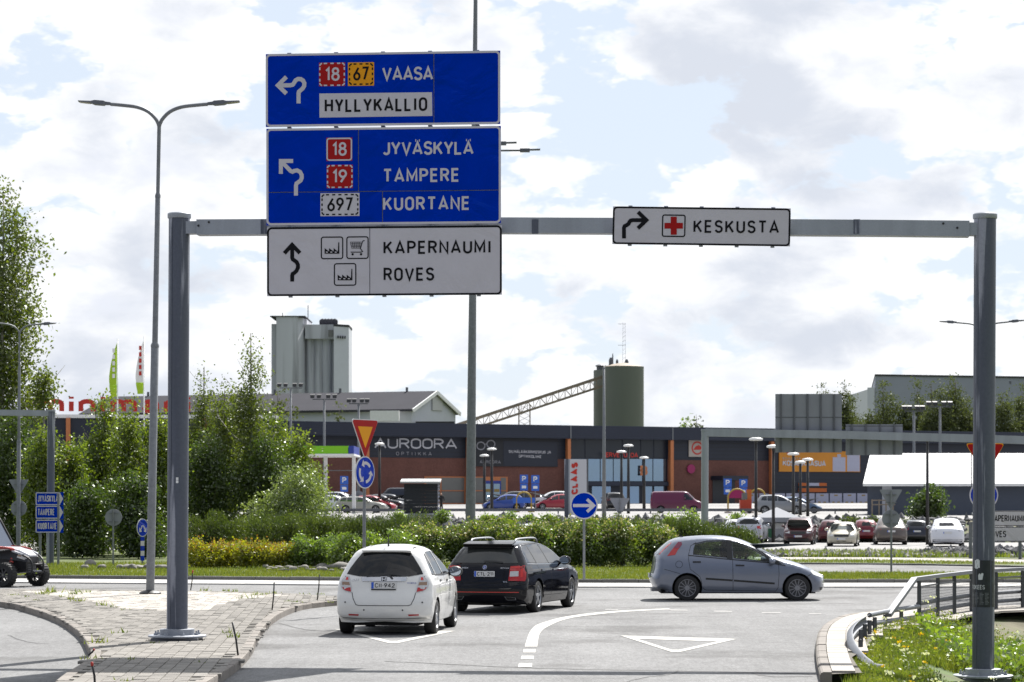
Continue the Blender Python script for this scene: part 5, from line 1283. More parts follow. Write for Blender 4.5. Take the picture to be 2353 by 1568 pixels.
# glazed entrance B
zbox('entrance_wall', navy, 1306, 1533, 1.0, 9.03, -40, -.05)
for x0, x1 in ((1308, 1342), (1345, 1385), (1388, 1428), (1431, 1470), (1473, 1500), (1503, 1530)): fbox('dark_pane', dark_glass, x0, x1, 1006, 1052, -.05, .0)
for x0, x1 in ((1308, 1345), (1347, 1378), (1380, 1408), (1410, 1444), (1446, 1475), (1477, 1499), (1501, 1530)): fbox('mirror_pane', mirror, x0, x1, 1055, 1106, -.05, .02)
fbox('entrance_band', navy_l, 1306, 1533, 1107, 1116, -.05, .4)
for x0, x1 in ((1360, 1385), (1388, 1403), (1428, 1444), (1447, 1468), (1478, 1498), (1503, 1526)): fbox('entrance_pane', mirror, x0, x1, 1118, 1162, -.05, .03)
mb = MB(); write(mb, fm, 'TERVETULOA', (U(1378), V(1378, 1051)), (U(1461), V(1461, 1052)), 11 / s_of(1420), .2, .5, .2); mb.build('lettering', red_l, mall, world=True, fix=False)
mb = MB(); write(mb, fm, 'B', (U(1468), V(1468, 1093)), (U(1485), V(1485, 1093.5)), 23 / s_of(1475), .24, .3, .2); mb.build('lettering', orange_m, mall, world=True, fix=False)
# signs on the right brick bay
q = fbox('square_sign', cream_m, 1581, 1617, 1010, 1050, .05, .2)
mb = MB(); disc(mb, fm, U(1600), V(1600, 1030), .75, .21); mb.build('round_emblem', red_l, q, world=True, fix=False)
mb = MB(); disc(mb, fm, U(1600), V(1600, 1030), .58, .215); mb.build('emblem_field', cream_m, q, world=True, fix=False)
mb = MB(); mb.poly([fm.at(U(x_), V(x_, y_), .22) for x_, y_ in ((1591, 1034), (1608, 1034), (1611, 1028), (1603, 1023), (1596, 1026))]); mb.build('emblem_figure', red_l, q, world=True, fix=False)
q = disc_plate('round_shop_sign', fm, U(1586), V(1586, 1078), .5, .2, magenta, mall, .25)
fbox('canopy', navy, 1633, 1692, 1094, 1104, .05, 2.5); fbox('side_entrance', dark_glass, 1637, 1688, 1104, 1160, .02, .06)
# right navy bay: banner, small sign, posters
bn = fbox('banner', amber, 1789, 1975, 1036, 1084, .02, .12)
ftext('KOSANKAASUA', 1797, 1071, 1896, 1072, 13, silver_l, .22, .22, .15, bn); ftext('EDULLISTA', 1797, 1056, 1838, 1056.5, 5, cream_m, .2, .3, .15, bn)
fbox('brand_patch', red_l, 1806, 1830, 1037.5, 1043, .12, .14, parent=bn)
for x0, x1, y0 in ((1912, 1941, 1051), (1945, 1974, 1042)):
    g_ = fbox('bottle_print', poster_w, x0, x1, y0, 1083.5, .12, .14, parent=bn)
    fbox('bottle_neck', poster_w, (x0 + x1) / 2 - 4, (x0 + x1) / 2 + 4, y0 - 7, y0, .12, .14, parent=g_)
q = fbox('shop_sign', orange_p, 1834, 1898, 1110, 1117, .02, .15); fbox('sign_field', poster_w, 1853, 1880, 1110, 1117, .15, .17, parent=q)
q = fbox('shop_sign', orange_p, 1834, 1898, 1122, 1131, .02, .15)
fbox('sign_band', banner_m, 1834, 1898, 1117.3, 1121.7, .02, .12)
for k, (x0, x1) in enumerate(((1712, 1741), (1744, 1772), (1775, 1803), (1806, 1835), (1838, 1871), (1874, 1903), (1906, 1934), (1937, 1966), (1969, 1996))):
    p_ = fbox('window_poster', poster_w, x0, x1, 1134, 1168, .03, .08); fbox('poster_mark', ochre, x0 + 10, x0 + 18, 1137, 1140, .08, .09, parent=p_)
    for q_ in (5, 17): fbox('poster_bottle', ochre, x0 + q_, x0 + q_ + 6, 1153, 1164, .08, .09, parent=p_)

# supermarket with red roof letters, behind the trees
fs_o = P(0, HY, 245); fs_o.z = 0
fsm = Frame(fs_o, (1, .12, 0), (0, 0, 1)); u_ = lambda px_: fsm.uv(px_, HY)[0]; v_ = lambda px_, py_: fsm.uv(px_, py_)[1]
sup = thing('supermarket_building', 'low navy supermarket with a white edge behind the left trees', 'building', fsm.at(u_(260), 1.5))
mb = MB(); fsm.box(mb, u_(-300), u_(640), 1.0, v_(200, 961), -30, 0); mb.build('wall', navy, sup, world=True)
mb = MB(); fsm.box(mb, u_(-300), u_(640), v_(200, 961), v_(200, 953), -30, .15); mb.build('roof_edge', white_m, sup, world=True)
for x_ in (157, 470): mb = MB(); fsm.box(mb, u_(x_) - .2, u_(x_) + .2, 1.3, v_(x_, 961), .05, .4); mb.build('orange_column', orange_m, sup, world=True)
mb = MB(); fsm.box(mb, u_(-300), u_(80), v_(0, 953), v_(0, 920), -20, -3); mb.build('plant_room', white_clad, sup, world=True)
word = 'minimani'; x = 0; xs_ = []
for ch in word: xs_.append(x); x += GL[ch][0] + .34
W_ = x - .34; x0, x1 = u_(90), u_(432); capm = 35 / (F / 245.0)
for ch, xo in zip(word, xs_):
    w0 = x0 + (x1 - x0) * xo / W_; w1 = x0 + (x1 - x0) * (xo + GL[ch][0]) / W_; mb = MB()
    for k, pl in enumerate(GL[ch][1]):
        stroke(mb, fsm, [(w0 + (w1 - w0) * (a / GL[ch][0] if GL[ch][0] else 0), v_(260, 952.5) + .28 + b * capm * .93) for a, b in pl], .44, .25 + .003 * k)
    n0 = len(mb.v); mb.add([Vector(v) - fsm.n * .3 for v in mb.v[:n0]], [f[::-1] for f in mb.f]); mb.build('roof_letter', red_l, sup, world=True, fix=False)

# petrol canopy
cn = thing('petrol_canopy', 'bright green edged petrol station canopy in front of the brick wall', 'canopy', P(740, 1180, 222))
cn.location.z = terrain(0, 222); fr = Frame(cn.location, (1, 0, 0), (0, 0, 1)); s_ = F / 222; uu = lambda px_: (px_ - 740) / s_; vz = lambda py: H - (py - HY) / s_ - cn.location.z
mb = MB(); fr.box(mb, uu(620), uu(800), vz(1043), vz(1025), -9, .0); mb.build('canopy_fascia', lime, cn, world=True)
mb = MB(); fr.box(mb, uu(801), uu(813), vz(1043), vz(1025), -8, .05); mb.build('fascia_end', blue_m, cn, world=True)
mb = MB(); fr.box(mb, uu(619), uu(814), vz(1047.5), vz(1043.2), -9, .1); mb.build('canopy_soffit', white_m, cn, world=True)
for px_ in (640, 740, 806): mb = MB(); fr.box(mb, uu(px_) - .15, uu(px_) + .15, -.1, vz(1047.5), -4.5, -4.2); mb.build('column', white_m, cn, world=True)
mb = MB(); fr.box(mb, uu(620), uu(812), vz(1081), vz(1079), -5, -4.8); mb.build('price_rail', galv_l, cn, world=True)

# grey hall with gable
C1 = P(946, 942, 400); ang_ = R(22); dl = Vector((-math.cos(ang_), math.sin(ang_), 0)); dg = Vector((math.sin(ang_) , math.cos(ang_), 0))
hall = thing('industrial_hall', 'pale hall with a dark grey gable roof below the concrete silo', 'building', (C1.x, C1.y, 2.5)); L_h, W_h = 58, 17
ev = C1.z; rg = H - (904 - HY) * 408 / F; b0 = Vector((C1.x, C1.y, 0))
mb = MB(); c4 = [b0, b0 + dg * W_h, b0 + dg * W_h + dl * L_h, b0 + dl * L_h]
mb.prism([Vector((p.x, p.y, 1.0)) for p in c4], (0, 0, ev - 1.0)); mb.build('wall', white_clad, hall, world=True)
g0, g1 = b0 + Vector((0, 0, ev)), b0 + dg * W_h + Vector((0, 0, ev)); gm = b0 + dg * W_h / 2 + Vector((0, 0, rg))
mb = MB(); mb.prism([g0, g1, gm], dl * .3); mb.build('gable', white_clad, hall, world=True)
for a, b in ((g0, gm), (gm, g1)):
    ov = (a - b).normalized() * (.8 if a is g0 else 0); ov2 = (b - a).normalized() * (.8 if b is g1 else 0); mb = MB(); p0, p1 = a + ov - dl * .5, b + ov2 - dl * .5; mb.prism([p0, p1, p1 + dl * (L_h + 1), p0 + dl * (L_h + 1)], (0, 0, .35)); mb.build('roof', roof_grey, hall, world=True)
    mb = MB(); mb.bar(p0 - dl * .05 + Vector((0, 0, .1)), p1 - dl * .05 + Vector((0, 0, .1)), .2, .55); mb.build('barge_board', white_m, hall, world=True)
for k in range(5):
    p = gm.lerp(gm + dl * L_h, .08 + .2 * k); mb = MB(); mb.tube([p, p + Vector((0, 0, 1.0))], .2, 8); mb.build('roof_vent', galv_d, hall, world=True)
mb = MB(); c_ = P(1000, 960, 401); mb.box(c_.x - 3, c_.x + 3, c_.y - .4, c_.y, 1.5, c_.z - .6); mb.build('gate', roof_grey, hall, world=True)
mb = MB(); c_ = P(885, 957, 399); mb.box(c_.x - 2.2, c_.x + 2.2, c_.y - 2, c_.y, c_.z - .8, c_.z + .8); mb.build('roof_unit', white_m, hall, world=True)
fg_ = Frame(b0 + dg * 6.0, dg, (0, 0, 1)); mb = MB(); fg_.box(mb, 1.5, 5.5, ev + .2, ev + 2.4, .02, .2); sg = mb.build('hall_sign', wh_roof, hall, world=True)

# concrete silo
Ys = 520.0; ss = F / Ys; sx = lambda px_: (px_ - CX) / ss; sz = lambda py: H - (py - HY) / ss
silo = thing('concrete_silo', 'tall stained grey concrete grain silo with fluted sides', 'silo', (sx(715), Ys, 3.0))
mb = MB(); mb.box(sx(641), sx(690), Ys - 6, Ys + 12, 2, sz(733)); mb.v = [(x, y, z) for x, y, z in mb.v]; mb.build('stair_tower', concrete, silo, world=True)
mb = MB(); mb.prism([Vector((sx(690), Ys - 6, 2)), Vector((sx(706), Ys - 1, 2)), Vector((sx(706), Ys + 12, 2)), Vector((sx(690), Ys + 12, 2))], (0, 0, sz(734) - 2)); mb.build('stair_tower_side', concrete, silo, world=True)
mb = MB(); mb.box(sx(627), sx(642), Ys - 3, Ys + 10, 2, sz(747)); mb.build('side_tower', concrete, silo, world=True)
for px_ in (714, 733, 752): mb = MB(); mb.lathe([(.95, 2), (.95, sz(781))], 20, (sx(px_), Ys - 1.2, 0)); mb.v = [((x - sx(px_)) * 1.0 + sx(px_), y, z) for x, y, z in mb.v]; mb.build('silo_tube', concrete, silo, smooth=40, world=True)
mb = MB(); mb.box(sx(704), sx(775), Ys - 1, Ys + 12, 2, sz(747)); mb.build('bin_block', concrete, silo, world=True)
mb = MB(); mb.box(sx(704), sx(776), Ys - 3.2, Ys + 10, sz(781), sz(748.5)); mb.build('head_house', concrete, silo, world=True)
mb = MB(); mb.prism([Vector((sx(771), Ys - 5, 2)), Vector((sx(803.5), Ys - 2.5, 2)), Vector((sx(803), Ys + 8, 2)), Vector((sx(771), Ys + 8, 2))], (0, 0, sz(751) - 2)); mb.build('end_block', white_clad, silo, world=True)
mb = MB(); mb.prism([Vector((sx(770), Ys - 5.1, sz(754))), Vector((sx(804), Ys - 2.6, sz(754))), Vector((sx(804), Ys + 8, sz(754))), Vector((sx(770), Ys + 8, sz(754)))], (0, 0, .45)); mb.build('cornice', roof_grey, silo, world=True)
mb = MB(); mb.box(sx(627), sx(707), Ys - 6.2, Ys + 12, sz(733), sz(731)); mb.build('cornice', roof_grey, silo, world=True)
for k in range(5):
    mb = MB(); mb.lathe([(.6, 0), (.65, .9), (.4, 1.2), (.05, 1.35)], 10, (sx(741 + 7 * k), Ys, sz(748))); mb.build('roof_fan', roof_grey, silo, smooth=True, world=True)
mb = MB(); mb.box(sx(757), sx(768), Ys - 3.5, Ys - 3.2, sz(777), sz(761)); mb.build('louvre', gl_int, silo, world=True)
for px_, top in ((706, 700), (647, 718)): mb = MB(); mb.tube([(sx(px_), Ys + 2, sz(735)), (sx(px_), Ys + 2, sz(top))], .08, 6); mb.build('antenna', galv_d, silo, world=True)
for k in range(4): mb = MB(); mb.box(sx(779 + 5 * k), sx(782 + 5 * k), Ys - 4.9 + .4 * k, Ys - 4.6 + .4 * k, sz(781), sz(775)); mb.build('wall_mark', roof_grey, silo, world=True)

# olive silos, conveyor
Yg = 420.0; ss = F / Yg; sx = lambda px_: (px_ - CX) / ss; sz = lambda py: H - (py - HY) / ss
tank = thing('steel_silo', 'olive green round steel silo with pipes and a mast on top', 'silo', (sx(1432), Yg, 2.6)); r_ = 47.5 / ss
mb = MB(); mb.lathe([(r_, 2), (r_, sz(844)), (r_ * .98, sz(843))], 36, (sx(1432), Yg, 0)); mb.build('tank_wall', green_silo, tank, smooth=40, world=True)
mb = MB(); mb.lathe([(r_ * 1.01, sz(843.5)), (r_ * .5, sz(837)), (.3, sz(834))], 36, (sx(1432), Yg, 0)); mb.build('tank_roof', rust, tank, smooth=40, world=True)
for px_, top, w_ in ((1404, 822, .35), (1418, 826, .2), (1440, 826, .3), (1408, 812, .1)): mb = MB(); mb.lathe([(w_, 0), (w_, (840 - top) / ss * .7), (w_ * .5, (840 - top) / ss)], 8, (sx(px_), Yg, sz(840))); mb.build('roof_pipe', galv_d, tank, world=True)
mb = MB(); c_ = Vector((sx(1434), Yg, sz(836)))
for dx in (-.25, .25): mb.tube([c_ + Vector((dx, 0, 0)), c_ + Vector((dx * .6, 0, (836 - 742) / ss))], .02, 5)
for k in range(9): mb.bar(c_ + Vector((-.25, 0, k * .7)), c_ + Vector((.25, 0, k * .7 + .35)), .03, .03)
for k in (.45, .97): mb.bar(c_ + Vector((-1.0, 0, (836 - 742) / ss * k)), c_ + Vector((.3, 0, (836 - 742) / ss * k)), .05, .05)
mb.build('antenna_mast', galv_l, tank, world=True)
tk2 = thing('steel_silo', 'narrower olive silo half hidden behind the round one, fed by the conveyor', 'silo', (sx(1389), Yg + 7, 2.6))
mb = MB(); mb.lathe([(22 / ss, 2), (22 / ss, sz(848)), (21 / ss, sz(846))], 28, (sx(1389), Yg + 7, 0)); mb.build('tank_wall', green_silo, tk2, smooth=40, world=True)
mb = MB(); mb.lathe([(.7, sz(848)), (.7, sz(838)), (.9, sz(837)), (.9, sz(835)), (.4, sz(832))], 12, (sx(1384), Yg + 7, 0)); mb.build('roof_pipe', galv_d, tk2, world=True)
cv = thing('conveyor', 'long sloping lattice conveyor gallery rising to the olive silos', 'conveyor', (sx(1205), Yg + 3, 3))
a0, a1 = P(1010, 990, Yg + 3), P(1385, 866, Yg + 3)
for dy in (-1.1, 1.1):
    for dz, w_ in ((0, .42), (-1.5, .3)):
        mb = MB(); mb.bar(a0 + Vector((0, dy, dz)), a1 + Vector((0, dy, dz)), .2, w_); mb.build('chord', rust, cv, world=True)
n_ = 26
for k in range(n_):
    p, q = a0.lerp(a1, k / n_), a0.lerp(a1, (k + 1) / n_); mb = MB(); up = Vector((0, 0, -1.5))
    for dy in (-1.1, 1.1): o_ = Vector((0, dy, 0)); mb.bar(p + o_, p + o_ + up, .08, .08); mb.bar(p + o_ + (up if k % 2 else up * 0), q + o_ + (up * 0 if k % 2 else up), .07, .07)
    mb.build('lattice_bay', rust, cv, world=True)['kind'] = 'stuff'
for dx in (-.9, .9):
    p = P(1205, 930, Yg + 3) + Vector((dx, 0, 0)); mb = MB(); mb.bar(p, Vector((p.x * 1.0, p.y, 2.5)), .2, .2)
    for k in range(6): mb.bar(p + Vector((0, 0, -.9 * k)), p + Vector((-2 * dx, 0, -.9 * k - .9)), .06, .06)
    mb.build('trestle_leg', rust, cv, world=True)

# big hall on the ridge
Yh = 560.0; ss = F / Yh; sx = lambda px_: (px_ - CX) / ss; sz = lambda py: H - (py - HY) / ss
bh = thing('distant_hall', 'large windowless blue-grey hall above the pines on the right', 'building', (sx(2250), Yh, 4))
mb = MB(); mb.prism([Vector((sx(2011), Yh, 3)), Vector((sx(2520), Yh + 14, 3)), Vector((sx(2520), Yh + 60, 3)), Vector((sx(2004) * 1.107, Yh + 60, 3))], (0, 0, sz(864) - 3)); mb.build('wall', hall_m, bh, world=True)
mb = MB(); mb.prism([Vector((sx(2010), Yh - .2, sz(864))), Vector((sx(2522), Yh + 13.8, sz(864))), Vector((sx(2522), Yh + 60, sz(864))), Vector((sx(2003) * 1.107, Yh + 60, sz(864)))], (0, 0, .35)); mb.build('roof_edge', roof_grey, bh, world=True)
mb = MB(); mb.prism([Vector((sx(1996), Yh + 2, 3)), Vector((sx(2010.5), Yh + .3, 3)), Vector((sx(2010.5), Yh + 50, 3)), Vector((sx(1997) * 1.09, Yh + 50, 3))], (0, 0, sz(890) - 3)); mb.build('annex', white_clad, bh, world=True)
for px_ in (2063, 2330): mb = MB(); mb.box(sx(px_), sx(px_ + 12), Yh + 1 + (px_ - 2011) * .025, Yh + 1.6 + (px_ - 2011) * .025, sz(878), sz(872)); mb.build('louvre', galv_d, bh, world=True)

# low warehouse with white roof
Yw = 214.0; ss = F / Yw; sx = lambda px_: (px_ - CX) / ss; sz = lambda py: H - (py - HY) / ss
wh = thing('warehouse', 'low blue-grey warehouse under a bright white metal roof', 'building', (sx(2200), Yw, terrain(0, Yw)))
zr = H - (1045 - HY) * 225 / F
mb = MB(); mb.prism([Vector((sx(1996), Yw + .8, .6)), Vector((sx(2600), Yw + .8, .6)), Vector((sx(2600), Yw + 22, .6)), Vector((sx(1996) * 1.13, Yw + 22, .6))], (0, 0, sz(1112) - .6)); mb.build('wall', wh_wall, wh, world=True)
for k, (x0, x1) in enumerate(((1983, 2231), (2233.5, 2600))):
    mb = MB(); a = Vector((sx(x0), Yw, sz(1115))); b = Vector((sx(x1), Yw, sz(1115))); r0_ = Vector((sx(x0) * (1.0753 if k == 0 else 1.053), Yw + 11.4, zr)); r1_ = Vector((sx(x1) * 1.053, Yw + 11.4, zr))
    mb.prism([a, b, r1_, r0_], (0, 0, .12)); rf = mb.build('roof', wh_roof, wh, world=True)
    mb = MB(); mb.bar(a + Vector((0, -.05, .02)), b + Vector((0, -.05, .02)), .06, .22); mb.build('eaves_board', white_m, wh, world=True)
    n_ = int((b.x - a.x) / .9)
    for j in range(1, n_):
        t_ = j / n_; mb = MB(); mb.bar(a.lerp(b, t_) + Vector((0, 0, .13)), r0_.lerp(r1_, t_) + Vector((0, 0, .13)), .05, .04); mb.build('roof_seam', wh_roof, rf, world=True)
mb = MB(); mb.prism([Vector((sx(1998), Yw + .9, sz(1112))), Vector((sx(1998) * 1.13, Yw + 22, sz(1112))), Vector((sx(1998) * 1.07, Yw + 11.4, zr))], (.2, 0, 0)); mb.build('gable', wh_wall, wh, world=True)
for x0, x1 in ((2030, 2052),): mb = MB(); mb.box(sx(x0), sx(x1), Yw + .7, Yw + .85, terrain(0, Yw), sz(1116)); mb.build('door', white_clad, wh, world=True)
for k in range(4): mb = MB(); mb.box(sx(2003 + 16 * k) - .05, sx(2003 + 16 * k) + .05, Yw - .3, Yw - .2, .9, sz(1148)); mb.build('timber_post', rust, wh, world=True)
for py in (1150, 1160): mb = MB(); mb.box(sx(2002), sx(2056), Yw - .32, Yw - .2, sz(py) - .05, sz(py) + .05); mb.build('timber_rail', rust, wh, world=True)

# dark kiosk, pylon
kp = P(967, 1195, 186); kp.z = terrain(0, 186); ss = F / 186; h_ = (1195 - 1112) / ss
kx = thing('kiosk', 'small dark boarded kiosk with a white flat roof and pale base', 'kiosk', kp)
mb = MB(); mb.box(-1.25, 1.25, -.1, 2.0, -.3, .42); mb.build('base', concrete, kx)
for k in range(9): mb = MB(); mb.box(-1.2, 1.2, 0, 1.9, .42 + k * .235, .42 + k * .235 + .225); mb.build('board', banner_m, kx)
mb = MB(); mb.prism([Vector((-1.45, -.4, 2.58)), Vector((1.4, -.4, 2.58)), Vector((1.4, 2.2, 2.78)), Vector((-1.45, 2.2, 2.78))], (0, 0, .12)); mb.build('roof', wh_roof, kx)
for k in range(8): mb = MB(); mb.box(1.2, 1.32, .1, .2, .5 + k * .26, .62 + k * .26); mb.build('corner_block', poster_w, kx)
kp = P(1325, 1200, 196); kp.z = terrain(0, 196); ss = F / 196; zt = H - (1055 - HY) / ss - kp.z
py_ = thing('pylon_sign', 'white upright pylon with red letters CLAAS beside the round arrow sign', 'pylon', kp); uu = lambda px_: (px_ - 1325) / ss
mb = MB(); mb.box(uu(1309), uu(1348), -.02, .12, .2, zt - .02); mb.build('panel', M('pylon_white', (.50, .50, .54), .5), py_)
for x0, x1 in ((1297, 1306), (1346, 1352)): mb = MB(); mb.box(uu(x0), uu(x1), .0, .3, -.1, zt); mb.build('post', galv_d if x0 > 1310 else galv, py_)
mb = MB(); mb.box(uu(1306), uu(1309), .02, .25, .2, zt); mb.build('edge_strip', galv_b, py_)
ft_ = Frame(kp + Vector((uu(1328), -.03, 0)), (0, 0, 1), (-1, 0, 0)); vz = lambda py: H - (py - HY) / ss - kp.z
mb = MB(); write(mb, ft_, 'CLAAS', (vz(1135), 0), (vz(1062), 0), 15 / ss, .3, .01, .42, -.18); mb.build('lettering', red_l, py_, world=True, fix=False)

# flags
for px_, top, lab, ma, mb_m in ((270, 779, 'lime green banner flag on a thin pole above the red letters', lime_f, lime_f), (331, 773, 'white and red banner flag with a lime foot on a thin pole', white_m, lime_f)):
    Yf = 226.0; ss = F / Yf; b0 = P(px_, 1170, Yf); b0.z = terrain(0, Yf); fl_ = thing('flag', lab, 'flag', b0, 0, 'banner flags on poles'); zt = H - (top - HY) / ss - b0.z
    mb = MB(); mb.tube([(0, 0, 0), (0, 0, zt)], [.09, .04], 8); mb.build('flagpole', white_m, fl_, smooth=True)
    def cloth(z0, z1, mat, nm, par_):
        n = 14; vs_ = []
        for i in range(n + 1):
            f_ = i / n; z = z1 + (z0 - z1) * f_; g = (zt - .4 - z) / 5.0; wv = .72 * math.sin(min(1, g * 1.4) * 1.57) * (1 - .35 * max(0, g - .6) / .4)
            for j in range(4): vs_.append((-.06 - wv * j / 3, .12 * math.sin(j * 1.2 + f_ * 5), z))
        mb = MB(); mb.add(vs_, [(i * 4 + j, i * 4 + j + 1, i * 4 + j + 5, i * 4 + j + 4) for i in range(n) for j in range(3)]); return mb.build(nm, mat, par_, smooth=True, fix=False)
    c1_ = cloth(zt - 4.0, zt - .4, ma, 'cloth', fl_); cloth(zt - 5.0, zt - 4.0, mb_m, 'cloth_foot', fl_)
    for k in range(5):
        mb = MB(); z = zt - 1.2 - k * .55; mb.box(-.42, -.2, -.15, -.13, z, z + .36); mb.build('flag_print', red_l if ma is white_m else white_m, c1_)

# black lamp posts with white caps, floodlight masts
cap_m = M('lamp_cap', (.75, .75, .74), .35)
def lot_lamp(px_, top, base, Y, lab):
    b0 = P(px_, base, Y); b0.z = terrain(0, Y); s = F / Y; zt = H - (top - HY) / s - b0.z; t = thing('car_park_lamp', lab, 'lamp post', b0, 0, 'black car park lamps with pale caps')
    k = Y / 200.0; mb = MB(); mb.tube([(0, 0, 0), (0, 0, zt - .2)], [.11 * k + .02, .075 * k + .02], 8); mb.build('pole', black_m, t, smooth=True)
    mb = MB(); mb.lathe([(.06, -.35), (.10, -.25), (.12, -.1)], 10, (0, 0, zt)); mb.build('neck', black_m, t, smooth=True)
    mb = MB(); mb.lathe([(.12, -.12), (.40, -.10), (.46, -.03), (.40, .05), (.2, .10), (.02, .12)], 14, (0, 0, zt)); mb.build('lamp_cap', cap_m, t, smooth=True)
for a in ((872, 1020, 1150, 240, 'black lamp right beside the roundabout sign'), (1113, 1047, 1185, 246, 'shorter of two black lamps right of the tall mast'), (1130, 1032, 1180, 240, 'taller of two black lamps right of the tall mast'), (1428, 1038, 1180, 236, 'left black lamp before the mirror glass entrance'), (1444, 1024, 1180, 228, 'middle and tallest black lamp before the mirror glass entrance'), (1480, 1052, 1180, 250, 'right and lowest black lamp before the mirror glass entrance'),
          (1737, 1009, 1248, 166, 'black lamp above the silver car at the hedge end'), (1777, 1026, 1248, 168, 'black lamp beside the grey tent'), (1823, 1043, 1205, 196, 'black lamp before the amber banner'), (1839, 1062, 1205, 214, 'shortest black lamp close behind its neighbour at the amber banner'), (1856, 1056, 1200, 205, 'black lamp right of its neighbours at the amber banner'), (2131, 1004, 1240, 160, 'black lamp in front of the white roofed warehouse')): lot_lamp(*a)
for px_, top, Y, w_, lab in ((745, 918, 250, 27, 'floodlight mast above the green canopy'), (824, 928, 246, 22, 'floodlight mast behind the yield sign'), (668, 892, 262, 26, 'floodlight mast at the foot of the silo'), (2100, 945, 235, 22, 'left floodlight mast in front of the pines'), (2160, 935, 240, 26, 'right floodlight mast in front of the pines')):
    b0 = P(px_, 1160, Y); b0.z = terrain(0, Y); s = F / Y; zt = H - (top - HY) / s - b0.z; t = thing('floodlight_mast', lab, 'floodlight mast', b0, 0, 'floodlight masts in the car park'); mb = MB(); mb.tube([(0, 0, 0), (0, 0, zt)], [.16, .1], 8); mb.build('pole', galv_l, t, smooth=True)
    hw = w_ / s; mb = MB(); mb.bar((-hw, 0, zt), (hw, 0, zt), .1, .1); mb.build('cross_arm', galv_d, t)
    for k in (-1, -.45, .35, .9):
        mb = MB(); mb.prism([(k * hw - .18, -.25, zt + .1), (k * hw + .18, -.25, zt + .1), (k * hw + .22, -.1, zt + .42), (k * hw - .22, -.1, zt + .42)], (0, .35, .1)); mb.build('floodlight', black_m, t)
b0 = P(1388, 1195, 190); b0.z = terrain(0, 190); s = F / 190; t = thing('flagpole', 'bare grey pole in front of the olive silo', 'pole', b0); mb = MB(); mb.tube([(0, 0, 0), (0, 0, H - (846 - HY) / s - b0.z)], [.16, .07], 10); mb.build('pole', galv_l, t, smooth=True); mb = MB(); mb.lathe([(.09, 0), (.09, .06), (.02, .12)], 10, (0, 0, H - (846 - HY) / s - b0.z)); mb.build('pole_finial', galv_l, t)
# parking signs and trolley shelters
for px_, py, lab in ((791, 1112, 'blue parking sign above the silver cars'), (1204, 1109, 'blue parking sign over the yellow trolley hoop'), (1230, 1110, 'taller blue parking sign left of the white pylon'), (1672, 1118, 'slim blue parking sign by the side entrance'), (1708, 1119, 'blue parking sign above the magenta trolley board')):
    Y = 244; b0 = P(px_, 1165, Y); b0.z = terrain(0, Y); s = F / Y; zc = H - (py - HY) / s - b0.z; t = thing('parking_sign', lab, 'parking sign', b0, 0, 'blue parking signs'); mb = MB(); mb.tube([(0, 0, 0), (0, 0, zc + .7)], .05, 6); mb.build('pole', galv_l, t)
    fr = Frame(b0 + Vector((0, -.06, 0)), (1, 0, 0), (0, 0, 1)); mb = MB(); fr.box(mb, -.38, .38, zc - .05, zc + .72, -.04, 0); p_ = mb.build('plate', bluep, t, world=True); mb = MB(); write(mb, fr, 'P', (-.18, zc + .1), (.2, zc + .1), .5, .2, .01); mb.build('lettering', white_m, p_, world=True, fix=False)
    mb = MB(); fr.box(mb, -.36, .36, zc - .75, zc - .1, -.04, 0); mb.build('sub_plate', bluep, t, world=True)
    mb = MB(); fr.box(mb, -.2, .2, zc - .55, zc - .3, .0, .01); mb.build('sub_plate_mark', white_m, t, world=True)
for px_, Y, hw, top, pm, lab in ((1204, 236, 17, 1131, bluep, 'yellow hooped trolley shelter with blue boards by the blue car'), (1694, 232, 21, 1124, magenta, 'yellow hooped trolley shelter with a magenta head board'), (1741, 232, 17, 1124, None, 'plain yellow trolley hoop right of the red trolley')):
    b0 = P(px_, 1170, Y); b0.z = terrain(0, Y); s = F / Y; zt = H - (top - HY) / s - b0.z; w_ = hw / s; t = thing('trolley_shelter', lab, 'trolley shelter', b0, 0, 'yellow trolley shelters'); pts = [(-w_, 0, 0), (-w_, 0, zt - w_)] + [(w_ * math.cos(R(180 - 18 * k)), 0, zt - w_ + w_ * math.sin(R(180 - 18 * k))) for k in range(1, 10)] + [(w_, 0, zt - w_), (w_, 0, 0)]
    mb = MB(); mb.tube(pts, .07, 8); mb.build('hoop', ylw, t, smooth=True)
    if pm is not None:
        if pm is magenta: mb = MB(); mb.poly([(w_ * .92 * math.cos(R(15 * k)), -.03, zt - w_ + w_ * .92 * math.sin(R(15 * k))) for k in range(13)]); mb.build('head_board', pm, t)
        else: mb = MB(); mb.box(-w_ * 1.5, w_ * 1.5, -.05, .05, zt * .45, zt * .72); mb.build('board', pm, t)
    for sd in (-1, 1): mb = MB(); mb.box(sd * w_ - .3, sd * w_ + .3, -.3, .3, -.1, .15); mb.build('foot', ylw if pm is bluep else cream_m, t)
tr = P(1713, 1168, 228); tr.z = terrain(0, 228); t = thing('red_trolley', 'small red cart under the yellow trolley hoops', 'cart', tr); mb = MB(); mb.box(-.5, .5, -.5, .5, .2, 1.2); mb.build('bin', M('cart_red', (.45, .05, .02), .5), t); mb = MB(); mb.box(.1, .5, -.4, .4, 1.2, 2.1); mb.build('cab', orange_p, t); mb = MB(); mb.box(-.3, .12, -.42, .42, 1.25, 1.8); mb.build('cab_window', gl_int, t)
for sd in (-.3, .3): mb = MB(); mb.lathe([(.2, -.05), (.2, .05)], 12, (sd, -.52, .2), (0, 1, 0)); mb.build('wheel', black_m, t)
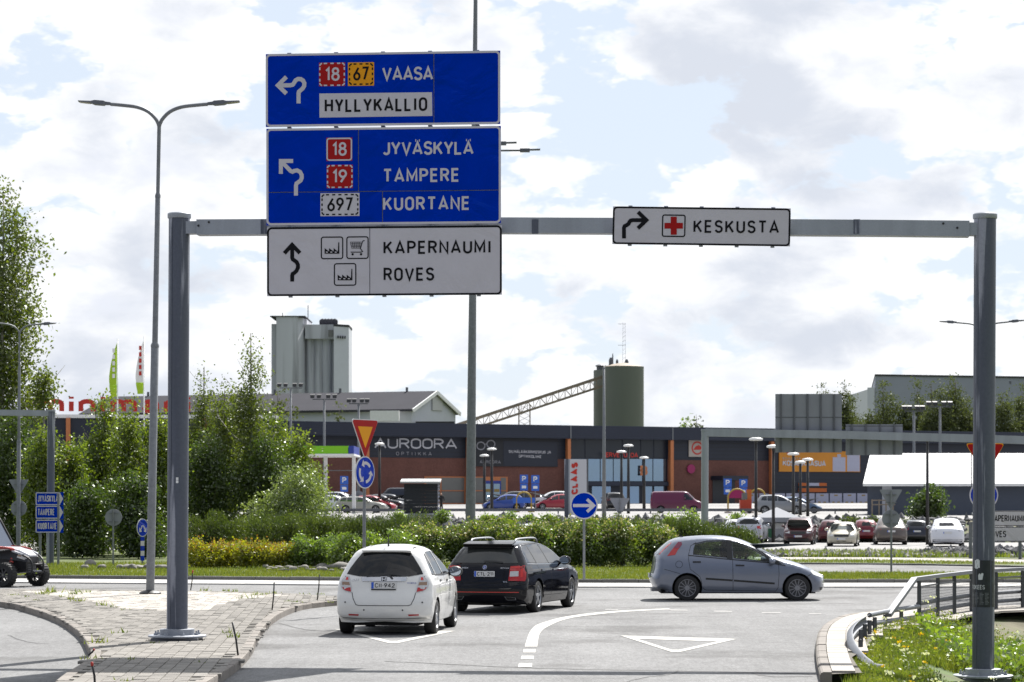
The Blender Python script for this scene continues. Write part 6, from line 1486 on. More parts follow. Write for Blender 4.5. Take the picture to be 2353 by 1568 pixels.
# tent
tp = P(1785, 1240, 172); tp.z = terrain(0, 172) ; s = F / 172; t = thing('market_tent', 'grey pop-up tent between the silver and the dark red car', 'tent', tp); ap = H - (1166 - HY) / s - tp.z; ev_ = H - (1190 - HY) / s - tp.z; w_ = 1.45
tent_m = M('tent_cloth', (.26, .27, .30), .8); mb = MB(); mb.add([(-w_, -w_, ev_), (w_, -w_, ev_), (w_, w_, ev_), (-w_, w_, ev_), (0, 0, ap)], [(0, 1, 4), (1, 2, 4), (2, 3, 4), (3, 0, 4)]); mb.build('tent_roof', tent_m, t)
for a, b in ((-1, -1), (1, -1), (1, 1), (-1, 1)): mb = MB(); mb.tube([(a * w_ * .97, b * w_ * .97, 0), (a * w_ * .97, b * w_ * .97, ev_)], .035, 6); mb.build('leg', galv_l, t)
mb = MB(); mb.box(-w_, w_, -w_ - .01, -w_ + .01, ev_ - .28, ev_ + .02); mb.build('valance', tent_m, t); mb = MB(); mb.box(-w_, w_, w_ - .02, w_, .1, ev_); mb.build('back_wall', tent_m, t)
for k, (dx, c_) in enumerate(((-.75, (.05, .18, .09)), (0.1, (.5, .5, .52)), (.8, (.05, .2, .1)))):
    q = thing('goods_crate', ['green crate at the left under the grey tent', 'white crate in the middle under the grey tent', 'green crate at the right under the grey tent'][k], 'crate', (tp.x + dx, tp.y - .6, tp.z), 0, 'crates under the tent'); m_ = M('crate_%d' % k, c_, .6); mb = MB(); mb.box(-.32, .32, -.3, .3, 0, .55); mb.build('crate_body', m_, q); mb = MB(); mb.box(-.34, .34, -.32, .32, .55, .6); mb.build('crate_rim', m_, q); mb = MB(); mb.box(-.28, .28, -.26, .26, .6, .95 if k == 1 else .75); mb.build('goods', [white_m, cap_m, poster_w][k], q)
# long low dark rail standing in for the lot's shadow and kerb line
br = thing('barrier', 'long low dark rail standing for the shadow and kerb line of the upper car park', 'barrier', (0, 226, terrain(0, 226)))
mb = MB(); mb.box(-90, 46, 0, .2, .22, .46); mb.build('rail', galv_d, br)
mb = MB(); mb.box(-.06, .06, .2, .3, 0, .3); ps = mb.build('post', galv_d, br)
for k in range(-22, 12):
    o = ps if k == -22 else ps.copy()
    if k != -22: C.objects.link(o)
    o.location = (k * 4, 0, 0)
# ------------------------------------------------------------------ cars
tyre_m = M('tyre_rubber', (.014, .014, .015), .75, var=.2, vs_=20)
rim_al = M('alloy', (.42, .43, .45), .35, .7); rim_dk = M('wheel_cover', (.06, .06, .065), .4, .3); rim_d2 = M('wheel_cover_edge', (.25, .25, .27), .4, .5)
trim_m = M('black_trim', (.012, .012, .013), .5); under_m = M('underbody', (.008, .008, .008), .9)
car_glass = glass('car_glass', (.74, .82, .79)); tint_glass = glass('tinted_glass', (.22, .26, .28))
rear_glass = M('rear_glass', (.006, .007, .009), .06, spec=.35); blue_glass = M('side_glass', (.012, .016, .022), .03, spec=.8)
lamp_red = M('lamp_red', (.42, .006, .008), .12, coat=.6); lamp_red_l = M('lamp_red_bright', (.62, .03, .02), .2, coat=.5); lamp_clear = M('lamp_clear', (.55, .55, .56), .12, coat=.6, var=.2, vs_=30); lamp_amber = M('lamp_amber', (.30, .20, .14), .2)
chrome = M('chrome', (.62, .62, .63), .12, .9); plate_m = M('number_plate', (.62, .62, .62), .4); plate_blue = M('plate_blue', (.02, .10, .55), .4); seat_m = M('seat_fabric', (.02, .02, .024), .9)
def paint(name, col, metal=.0, rough=.35, coat=.8): return M(name, col, rough, metal, coat=coat, var=.04, vs_=1.5)
SPEC = dict(
 jazz=dict(L=3.9, W=1.69, under=.21, wheels=(.70, 3.20), r=.295, ra=.345,
  sil=[(.16, .23), (.05, .27), (.01, .40), (.0, .52), (.03, .66), (.075, .80), (.10, .93), (.13, 1.0), (.24, 1.2), (.36, 1.38), (.45, 1.465), (.62, 1.50), (1.1, 1.525), (1.6, 1.52), (2.05, 1.46), (2.5, 1.29), (3.05, 1.02), (3.35, .93), (3.66, .80), (3.83, .64), (3.89, .48), (3.86, .30), (3.75, .21)],
  wz=[(.2, .93), (.35, .985), (.6, 1.0), (.85, .985), (1.0, .93), (1.25, .775), (1.42, .65), (1.52, .58)], wx=[(0, .965), (.5, .99), (1.2, 1), (3.0, 1), (3.9, .94)], rt=.11, rr=.20, rf=.5,
  win=[[(.50, 1.05), (.86, 1.02), (.90, 1.36), (.80, 1.37), (.62, 1.25)], [(.93, 1.015), (1.72, 1.0), (1.72, 1.40), (1.05, 1.395), (.96, 1.37)], [(1.79, 1.0), (2.82, 1.01), (2.5, 1.2), (2.15, 1.345), (1.79, 1.395)]]),
 wagon=dict(L=4.66, W=1.80, under=.19, wheels=(.97, 3.66), r=.325, ra=.375,
  sil=[(.20, .20), (.06, .24), (.01, .40), (.0, .52), (.03, .62), (.05, .72), (.07, .88), (.11, .99), (.26, 1.19), (.40, 1.35), (.50, 1.40), (.85, 1.435), (1.6, 1.455), (2.2, 1.44), (2.7, 1.35), (3.15, 1.15), (3.48, 1.0), (3.8, .95), (4.2, .87), (4.5, .74), (4.63, .58), (4.66, .42), (4.6, .24), (4.5, .19)],
  wz=[(.15, .93), (.35, .985), (.6, 1.0), (.85, .98), (.98, .92), (1.2, .775), (1.42, .61)], wx=[(0, .955), (.6, .99), (1.5, 1), (3.4, 1), (4.66, .92)], rt=.09, rr=.20, rf=.5,
  win=[[(.42, 1.03), (1.02, 1.01), (1.02, 1.36), (.75, 1.36), (.56, 1.28)], [(1.08, 1.0), (1.92, .985), (1.92, 1.38), (1.08, 1.365)], [(1.98, .985), (2.98, .985), (2.98, 1.06), (2.6, 1.27), (2.25, 1.355), (1.98, 1.38)]]),
 hatch=dict(L=4.03, W=1.69, under=.19, wheels=(.83, 3.34), r=.293, ra=.345,
  sil=[(.30, .22), (.10, .26), (.05, .37), (.01, .46), (.0, .54), (.04, .62), (.07, .72), (.09, .90), (.13, 1.06), (.30, 1.23), (.47, 1.37), (.58, 1.415), (.9, 1.46), (1.4, 1.485), (1.85, 1.455), (2.2, 1.36), (2.65, 1.15), (3.05, .965), (3.3, .89), (3.6, .78), (3.86, .64), (4.0, .53), (4.03, .42), (4.01, .28), (3.9, .17)],
  wz=[(.15, .93), (.35, .985), (.6, 1.0), (.8, .985), (.95, .94), (1.2, .80), (1.45, .64)], wx=[(0, .955), (.5, .985), (1.2, 1), (3.0, 1), (4.03, .93)], rt=.10, rr=.24, rf=.5,
  win=[[(.965, 1.05), (1.74, .975), (1.74, 1.355), (1.3, 1.34), (1.02, 1.28), (.985, 1.2)], [(1.88, .965), (2.62, .885), (2.80, .93), (2.62, 1.04), (2.38, 1.19), (2.1, 1.31), (1.86, 1.345)]]),
 suv=dict(L=4.5, W=1.86, under=.26, wheels=(.85, 3.5), r=.35, ra=.41,
  sil=[(.20, .30), (.05, .36), (.0, .55), (.02, .75), (.05, .95), (.10, 1.1), (.30, 1.4), (.46, 1.58), (.60, 1.63), (1.2, 1.67), (1.9, 1.66), (2.35, 1.56), (2.8, 1.33), (3.15, 1.14), (3.5, 1.08), (4.0, 1.0), (4.32, .88), (4.46, .68), (4.5, .5), (4.4, .30)],
  wz=[(.2, .93), (.45, .985), (.7, 1.0), (1.0, .98), (1.15, .93), (1.4, .83), (1.65, .72)], wx=[(0, .95), (.6, .99), (1.5, 1), (3.2, 1), (4.5, .92)], rt=.10, rr=.22, rf=.45,
  win=[[(.50, 1.2), (1.0, 1.17), (1.02, 1.54), (.75, 1.54), (.62, 1.45)], [(1.06, 1.16), (1.88, 1.13), (1.88, 1.57), (1.08, 1.55)], [(1.95, 1.13), (2.75, 1.12), (2.5, 1.35), (2.2, 1.5), (1.95, 1.565)]]),
 van=dict(L=4.8, W=1.84, under=.24, wheels=(.95, 3.85), r=.32, ra=.38,
  sil=[(.15, .28), (.03, .36), (.0, .6), (.02, 1.0), (.06, 1.5), (.12, 1.82), (.25, 1.92), (1.0, 1.95), (3.0, 1.95), (3.3, 1.90), (3.65, 1.6), (4.0, 1.25), (4.2, 1.13), (4.6, .98), (4.76, .75), (4.8, .5), (4.7, .26)],
  wz=[(.2, .95), (.45, .99), (.8, 1.0), (1.1, .99), (1.5, .94), (1.92, .86)], wx=[(0, .97), (.5, 1), (3.5, 1), (4.8, .93)], rt=.10, rr=.16, rf=.4,
  win=[[(3.0, 1.18), (3.92, 1.18), (3.62, 1.5), (3.38, 1.72), (3.0, 1.74)]]),
 coupe_suv=dict(L=5.0, W=2.0, under=.24, wheels=(1.0, 3.95), r=.36, ra=.41,
  sil=[(.20, .28), (.05, .34), (.0, .55), (.02, .72), (.05, .92), (.12, 1.06), (.45, 1.22), (.95, 1.48), (1.5, 1.64), (2.1, 1.68), (2.7, 1.58), (3.3, 1.28), (3.7, 1.06), (4.2, .98), (4.7, .82), (4.95, .6), (5.0, .45), (4.9, .26)],
  wz=[(.2, .93), (.45, .985), (.7, 1.0), (.95, .97), (1.1, .90), (1.4, .78), (1.65, .66)], wx=[(0, .94), (.6, .99), (1.5, 1), (3.6, 1), (5.0, .92)], rt=.12, rr=.25, rf=.5,
  win=[[(1.0, 1.12), (2.1, 1.08), (2.1, 1.55), (1.5, 1.5)], [(2.17, 1.08), (3.3, 1.05), (2.8, 1.4), (2.5, 1.52), (2.17, 1.55)]]),
)
class Car:
    def __init__(s, spec, label, pm, loc, yaw, open_win=False, lod=1.0, group=None, name='car', cat='car', win_mat=None):
        s.sp = SPEC[spec]; s.lod = lod; L = s.sp['L']
        s.root = thing(name, label, cat, loc, yaw, group); s.pm = pm
        sil = smooth_line([Vector(p) for p in s.sp['sil']], .09 * lod); s.sil = np.array([(p.x, p.y) for p in sil])
        a, b = s.sil[:-1], s.sil[1:]; t = b - a; nr = np.stack([-t[:, 1], t[:, 0]], 1); nr /= np.linalg.norm(nr, axis=1)[:, None]        # outward-ish
        up = np.abs(t[:, 0]) / np.linalg.norm(t, axis=1); rear = a[:, 0] < L * .5
        s.rseg = s.sp['rt'] * up + np.where(rear, s.sp['rr'], s.sp['rf']) * (1 - up)
        s.a, s.t, s.tt = a, t, (t * t).sum(1)
        s.x0 = L / 2
        s.make_body(open_win, win_mat or blue_glass)
    def half(s, xz):
        q = np.atleast_2d(np.array(xz, float)); d = q[:, None, :] - s.a[None]; k = np.clip((d * s.t[None]).sum(2) / s.tt[None], 0, 1); e = d - k[:, :, None] * s.t[None]; dd = np.hypot(e[:, :, 0], e[:, :, 1]); i = dd.argmin(1)
        dm = dd[np.arange(len(q)), i]; w_ = 1 / (dd + .02) ** 4; r = (w_ * s.rseg[None]).sum(1) / w_.sum(1)
        g = (1 - (1 - np.clip(dm / r, 0, 1)) ** 2.4) ** (1 / 2.4); wz = np.array(s.sp['wz']); wx = np.array(s.sp['wx'])
        return s.sp['W'] / 2 * np.interp(q[:, 1], wz[:, 0], wz[:, 1]) * np.interp(q[:, 0], wx[:, 0], wx[:, 1]) * g, dm, r
    def cdt(s, outline, holes, extra):
        pts, ed = [], []
        for lp in [outline] + holes:
            b = len(pts); n = len(lp); pts += [Vector((float(p[0]), float(p[1]))) for p in lp]; ed += [(b + i, b + (i + 1) % n) for i in range(n)]
        pts += [Vector((float(p[0]), float(p[1]))) for p in extra]
        r = delaunay_2d_cdt(pts, ed, [], 0, 1e-5); v = np.array([(p.x, p.y) for p in r[0]]); f = np.array([tuple(q) for q in r[2] if len(q) == 3]); c = v[f].mean(1)
        ok = inside_np(outline, c[:, 0], c[:, 1])
        for h_ in holes: ok &= ~inside_np(h_, c[:, 0], c[:, 1])
        return v, f[ok]
    def mesh(s, name, v3, f, mat, parent, merge=False, smooth=True):
        v3 = v3 - np.array([s.x0, 0, 0]); me = bpy.data.meshes.new(name); me.from_pydata(v3.tolist(), [], f.tolist())
        bm = bmesh.new(); bm.from_mesh(me)
        if merge: bmesh.ops.remove_doubles(bm, verts=bm.verts, dist=2e-4)
        bmesh.ops.recalc_face_normals(bm, faces=bm.faces); bm.to_mesh(me); bm.free()
        if smooth: me.polygons.foreach_set('use_smooth', [True] * len(me.polygons))
        return link(name, me, mat, parent)
    def make_body(s, open_win, wm):
        sp = s.sp; zb = sp['under']; low = []
        x = s.sil[-1][0]; low.append((x, zb))
        for xw in sp['wheels'][::-1]:
            n = 14; ra = sp['ra']; base = math.acos(min(1, max(-1, (zb - sp['r']) / ra))) if False else math.asin((zb - sp['r']) / ra)
            for i in range(n + 1):
                a = base + (math.pi - 2 * base) * i / n; low.append((xw + ra * math.cos(a), sp['r'] + ra * math.sin(a)))
        low.append((s.sil[0][0], zb)); outline = [tuple(p) for p in s.sil] + low
        wins = [[tuple(p) for p in w_] for w_ in sp['win']]
        wf = []
        for w_ in wins:
            q = []
            for i in range(len(w_)):
                a, b = Vector(w_[i]), Vector(w_[(i + 1) % len(w_)]); k = max(1, int((b - a).length / .12)); q += [tuple(a.lerp(b, j / k)) for j in range(k)]
            wf.append(q)
        ex = []
        mid = (s.sil[:-1] + s.sil[1:]) / 2; nrm = np.stack([s.t[:, 1], -s.t[:, 0]], 1); nrm /= np.linalg.norm(nrm, axis=1)[:, None]
        for k, lv in enumerate((.012, .04, .09, .17, .29, .45, .66, .9)):
            q = (mid if k % 2 else s.a) + nrm * (lv * s.rseg)[:, None]; ex.append(q)
        g = .085 * s.lod; gx, gz = np.meshgrid(np.arange(.05, sp['L'], g), np.arange(.2, 2.0, g)); grid = np.stack([gx.ravel(), gz.ravel()], 1)
        ok = inside_np(outline, grid[:, 0], grid[:, 1]); grid = grid[ok]; _, dm, r = s.half(grid); ex.append(grid[dm > r * .95])
        ex = np.concatenate(ex); ok = inside_np(outline, ex[:, 0], ex[:, 1]); ex = ex[ok]; _, dm, r = s.half(ex)
        ol = np.array(outline + [p for w_ in wf for p in w_]); far = np.array([np.min(np.hypot(ol[:, 0] - p[0], ol[:, 1] - p[1])) for p in ex]); ex = ex[far > .004]
        v, f = s.cdt(outline, wf if open_win else [], ex); y, _, _ = s.half(v)
        on = np.array([np.min(np.hypot(s.sil[:, 0] - p[0], s.sil[:, 1] - p[1])) for p in v]) < 1e-4; y[on] = 0
        V3 = np.concatenate([np.stack([v[:, 0], y, v[:, 1]], 1), np.stack([v[:, 0], -y, v[:, 1]], 1)]); F3 = np.concatenate([f, f[:, ::-1] + len(v)])
        s.body = s.mesh('body', V3, F3, s.pm, s.root, True)
        for w_ in wf:
            for sd in (-1, 1): s.side(w_, -.006 if open_win else .004, wm, 'side_window', sd)
        # chassis, wheels
        mb = MB(); L, W = sp['L'], sp['W']; x0 = s.x0
        mb.box(.25 - x0, L - .25 - x0, -W / 2 + .28, W / 2 - .28, .16, sp['under'] + .18)
        for a, b in ((.40, sp['wheels'][0] - sp['ra']), (sp['wheels'][0] + sp['ra'], sp['wheels'][1] - sp['ra']), (sp['wheels'][1] + sp['ra'], max(L - .45, sp['wheels'][1] + sp['ra'] + .02))): mb.box(a - x0, b - x0, -W / 2 + .1, W / 2 - .1, sp['under'] - .02, sp['under'] + .1)
        for xw in sp['wheels']: mb.box(xw - sp['ra'] - x0, xw + sp['ra'] - x0, -W / 2 + .3, W / 2 - .3, .2, sp['r'] + sp['ra'])
        mb.build('underbody', under_m, s.root)
    def wheels(s, style=0, rim=None):
        sp = s.sp; r = sp['r']
        for xw in sp['wheels']:
            for sd in (-1, 1):
                yo = sd * (sp['W'] / 2 * .985); c = Vector((xw - s.x0, yo, r)); ax = Vector((0, sd, 0)); mb = MB()
                mb.lathe([(r * .66, -.20), (r * .93, -.20), (r, -.17), (r, -.035), (r * .94, -.004), (r * .70, 0.0), (r * .66, -.02), (r * .66, -.2)], 28, c, ax, False)
                w_ = s.part(mb, 'wheel', tyre_m, s.root, 40); mb = MB(); mb.lathe([(r * .68, -.19), (r * .68, -.05), (r * .03, -.06)], 24, c, ax, False); s.part(mb, 'rim_barrel', rim_dk if style != 2 else rim_d2, w_, 40)
                mb = MB(); mb.lathe([(r * .69, -.03), (r * .70, -.008), (r * .65, -.008), (r * .63, -.03)], 28, c, ax, False); mb.lathe([(r * .20, -.04), (r * .18, -.012), (r * .02, -.012)], 14, c, ax, False)
                n = {0: 5, 1: 12, 2: 7}[style]
                for k in range(n):
                    a = 2 * math.pi * k / n + .3; d = Vector((math.cos(a), 0, math.sin(a))); mb.bar(c + ax * -.03 + d * r * .14, c + ax * -.03 + d * r * .66, r * (.17 if n < 8 else .055), .03, ax)
                s.part(mb, 'rim', rim or rim_al, w_, 40)
    def part(s, mb, name, mat, parent=None, smooth=False): return mb.build(name, mat, parent or s.root, smooth=smooth)
    def patch2d(s, poly, step):
        q = []
        for i in range(len(poly)):
            a, b = Vector(poly[i][:2]), Vector(poly[(i + 1) % len(poly)][:2]); k = max(1, int((b - a).length / step)); q += [tuple(a.lerp(b, j / k)) for j in range(k)]
        p = np.array(q); x0, z0 = p.min(0); x1, z1 = p.max(0); gx, gz = np.meshgrid(np.arange(x0 + step / 2, x1, step), np.arange(z0 + step / 2, z1, step)); g = np.stack([gx.ravel(), gz.ravel()], 1)
        if len(g): g = g[inside_np(q, g[:, 0], g[:, 1])]
        if len(g): g = g[np.array([np.min(np.hypot(p[:, 0] - a[0], p[:, 1] - a[1])) for a in g]) > step * .3]
        return s.cdt(q, [], g if len(g) else [])
    def side(s, poly, off, mat, name, sd=-1, parent=None, step=.07):
        v, f = s.patch2d(poly, step * s.lod); y, _, _ = s.half(v); return s.mesh(name, np.stack([v[:, 0], sd * (y + off), v[:, 1]], 1), f, mat, parent or s.root)
    def end_x(s, y, z, rear=True):
        y = np.abs(np.atleast_1d(np.array(y, float))); z = np.atleast_1d(np.array(z, float)); n = 40; xs = np.linspace(0, s.sp['L'] * .45, 56); 
        if not rear: xs = s.sp['L'] - xs
        out_ = np.zeros(len(y))
        for i in range(len(y)):
            q = np.stack([xs, np.full(len(xs), z[i])], 1); h_, _, _ = s.half(q); ins = inside_np(s.outl(), q[:, 0], q[:, 1]); h_ = np.where(ins, h_, -1); k = int(np.argmax(h_ >= y[i])) if (h_ >= y[i]).any() else 10
            if k == 0: out_[i] = xs[0]; continue
            h0, h1 = max(h_[k - 1], 0), h_[k]; a, b = xs[k - 1], xs[k]
            for _ in range(7):
                m = (a + b) / 2; hm = float(s.half([(m, z[i])])[0][0]) if inside(s.outl(), m, z[i]) else -1
                if hm >= y[i]: b = m
                else: a = m
            out_[i] = b
        return out_
    def outl(s):
        if not hasattr(s, '_o'): s._o = [tuple(p) for p in s.sil] + [(s.sil[-1][0], .1), (s.sil[0][0], .1)]
        return s._o
    def end(s, poly, off, mat, name, rear=True, parent=None, step=.12):
        v, f = s.patch2d(poly, step * s.lod); x = s.end_x(v[:, 0], v[:, 1], rear); x = x - off if rear else x + off; return s.mesh(name, np.stack([x, v[:, 0], v[:, 1]], 1), f, mat, parent or s.root)
    def sframe(s, sd=-1):
        c = s
        class Fr:
            def at(self, u, v, off=0): y = float(c.half([(u, v)])[0][0]); return Vector((u - c.x0, sd * (y + off), v))
        return Fr()
    def eframe(s, rear=True):
        c = s
        class Fr:                                  # u runs to the viewer's right
            def at(self, u, v, off=0): y = -u if rear else u; x = float(c.end_x([y], [v], rear)[0]); return Vector(((x - off if rear else x + off) - c.x0, y, v))
        return Fr()
    def line(s, fr, segs, t, mat, name, off=.004, parent=None):
        mb = MB()
        for k, pl in enumerate(segs):
            q = []
            for i in range(len(pl) - 1):
                a, b = Vector(pl[i]), Vector(pl[i + 1]); n = max(1, int((b - a).length / .1)); q += [tuple(a.lerp(b, j / n)) for j in range(n)]
            stroke(mb, fr, q + [pl[-1]], t, off + .0004 * k)
        return mb.build(name, mat, parent or s.root, fix=False)
    def plate(s, z, word, rear=True, dx=0.0, w_=.235, h_=.055, text=True):
        x = float(s.end_x([0], [z], rear)[0]); x = min(x, float(s.end_x([0], [z + h_], rear)[0])) if rear else x; o = Vector((x - s.x0 + (-.012 if rear else .012), dx, z)); fr = Frame(o, (0, -1, 0) if rear else (0, 1, 0), (0, 0, 1))
        mb = MB(); fr.box(mb, -w_, w_, -h_, h_, -.012, .006); p = s.part(mb, 'number_plate', plate_m)
        mb = MB(); fr.rect(mb, -w_ + .004, -w_ + .045, -h_ + .003, h_ - .003, .008); s.part(mb, 'plate_strip', plate_blue, p)
        if text: mb = MB(); write(mb, fr, word, (-w_ + .065, -h_ + .02), (w_ - .025, -h_ + .02), h_ * 2 - .04, .15, .009, .26); mb.build('plate_lettering', black_s, p, fix=False)
    def mirror(s, x, z, mat, sz=.1):
        for sd in (-1, 1):
            y = float(s.half([(x, z)])[0][0]); c = Vector((x - s.x0, sd * (y + .12), z + .04)); mb = MB(); mb.lathe([(.0, -sz * .55), (sz * .75, -sz * .5), (sz * .95, 0), (sz * .7, sz * .55), (sz * .2, sz * .75)], 14, (0, 0, 0), (1, 0, 0), False); mb.v = [(c.x + p[0], c.y + p[1] * 1.15, c.z + p[2] * .85) for p in mb.v]; m_ = s.part(mb, 'mirror', mat, None, True)
            mb = MB(); mb.bar((c.x, c.y, c.z - .03), (c.x + .05, sd * (y - .02), z - .02), .05, .04); s.part(mb, 'mirror_arm', trim_m, m_)
            mb = MB(); mb.lathe([(sz * .78, 0), (.001, .0)], 14, (0, 0, 0), (-1, 0, 0), False); mb.v = [(c.x - sz * .56, c.y + p[1] * 1.1, c.z + p[2] * .8) for p in mb.v]; s.part(mb, 'mirror_glass', mirror_g, m_)
    def seats(s, xs=(1.25, 2.15), z=.35, top=1.12, driver=None):
        for x in xs:
            for sd in (-.36, .36):
                mb = MB(); mb.box(x - .1 - s.x0, x + .45 - s.x0, sd - .24, sd + .24, z, z + .22); mb.bar((x - s.x0, sd, z + .15), (x - .22 - s.x0, sd, top - .18), .46, .14, (1, 0, 0)); mb.bar((x - .21 - s.x0, sd, top - .2), (x - .25 - s.x0, sd, top + .02), .27, .1, (1, 0, 0)); s.part(mb, 'seat', seat_m)
    def dash(s, x, z):
        mb = MB(); mb.box(x - s.x0, x + .5 - s.x0, -s.sp['W'] / 2 + .14, s.sp['W'] / 2 - .14, .5, z); s.part(mb, 'dashboard', seat_m)
        mb = MB(); c = Vector((x - .22 - s.x0, .36, z - .02)); pts = [c + Vector((.08 * math.sin(a), .19 * math.cos(a), .18 * math.sin(a))) for a in np.linspace(0, 2 * math.pi, 19)]; mb.tube(pts, .016, 6, False); s.part(mb, 'steering_wheel', trim_m)
mirror_g = M('mirror_glass', (.5, .55, .6), .03, .95)
skin_m = M('skin', (.35, .20, .14), .6); shirt_m = M('dark_clothing', (.012, .012, .014), .9)
def driver(car, x, y, z, label, hand=False):
    """seated figure: hips, torso, head, arms to the wheel, one skinned surface"""
    o = Vector((0, 0, 0)); J = [((0, 0, 0), .15), ((-.05, 0, .25), .15), ((-.09, 0, .45), .16), ((-.10, 0, .56), .06), ((-.07, 0, .64), .085), ((-.05, 0, .76), .09), ((-.08, .19, .46), .065), ((.10, .25, .24), .05), ((.38, .16, .33), .04), ((-.08, -.19, .46), .065), ((.10, -.25, .24), .05), ((.38, -.16, .33), .04), ((.42, .1, 0), .085), ((.42, -.1, 0), .085), ((.75, .1, .05), .07), ((.75, -.1, .05), .07)]
    E_ = [(0, 1), (1, 2), (2, 3), (3, 4), (4, 5), (2, 6), (6, 7), (7, 8), (2, 9), (9, 10), (10, 11), (0, 12), (0, 13), (12, 14), (13, 15)]
    wm_ = wmat(car.root); p = wm_ @ Vector((x - car.x0, y, z)); yaw = car.root.rotation_euler[2]
    return figure(J, E_, p, yaw, label, 5)
def figure(J, E_, loc, yaw, label, head, mat=None):
    me = bpy.data.meshes.new('person'); me.from_pydata([j[0] for j in J], E_, []); ob = bpy.data.objects.new('person', me); C.objects.link(ob)
    sk = ob.modifiers.new('s', 'SKIN'); sk.use_smooth_shade = True
    for v, j in zip(me.skin_vertices[0].data, J): v.radius = (j[1], j[1]); 
    me.skin_vertices[0].data[0].use_root = True
    sb = ob.modifiers.new('d', 'SUBSURF'); sb.levels = sb.render_levels = 2
    dg_ = bpy.context.evaluated_depsgraph_get(); m2 = bpy.data.meshes.new_from_object(ob.evaluated_get(dg_)); ob.modifiers.clear(); ob.data = m2; m2.materials.clear(); m2.materials.append(mat or shirt_m); m2.materials.append(skin_m); m2.materials.append(hair_m)
    hc = Vector(J[head][0]); hands = [Vector(J[i][0]) for i in (8, 11)]
    for p in m2.polygons:
        c = p.center
        if (c - hc).length < J[head][1] * 1.7: p.material_index = 2 if (c.z > hc.z or c.x < hc.x - .03) else 1
        elif any((c - h_).length < .07 for h_ in hands): p.material_index = 1
        p.use_smooth = True
    ob.location = loc; ob.rotation_euler = (0, 0, yaw); tag(ob, label, 'person'); return ob
hair_m = M('dark_hair', (.015, .012, .01), .8)

# ---- white hatchback seen from behind
white_p = paint('white_car_paint', (.74, .735, .715), 0, .35)
h6 = R(90 - 6); Lj = 3.9; hd = Vector((math.cos(h6), math.sin(h6), 0)); ra_ = Vector((-2.105, 44.8, 0)); pos = ra_ + hd * (Lj / 2 - .70)
cj = Car('jazz', 'white hatchback seen from behind with number plate CII-942', white_p, pos, h6, True, .8, win_mat=tint_glass)
cj.wheels(2, rim_al)
ef, sfR, sfL = cj.eframe(), cj.sframe(-1), cj.sframe(1)
rw = cj.end([(-.42, 1.39), (-.25, 1.40), (.25, 1.40), (.42, 1.39), (.51, 1.27), (.60, 1.14), (.655, 1.035), (.42, .995), (-.42, .995), (-.655, 1.035), (-.60, 1.14), (-.51, 1.27)], .006, rear_glass, 'rear_window')
cj.line(ef, [[(-.30, 1.0), (-.02, 1.02), (.09, 1.01), (.15, .955)]], .03, trim_m, 'wiper', .02)
for sd in (-1, 1):
    q = [(.605, 1.005), (.66, 1.0), (.725, .95), (.765, .87), (.745, .80), (.68, .755), (.545, .72)]
    lamp = cj.end([(sd * a, b) for a, b in q], .008, lamp_clear, 'tail_lamp')
    cj.end([(sd * a, b) for a, b in [(.575, .81), (.725, .815), (.70, .775), (.66, .755), (.56, .735)]], .011, lamp_red, 'red_lens', parent=lamp)
    cj.end([(sd * a, b) for a, b in [(.625, .985), (.655, .98), (.67, .935), (.62, .935)]], .011, lamp_red_l, 'brake_light', parent=lamp)
    cj.end([(sd * a, b) for a, b in [(.60, .90), (.725, .905), (.73, .85), (.585, .845)]], .011, lamp_amber, 'indicator_lens', parent=lamp)
    cj.end([(sd * a, b) for a, b in [(.42, .355), (.60, .36), (.60, .335), (.43, .33)]], .006, lamp_red, 'reflector')
    for y_, z_ in ((.66, .56), (.33, .43)): cj.end([(sd * y_ + .014 * math.cos(R(45 * k)), z_ + .014 * math.sin(R(45 * k))) for k in range(8)], .006, trim_m, 'parking_sensor')
cb = cj.end([(-.39, .985), (.39, .985), (.38, .915), (-.37, .915)], .012, chrome, 'chrome_bar')
cj.end([(-.055, .995), (.055, .995), (.05, .905), (-.05, .905)], .02, chrome, 'emblem'); cj.end([(-.045, .985), (.045, .985), (.042, .915), (-.042, .915)], .022, trim_m, 'emblem_field'); cj.line(ef, [[(-.022, .92), (-.028, .98)], [(.022, .92), (.028, .98)], [(-.024, .948), (.024, .948)]], .014, chrome, 'emblem_letter', .026)
mb = MB(); write(mb, ef, 'JAZZ', (-.56, .915), (-.43, .92), .035, .16, .008); mb.build('badge_lettering', chrome, cj.root, fix=False)
mb = MB(); write(mb, ef, 'HYBRID', (.40, .875), (.55, .872), .022, .2, .008); mb.build('badge_lettering', blue_m, cj.root, fix=False)
cj.plate(.845, 'CII-942', True, .0, .215, .056)
cj.end([(-.215, .785), (.215, .785), (.21, .765), (-.21, .765)], .014, trim_m, 'plate_frame')
cj.line(ef, [[(-.545, .725), (-.52, .62), (-.47, .52), (-.42, .505), (.42, .505), (.47, .52), (.52, .62), (.545, .725)], [(-.68, 1.0), (-.60, .73)], [(.68, 1.0), (.60, .73)]], .011, trim_m, 'tailgate_seam', .004)
cj.line(ef, [[(-.80, .30), (-.5, .285), (.5, .285), (.80, .30)]], .008, trim_m, 'bumper_crease', .003)
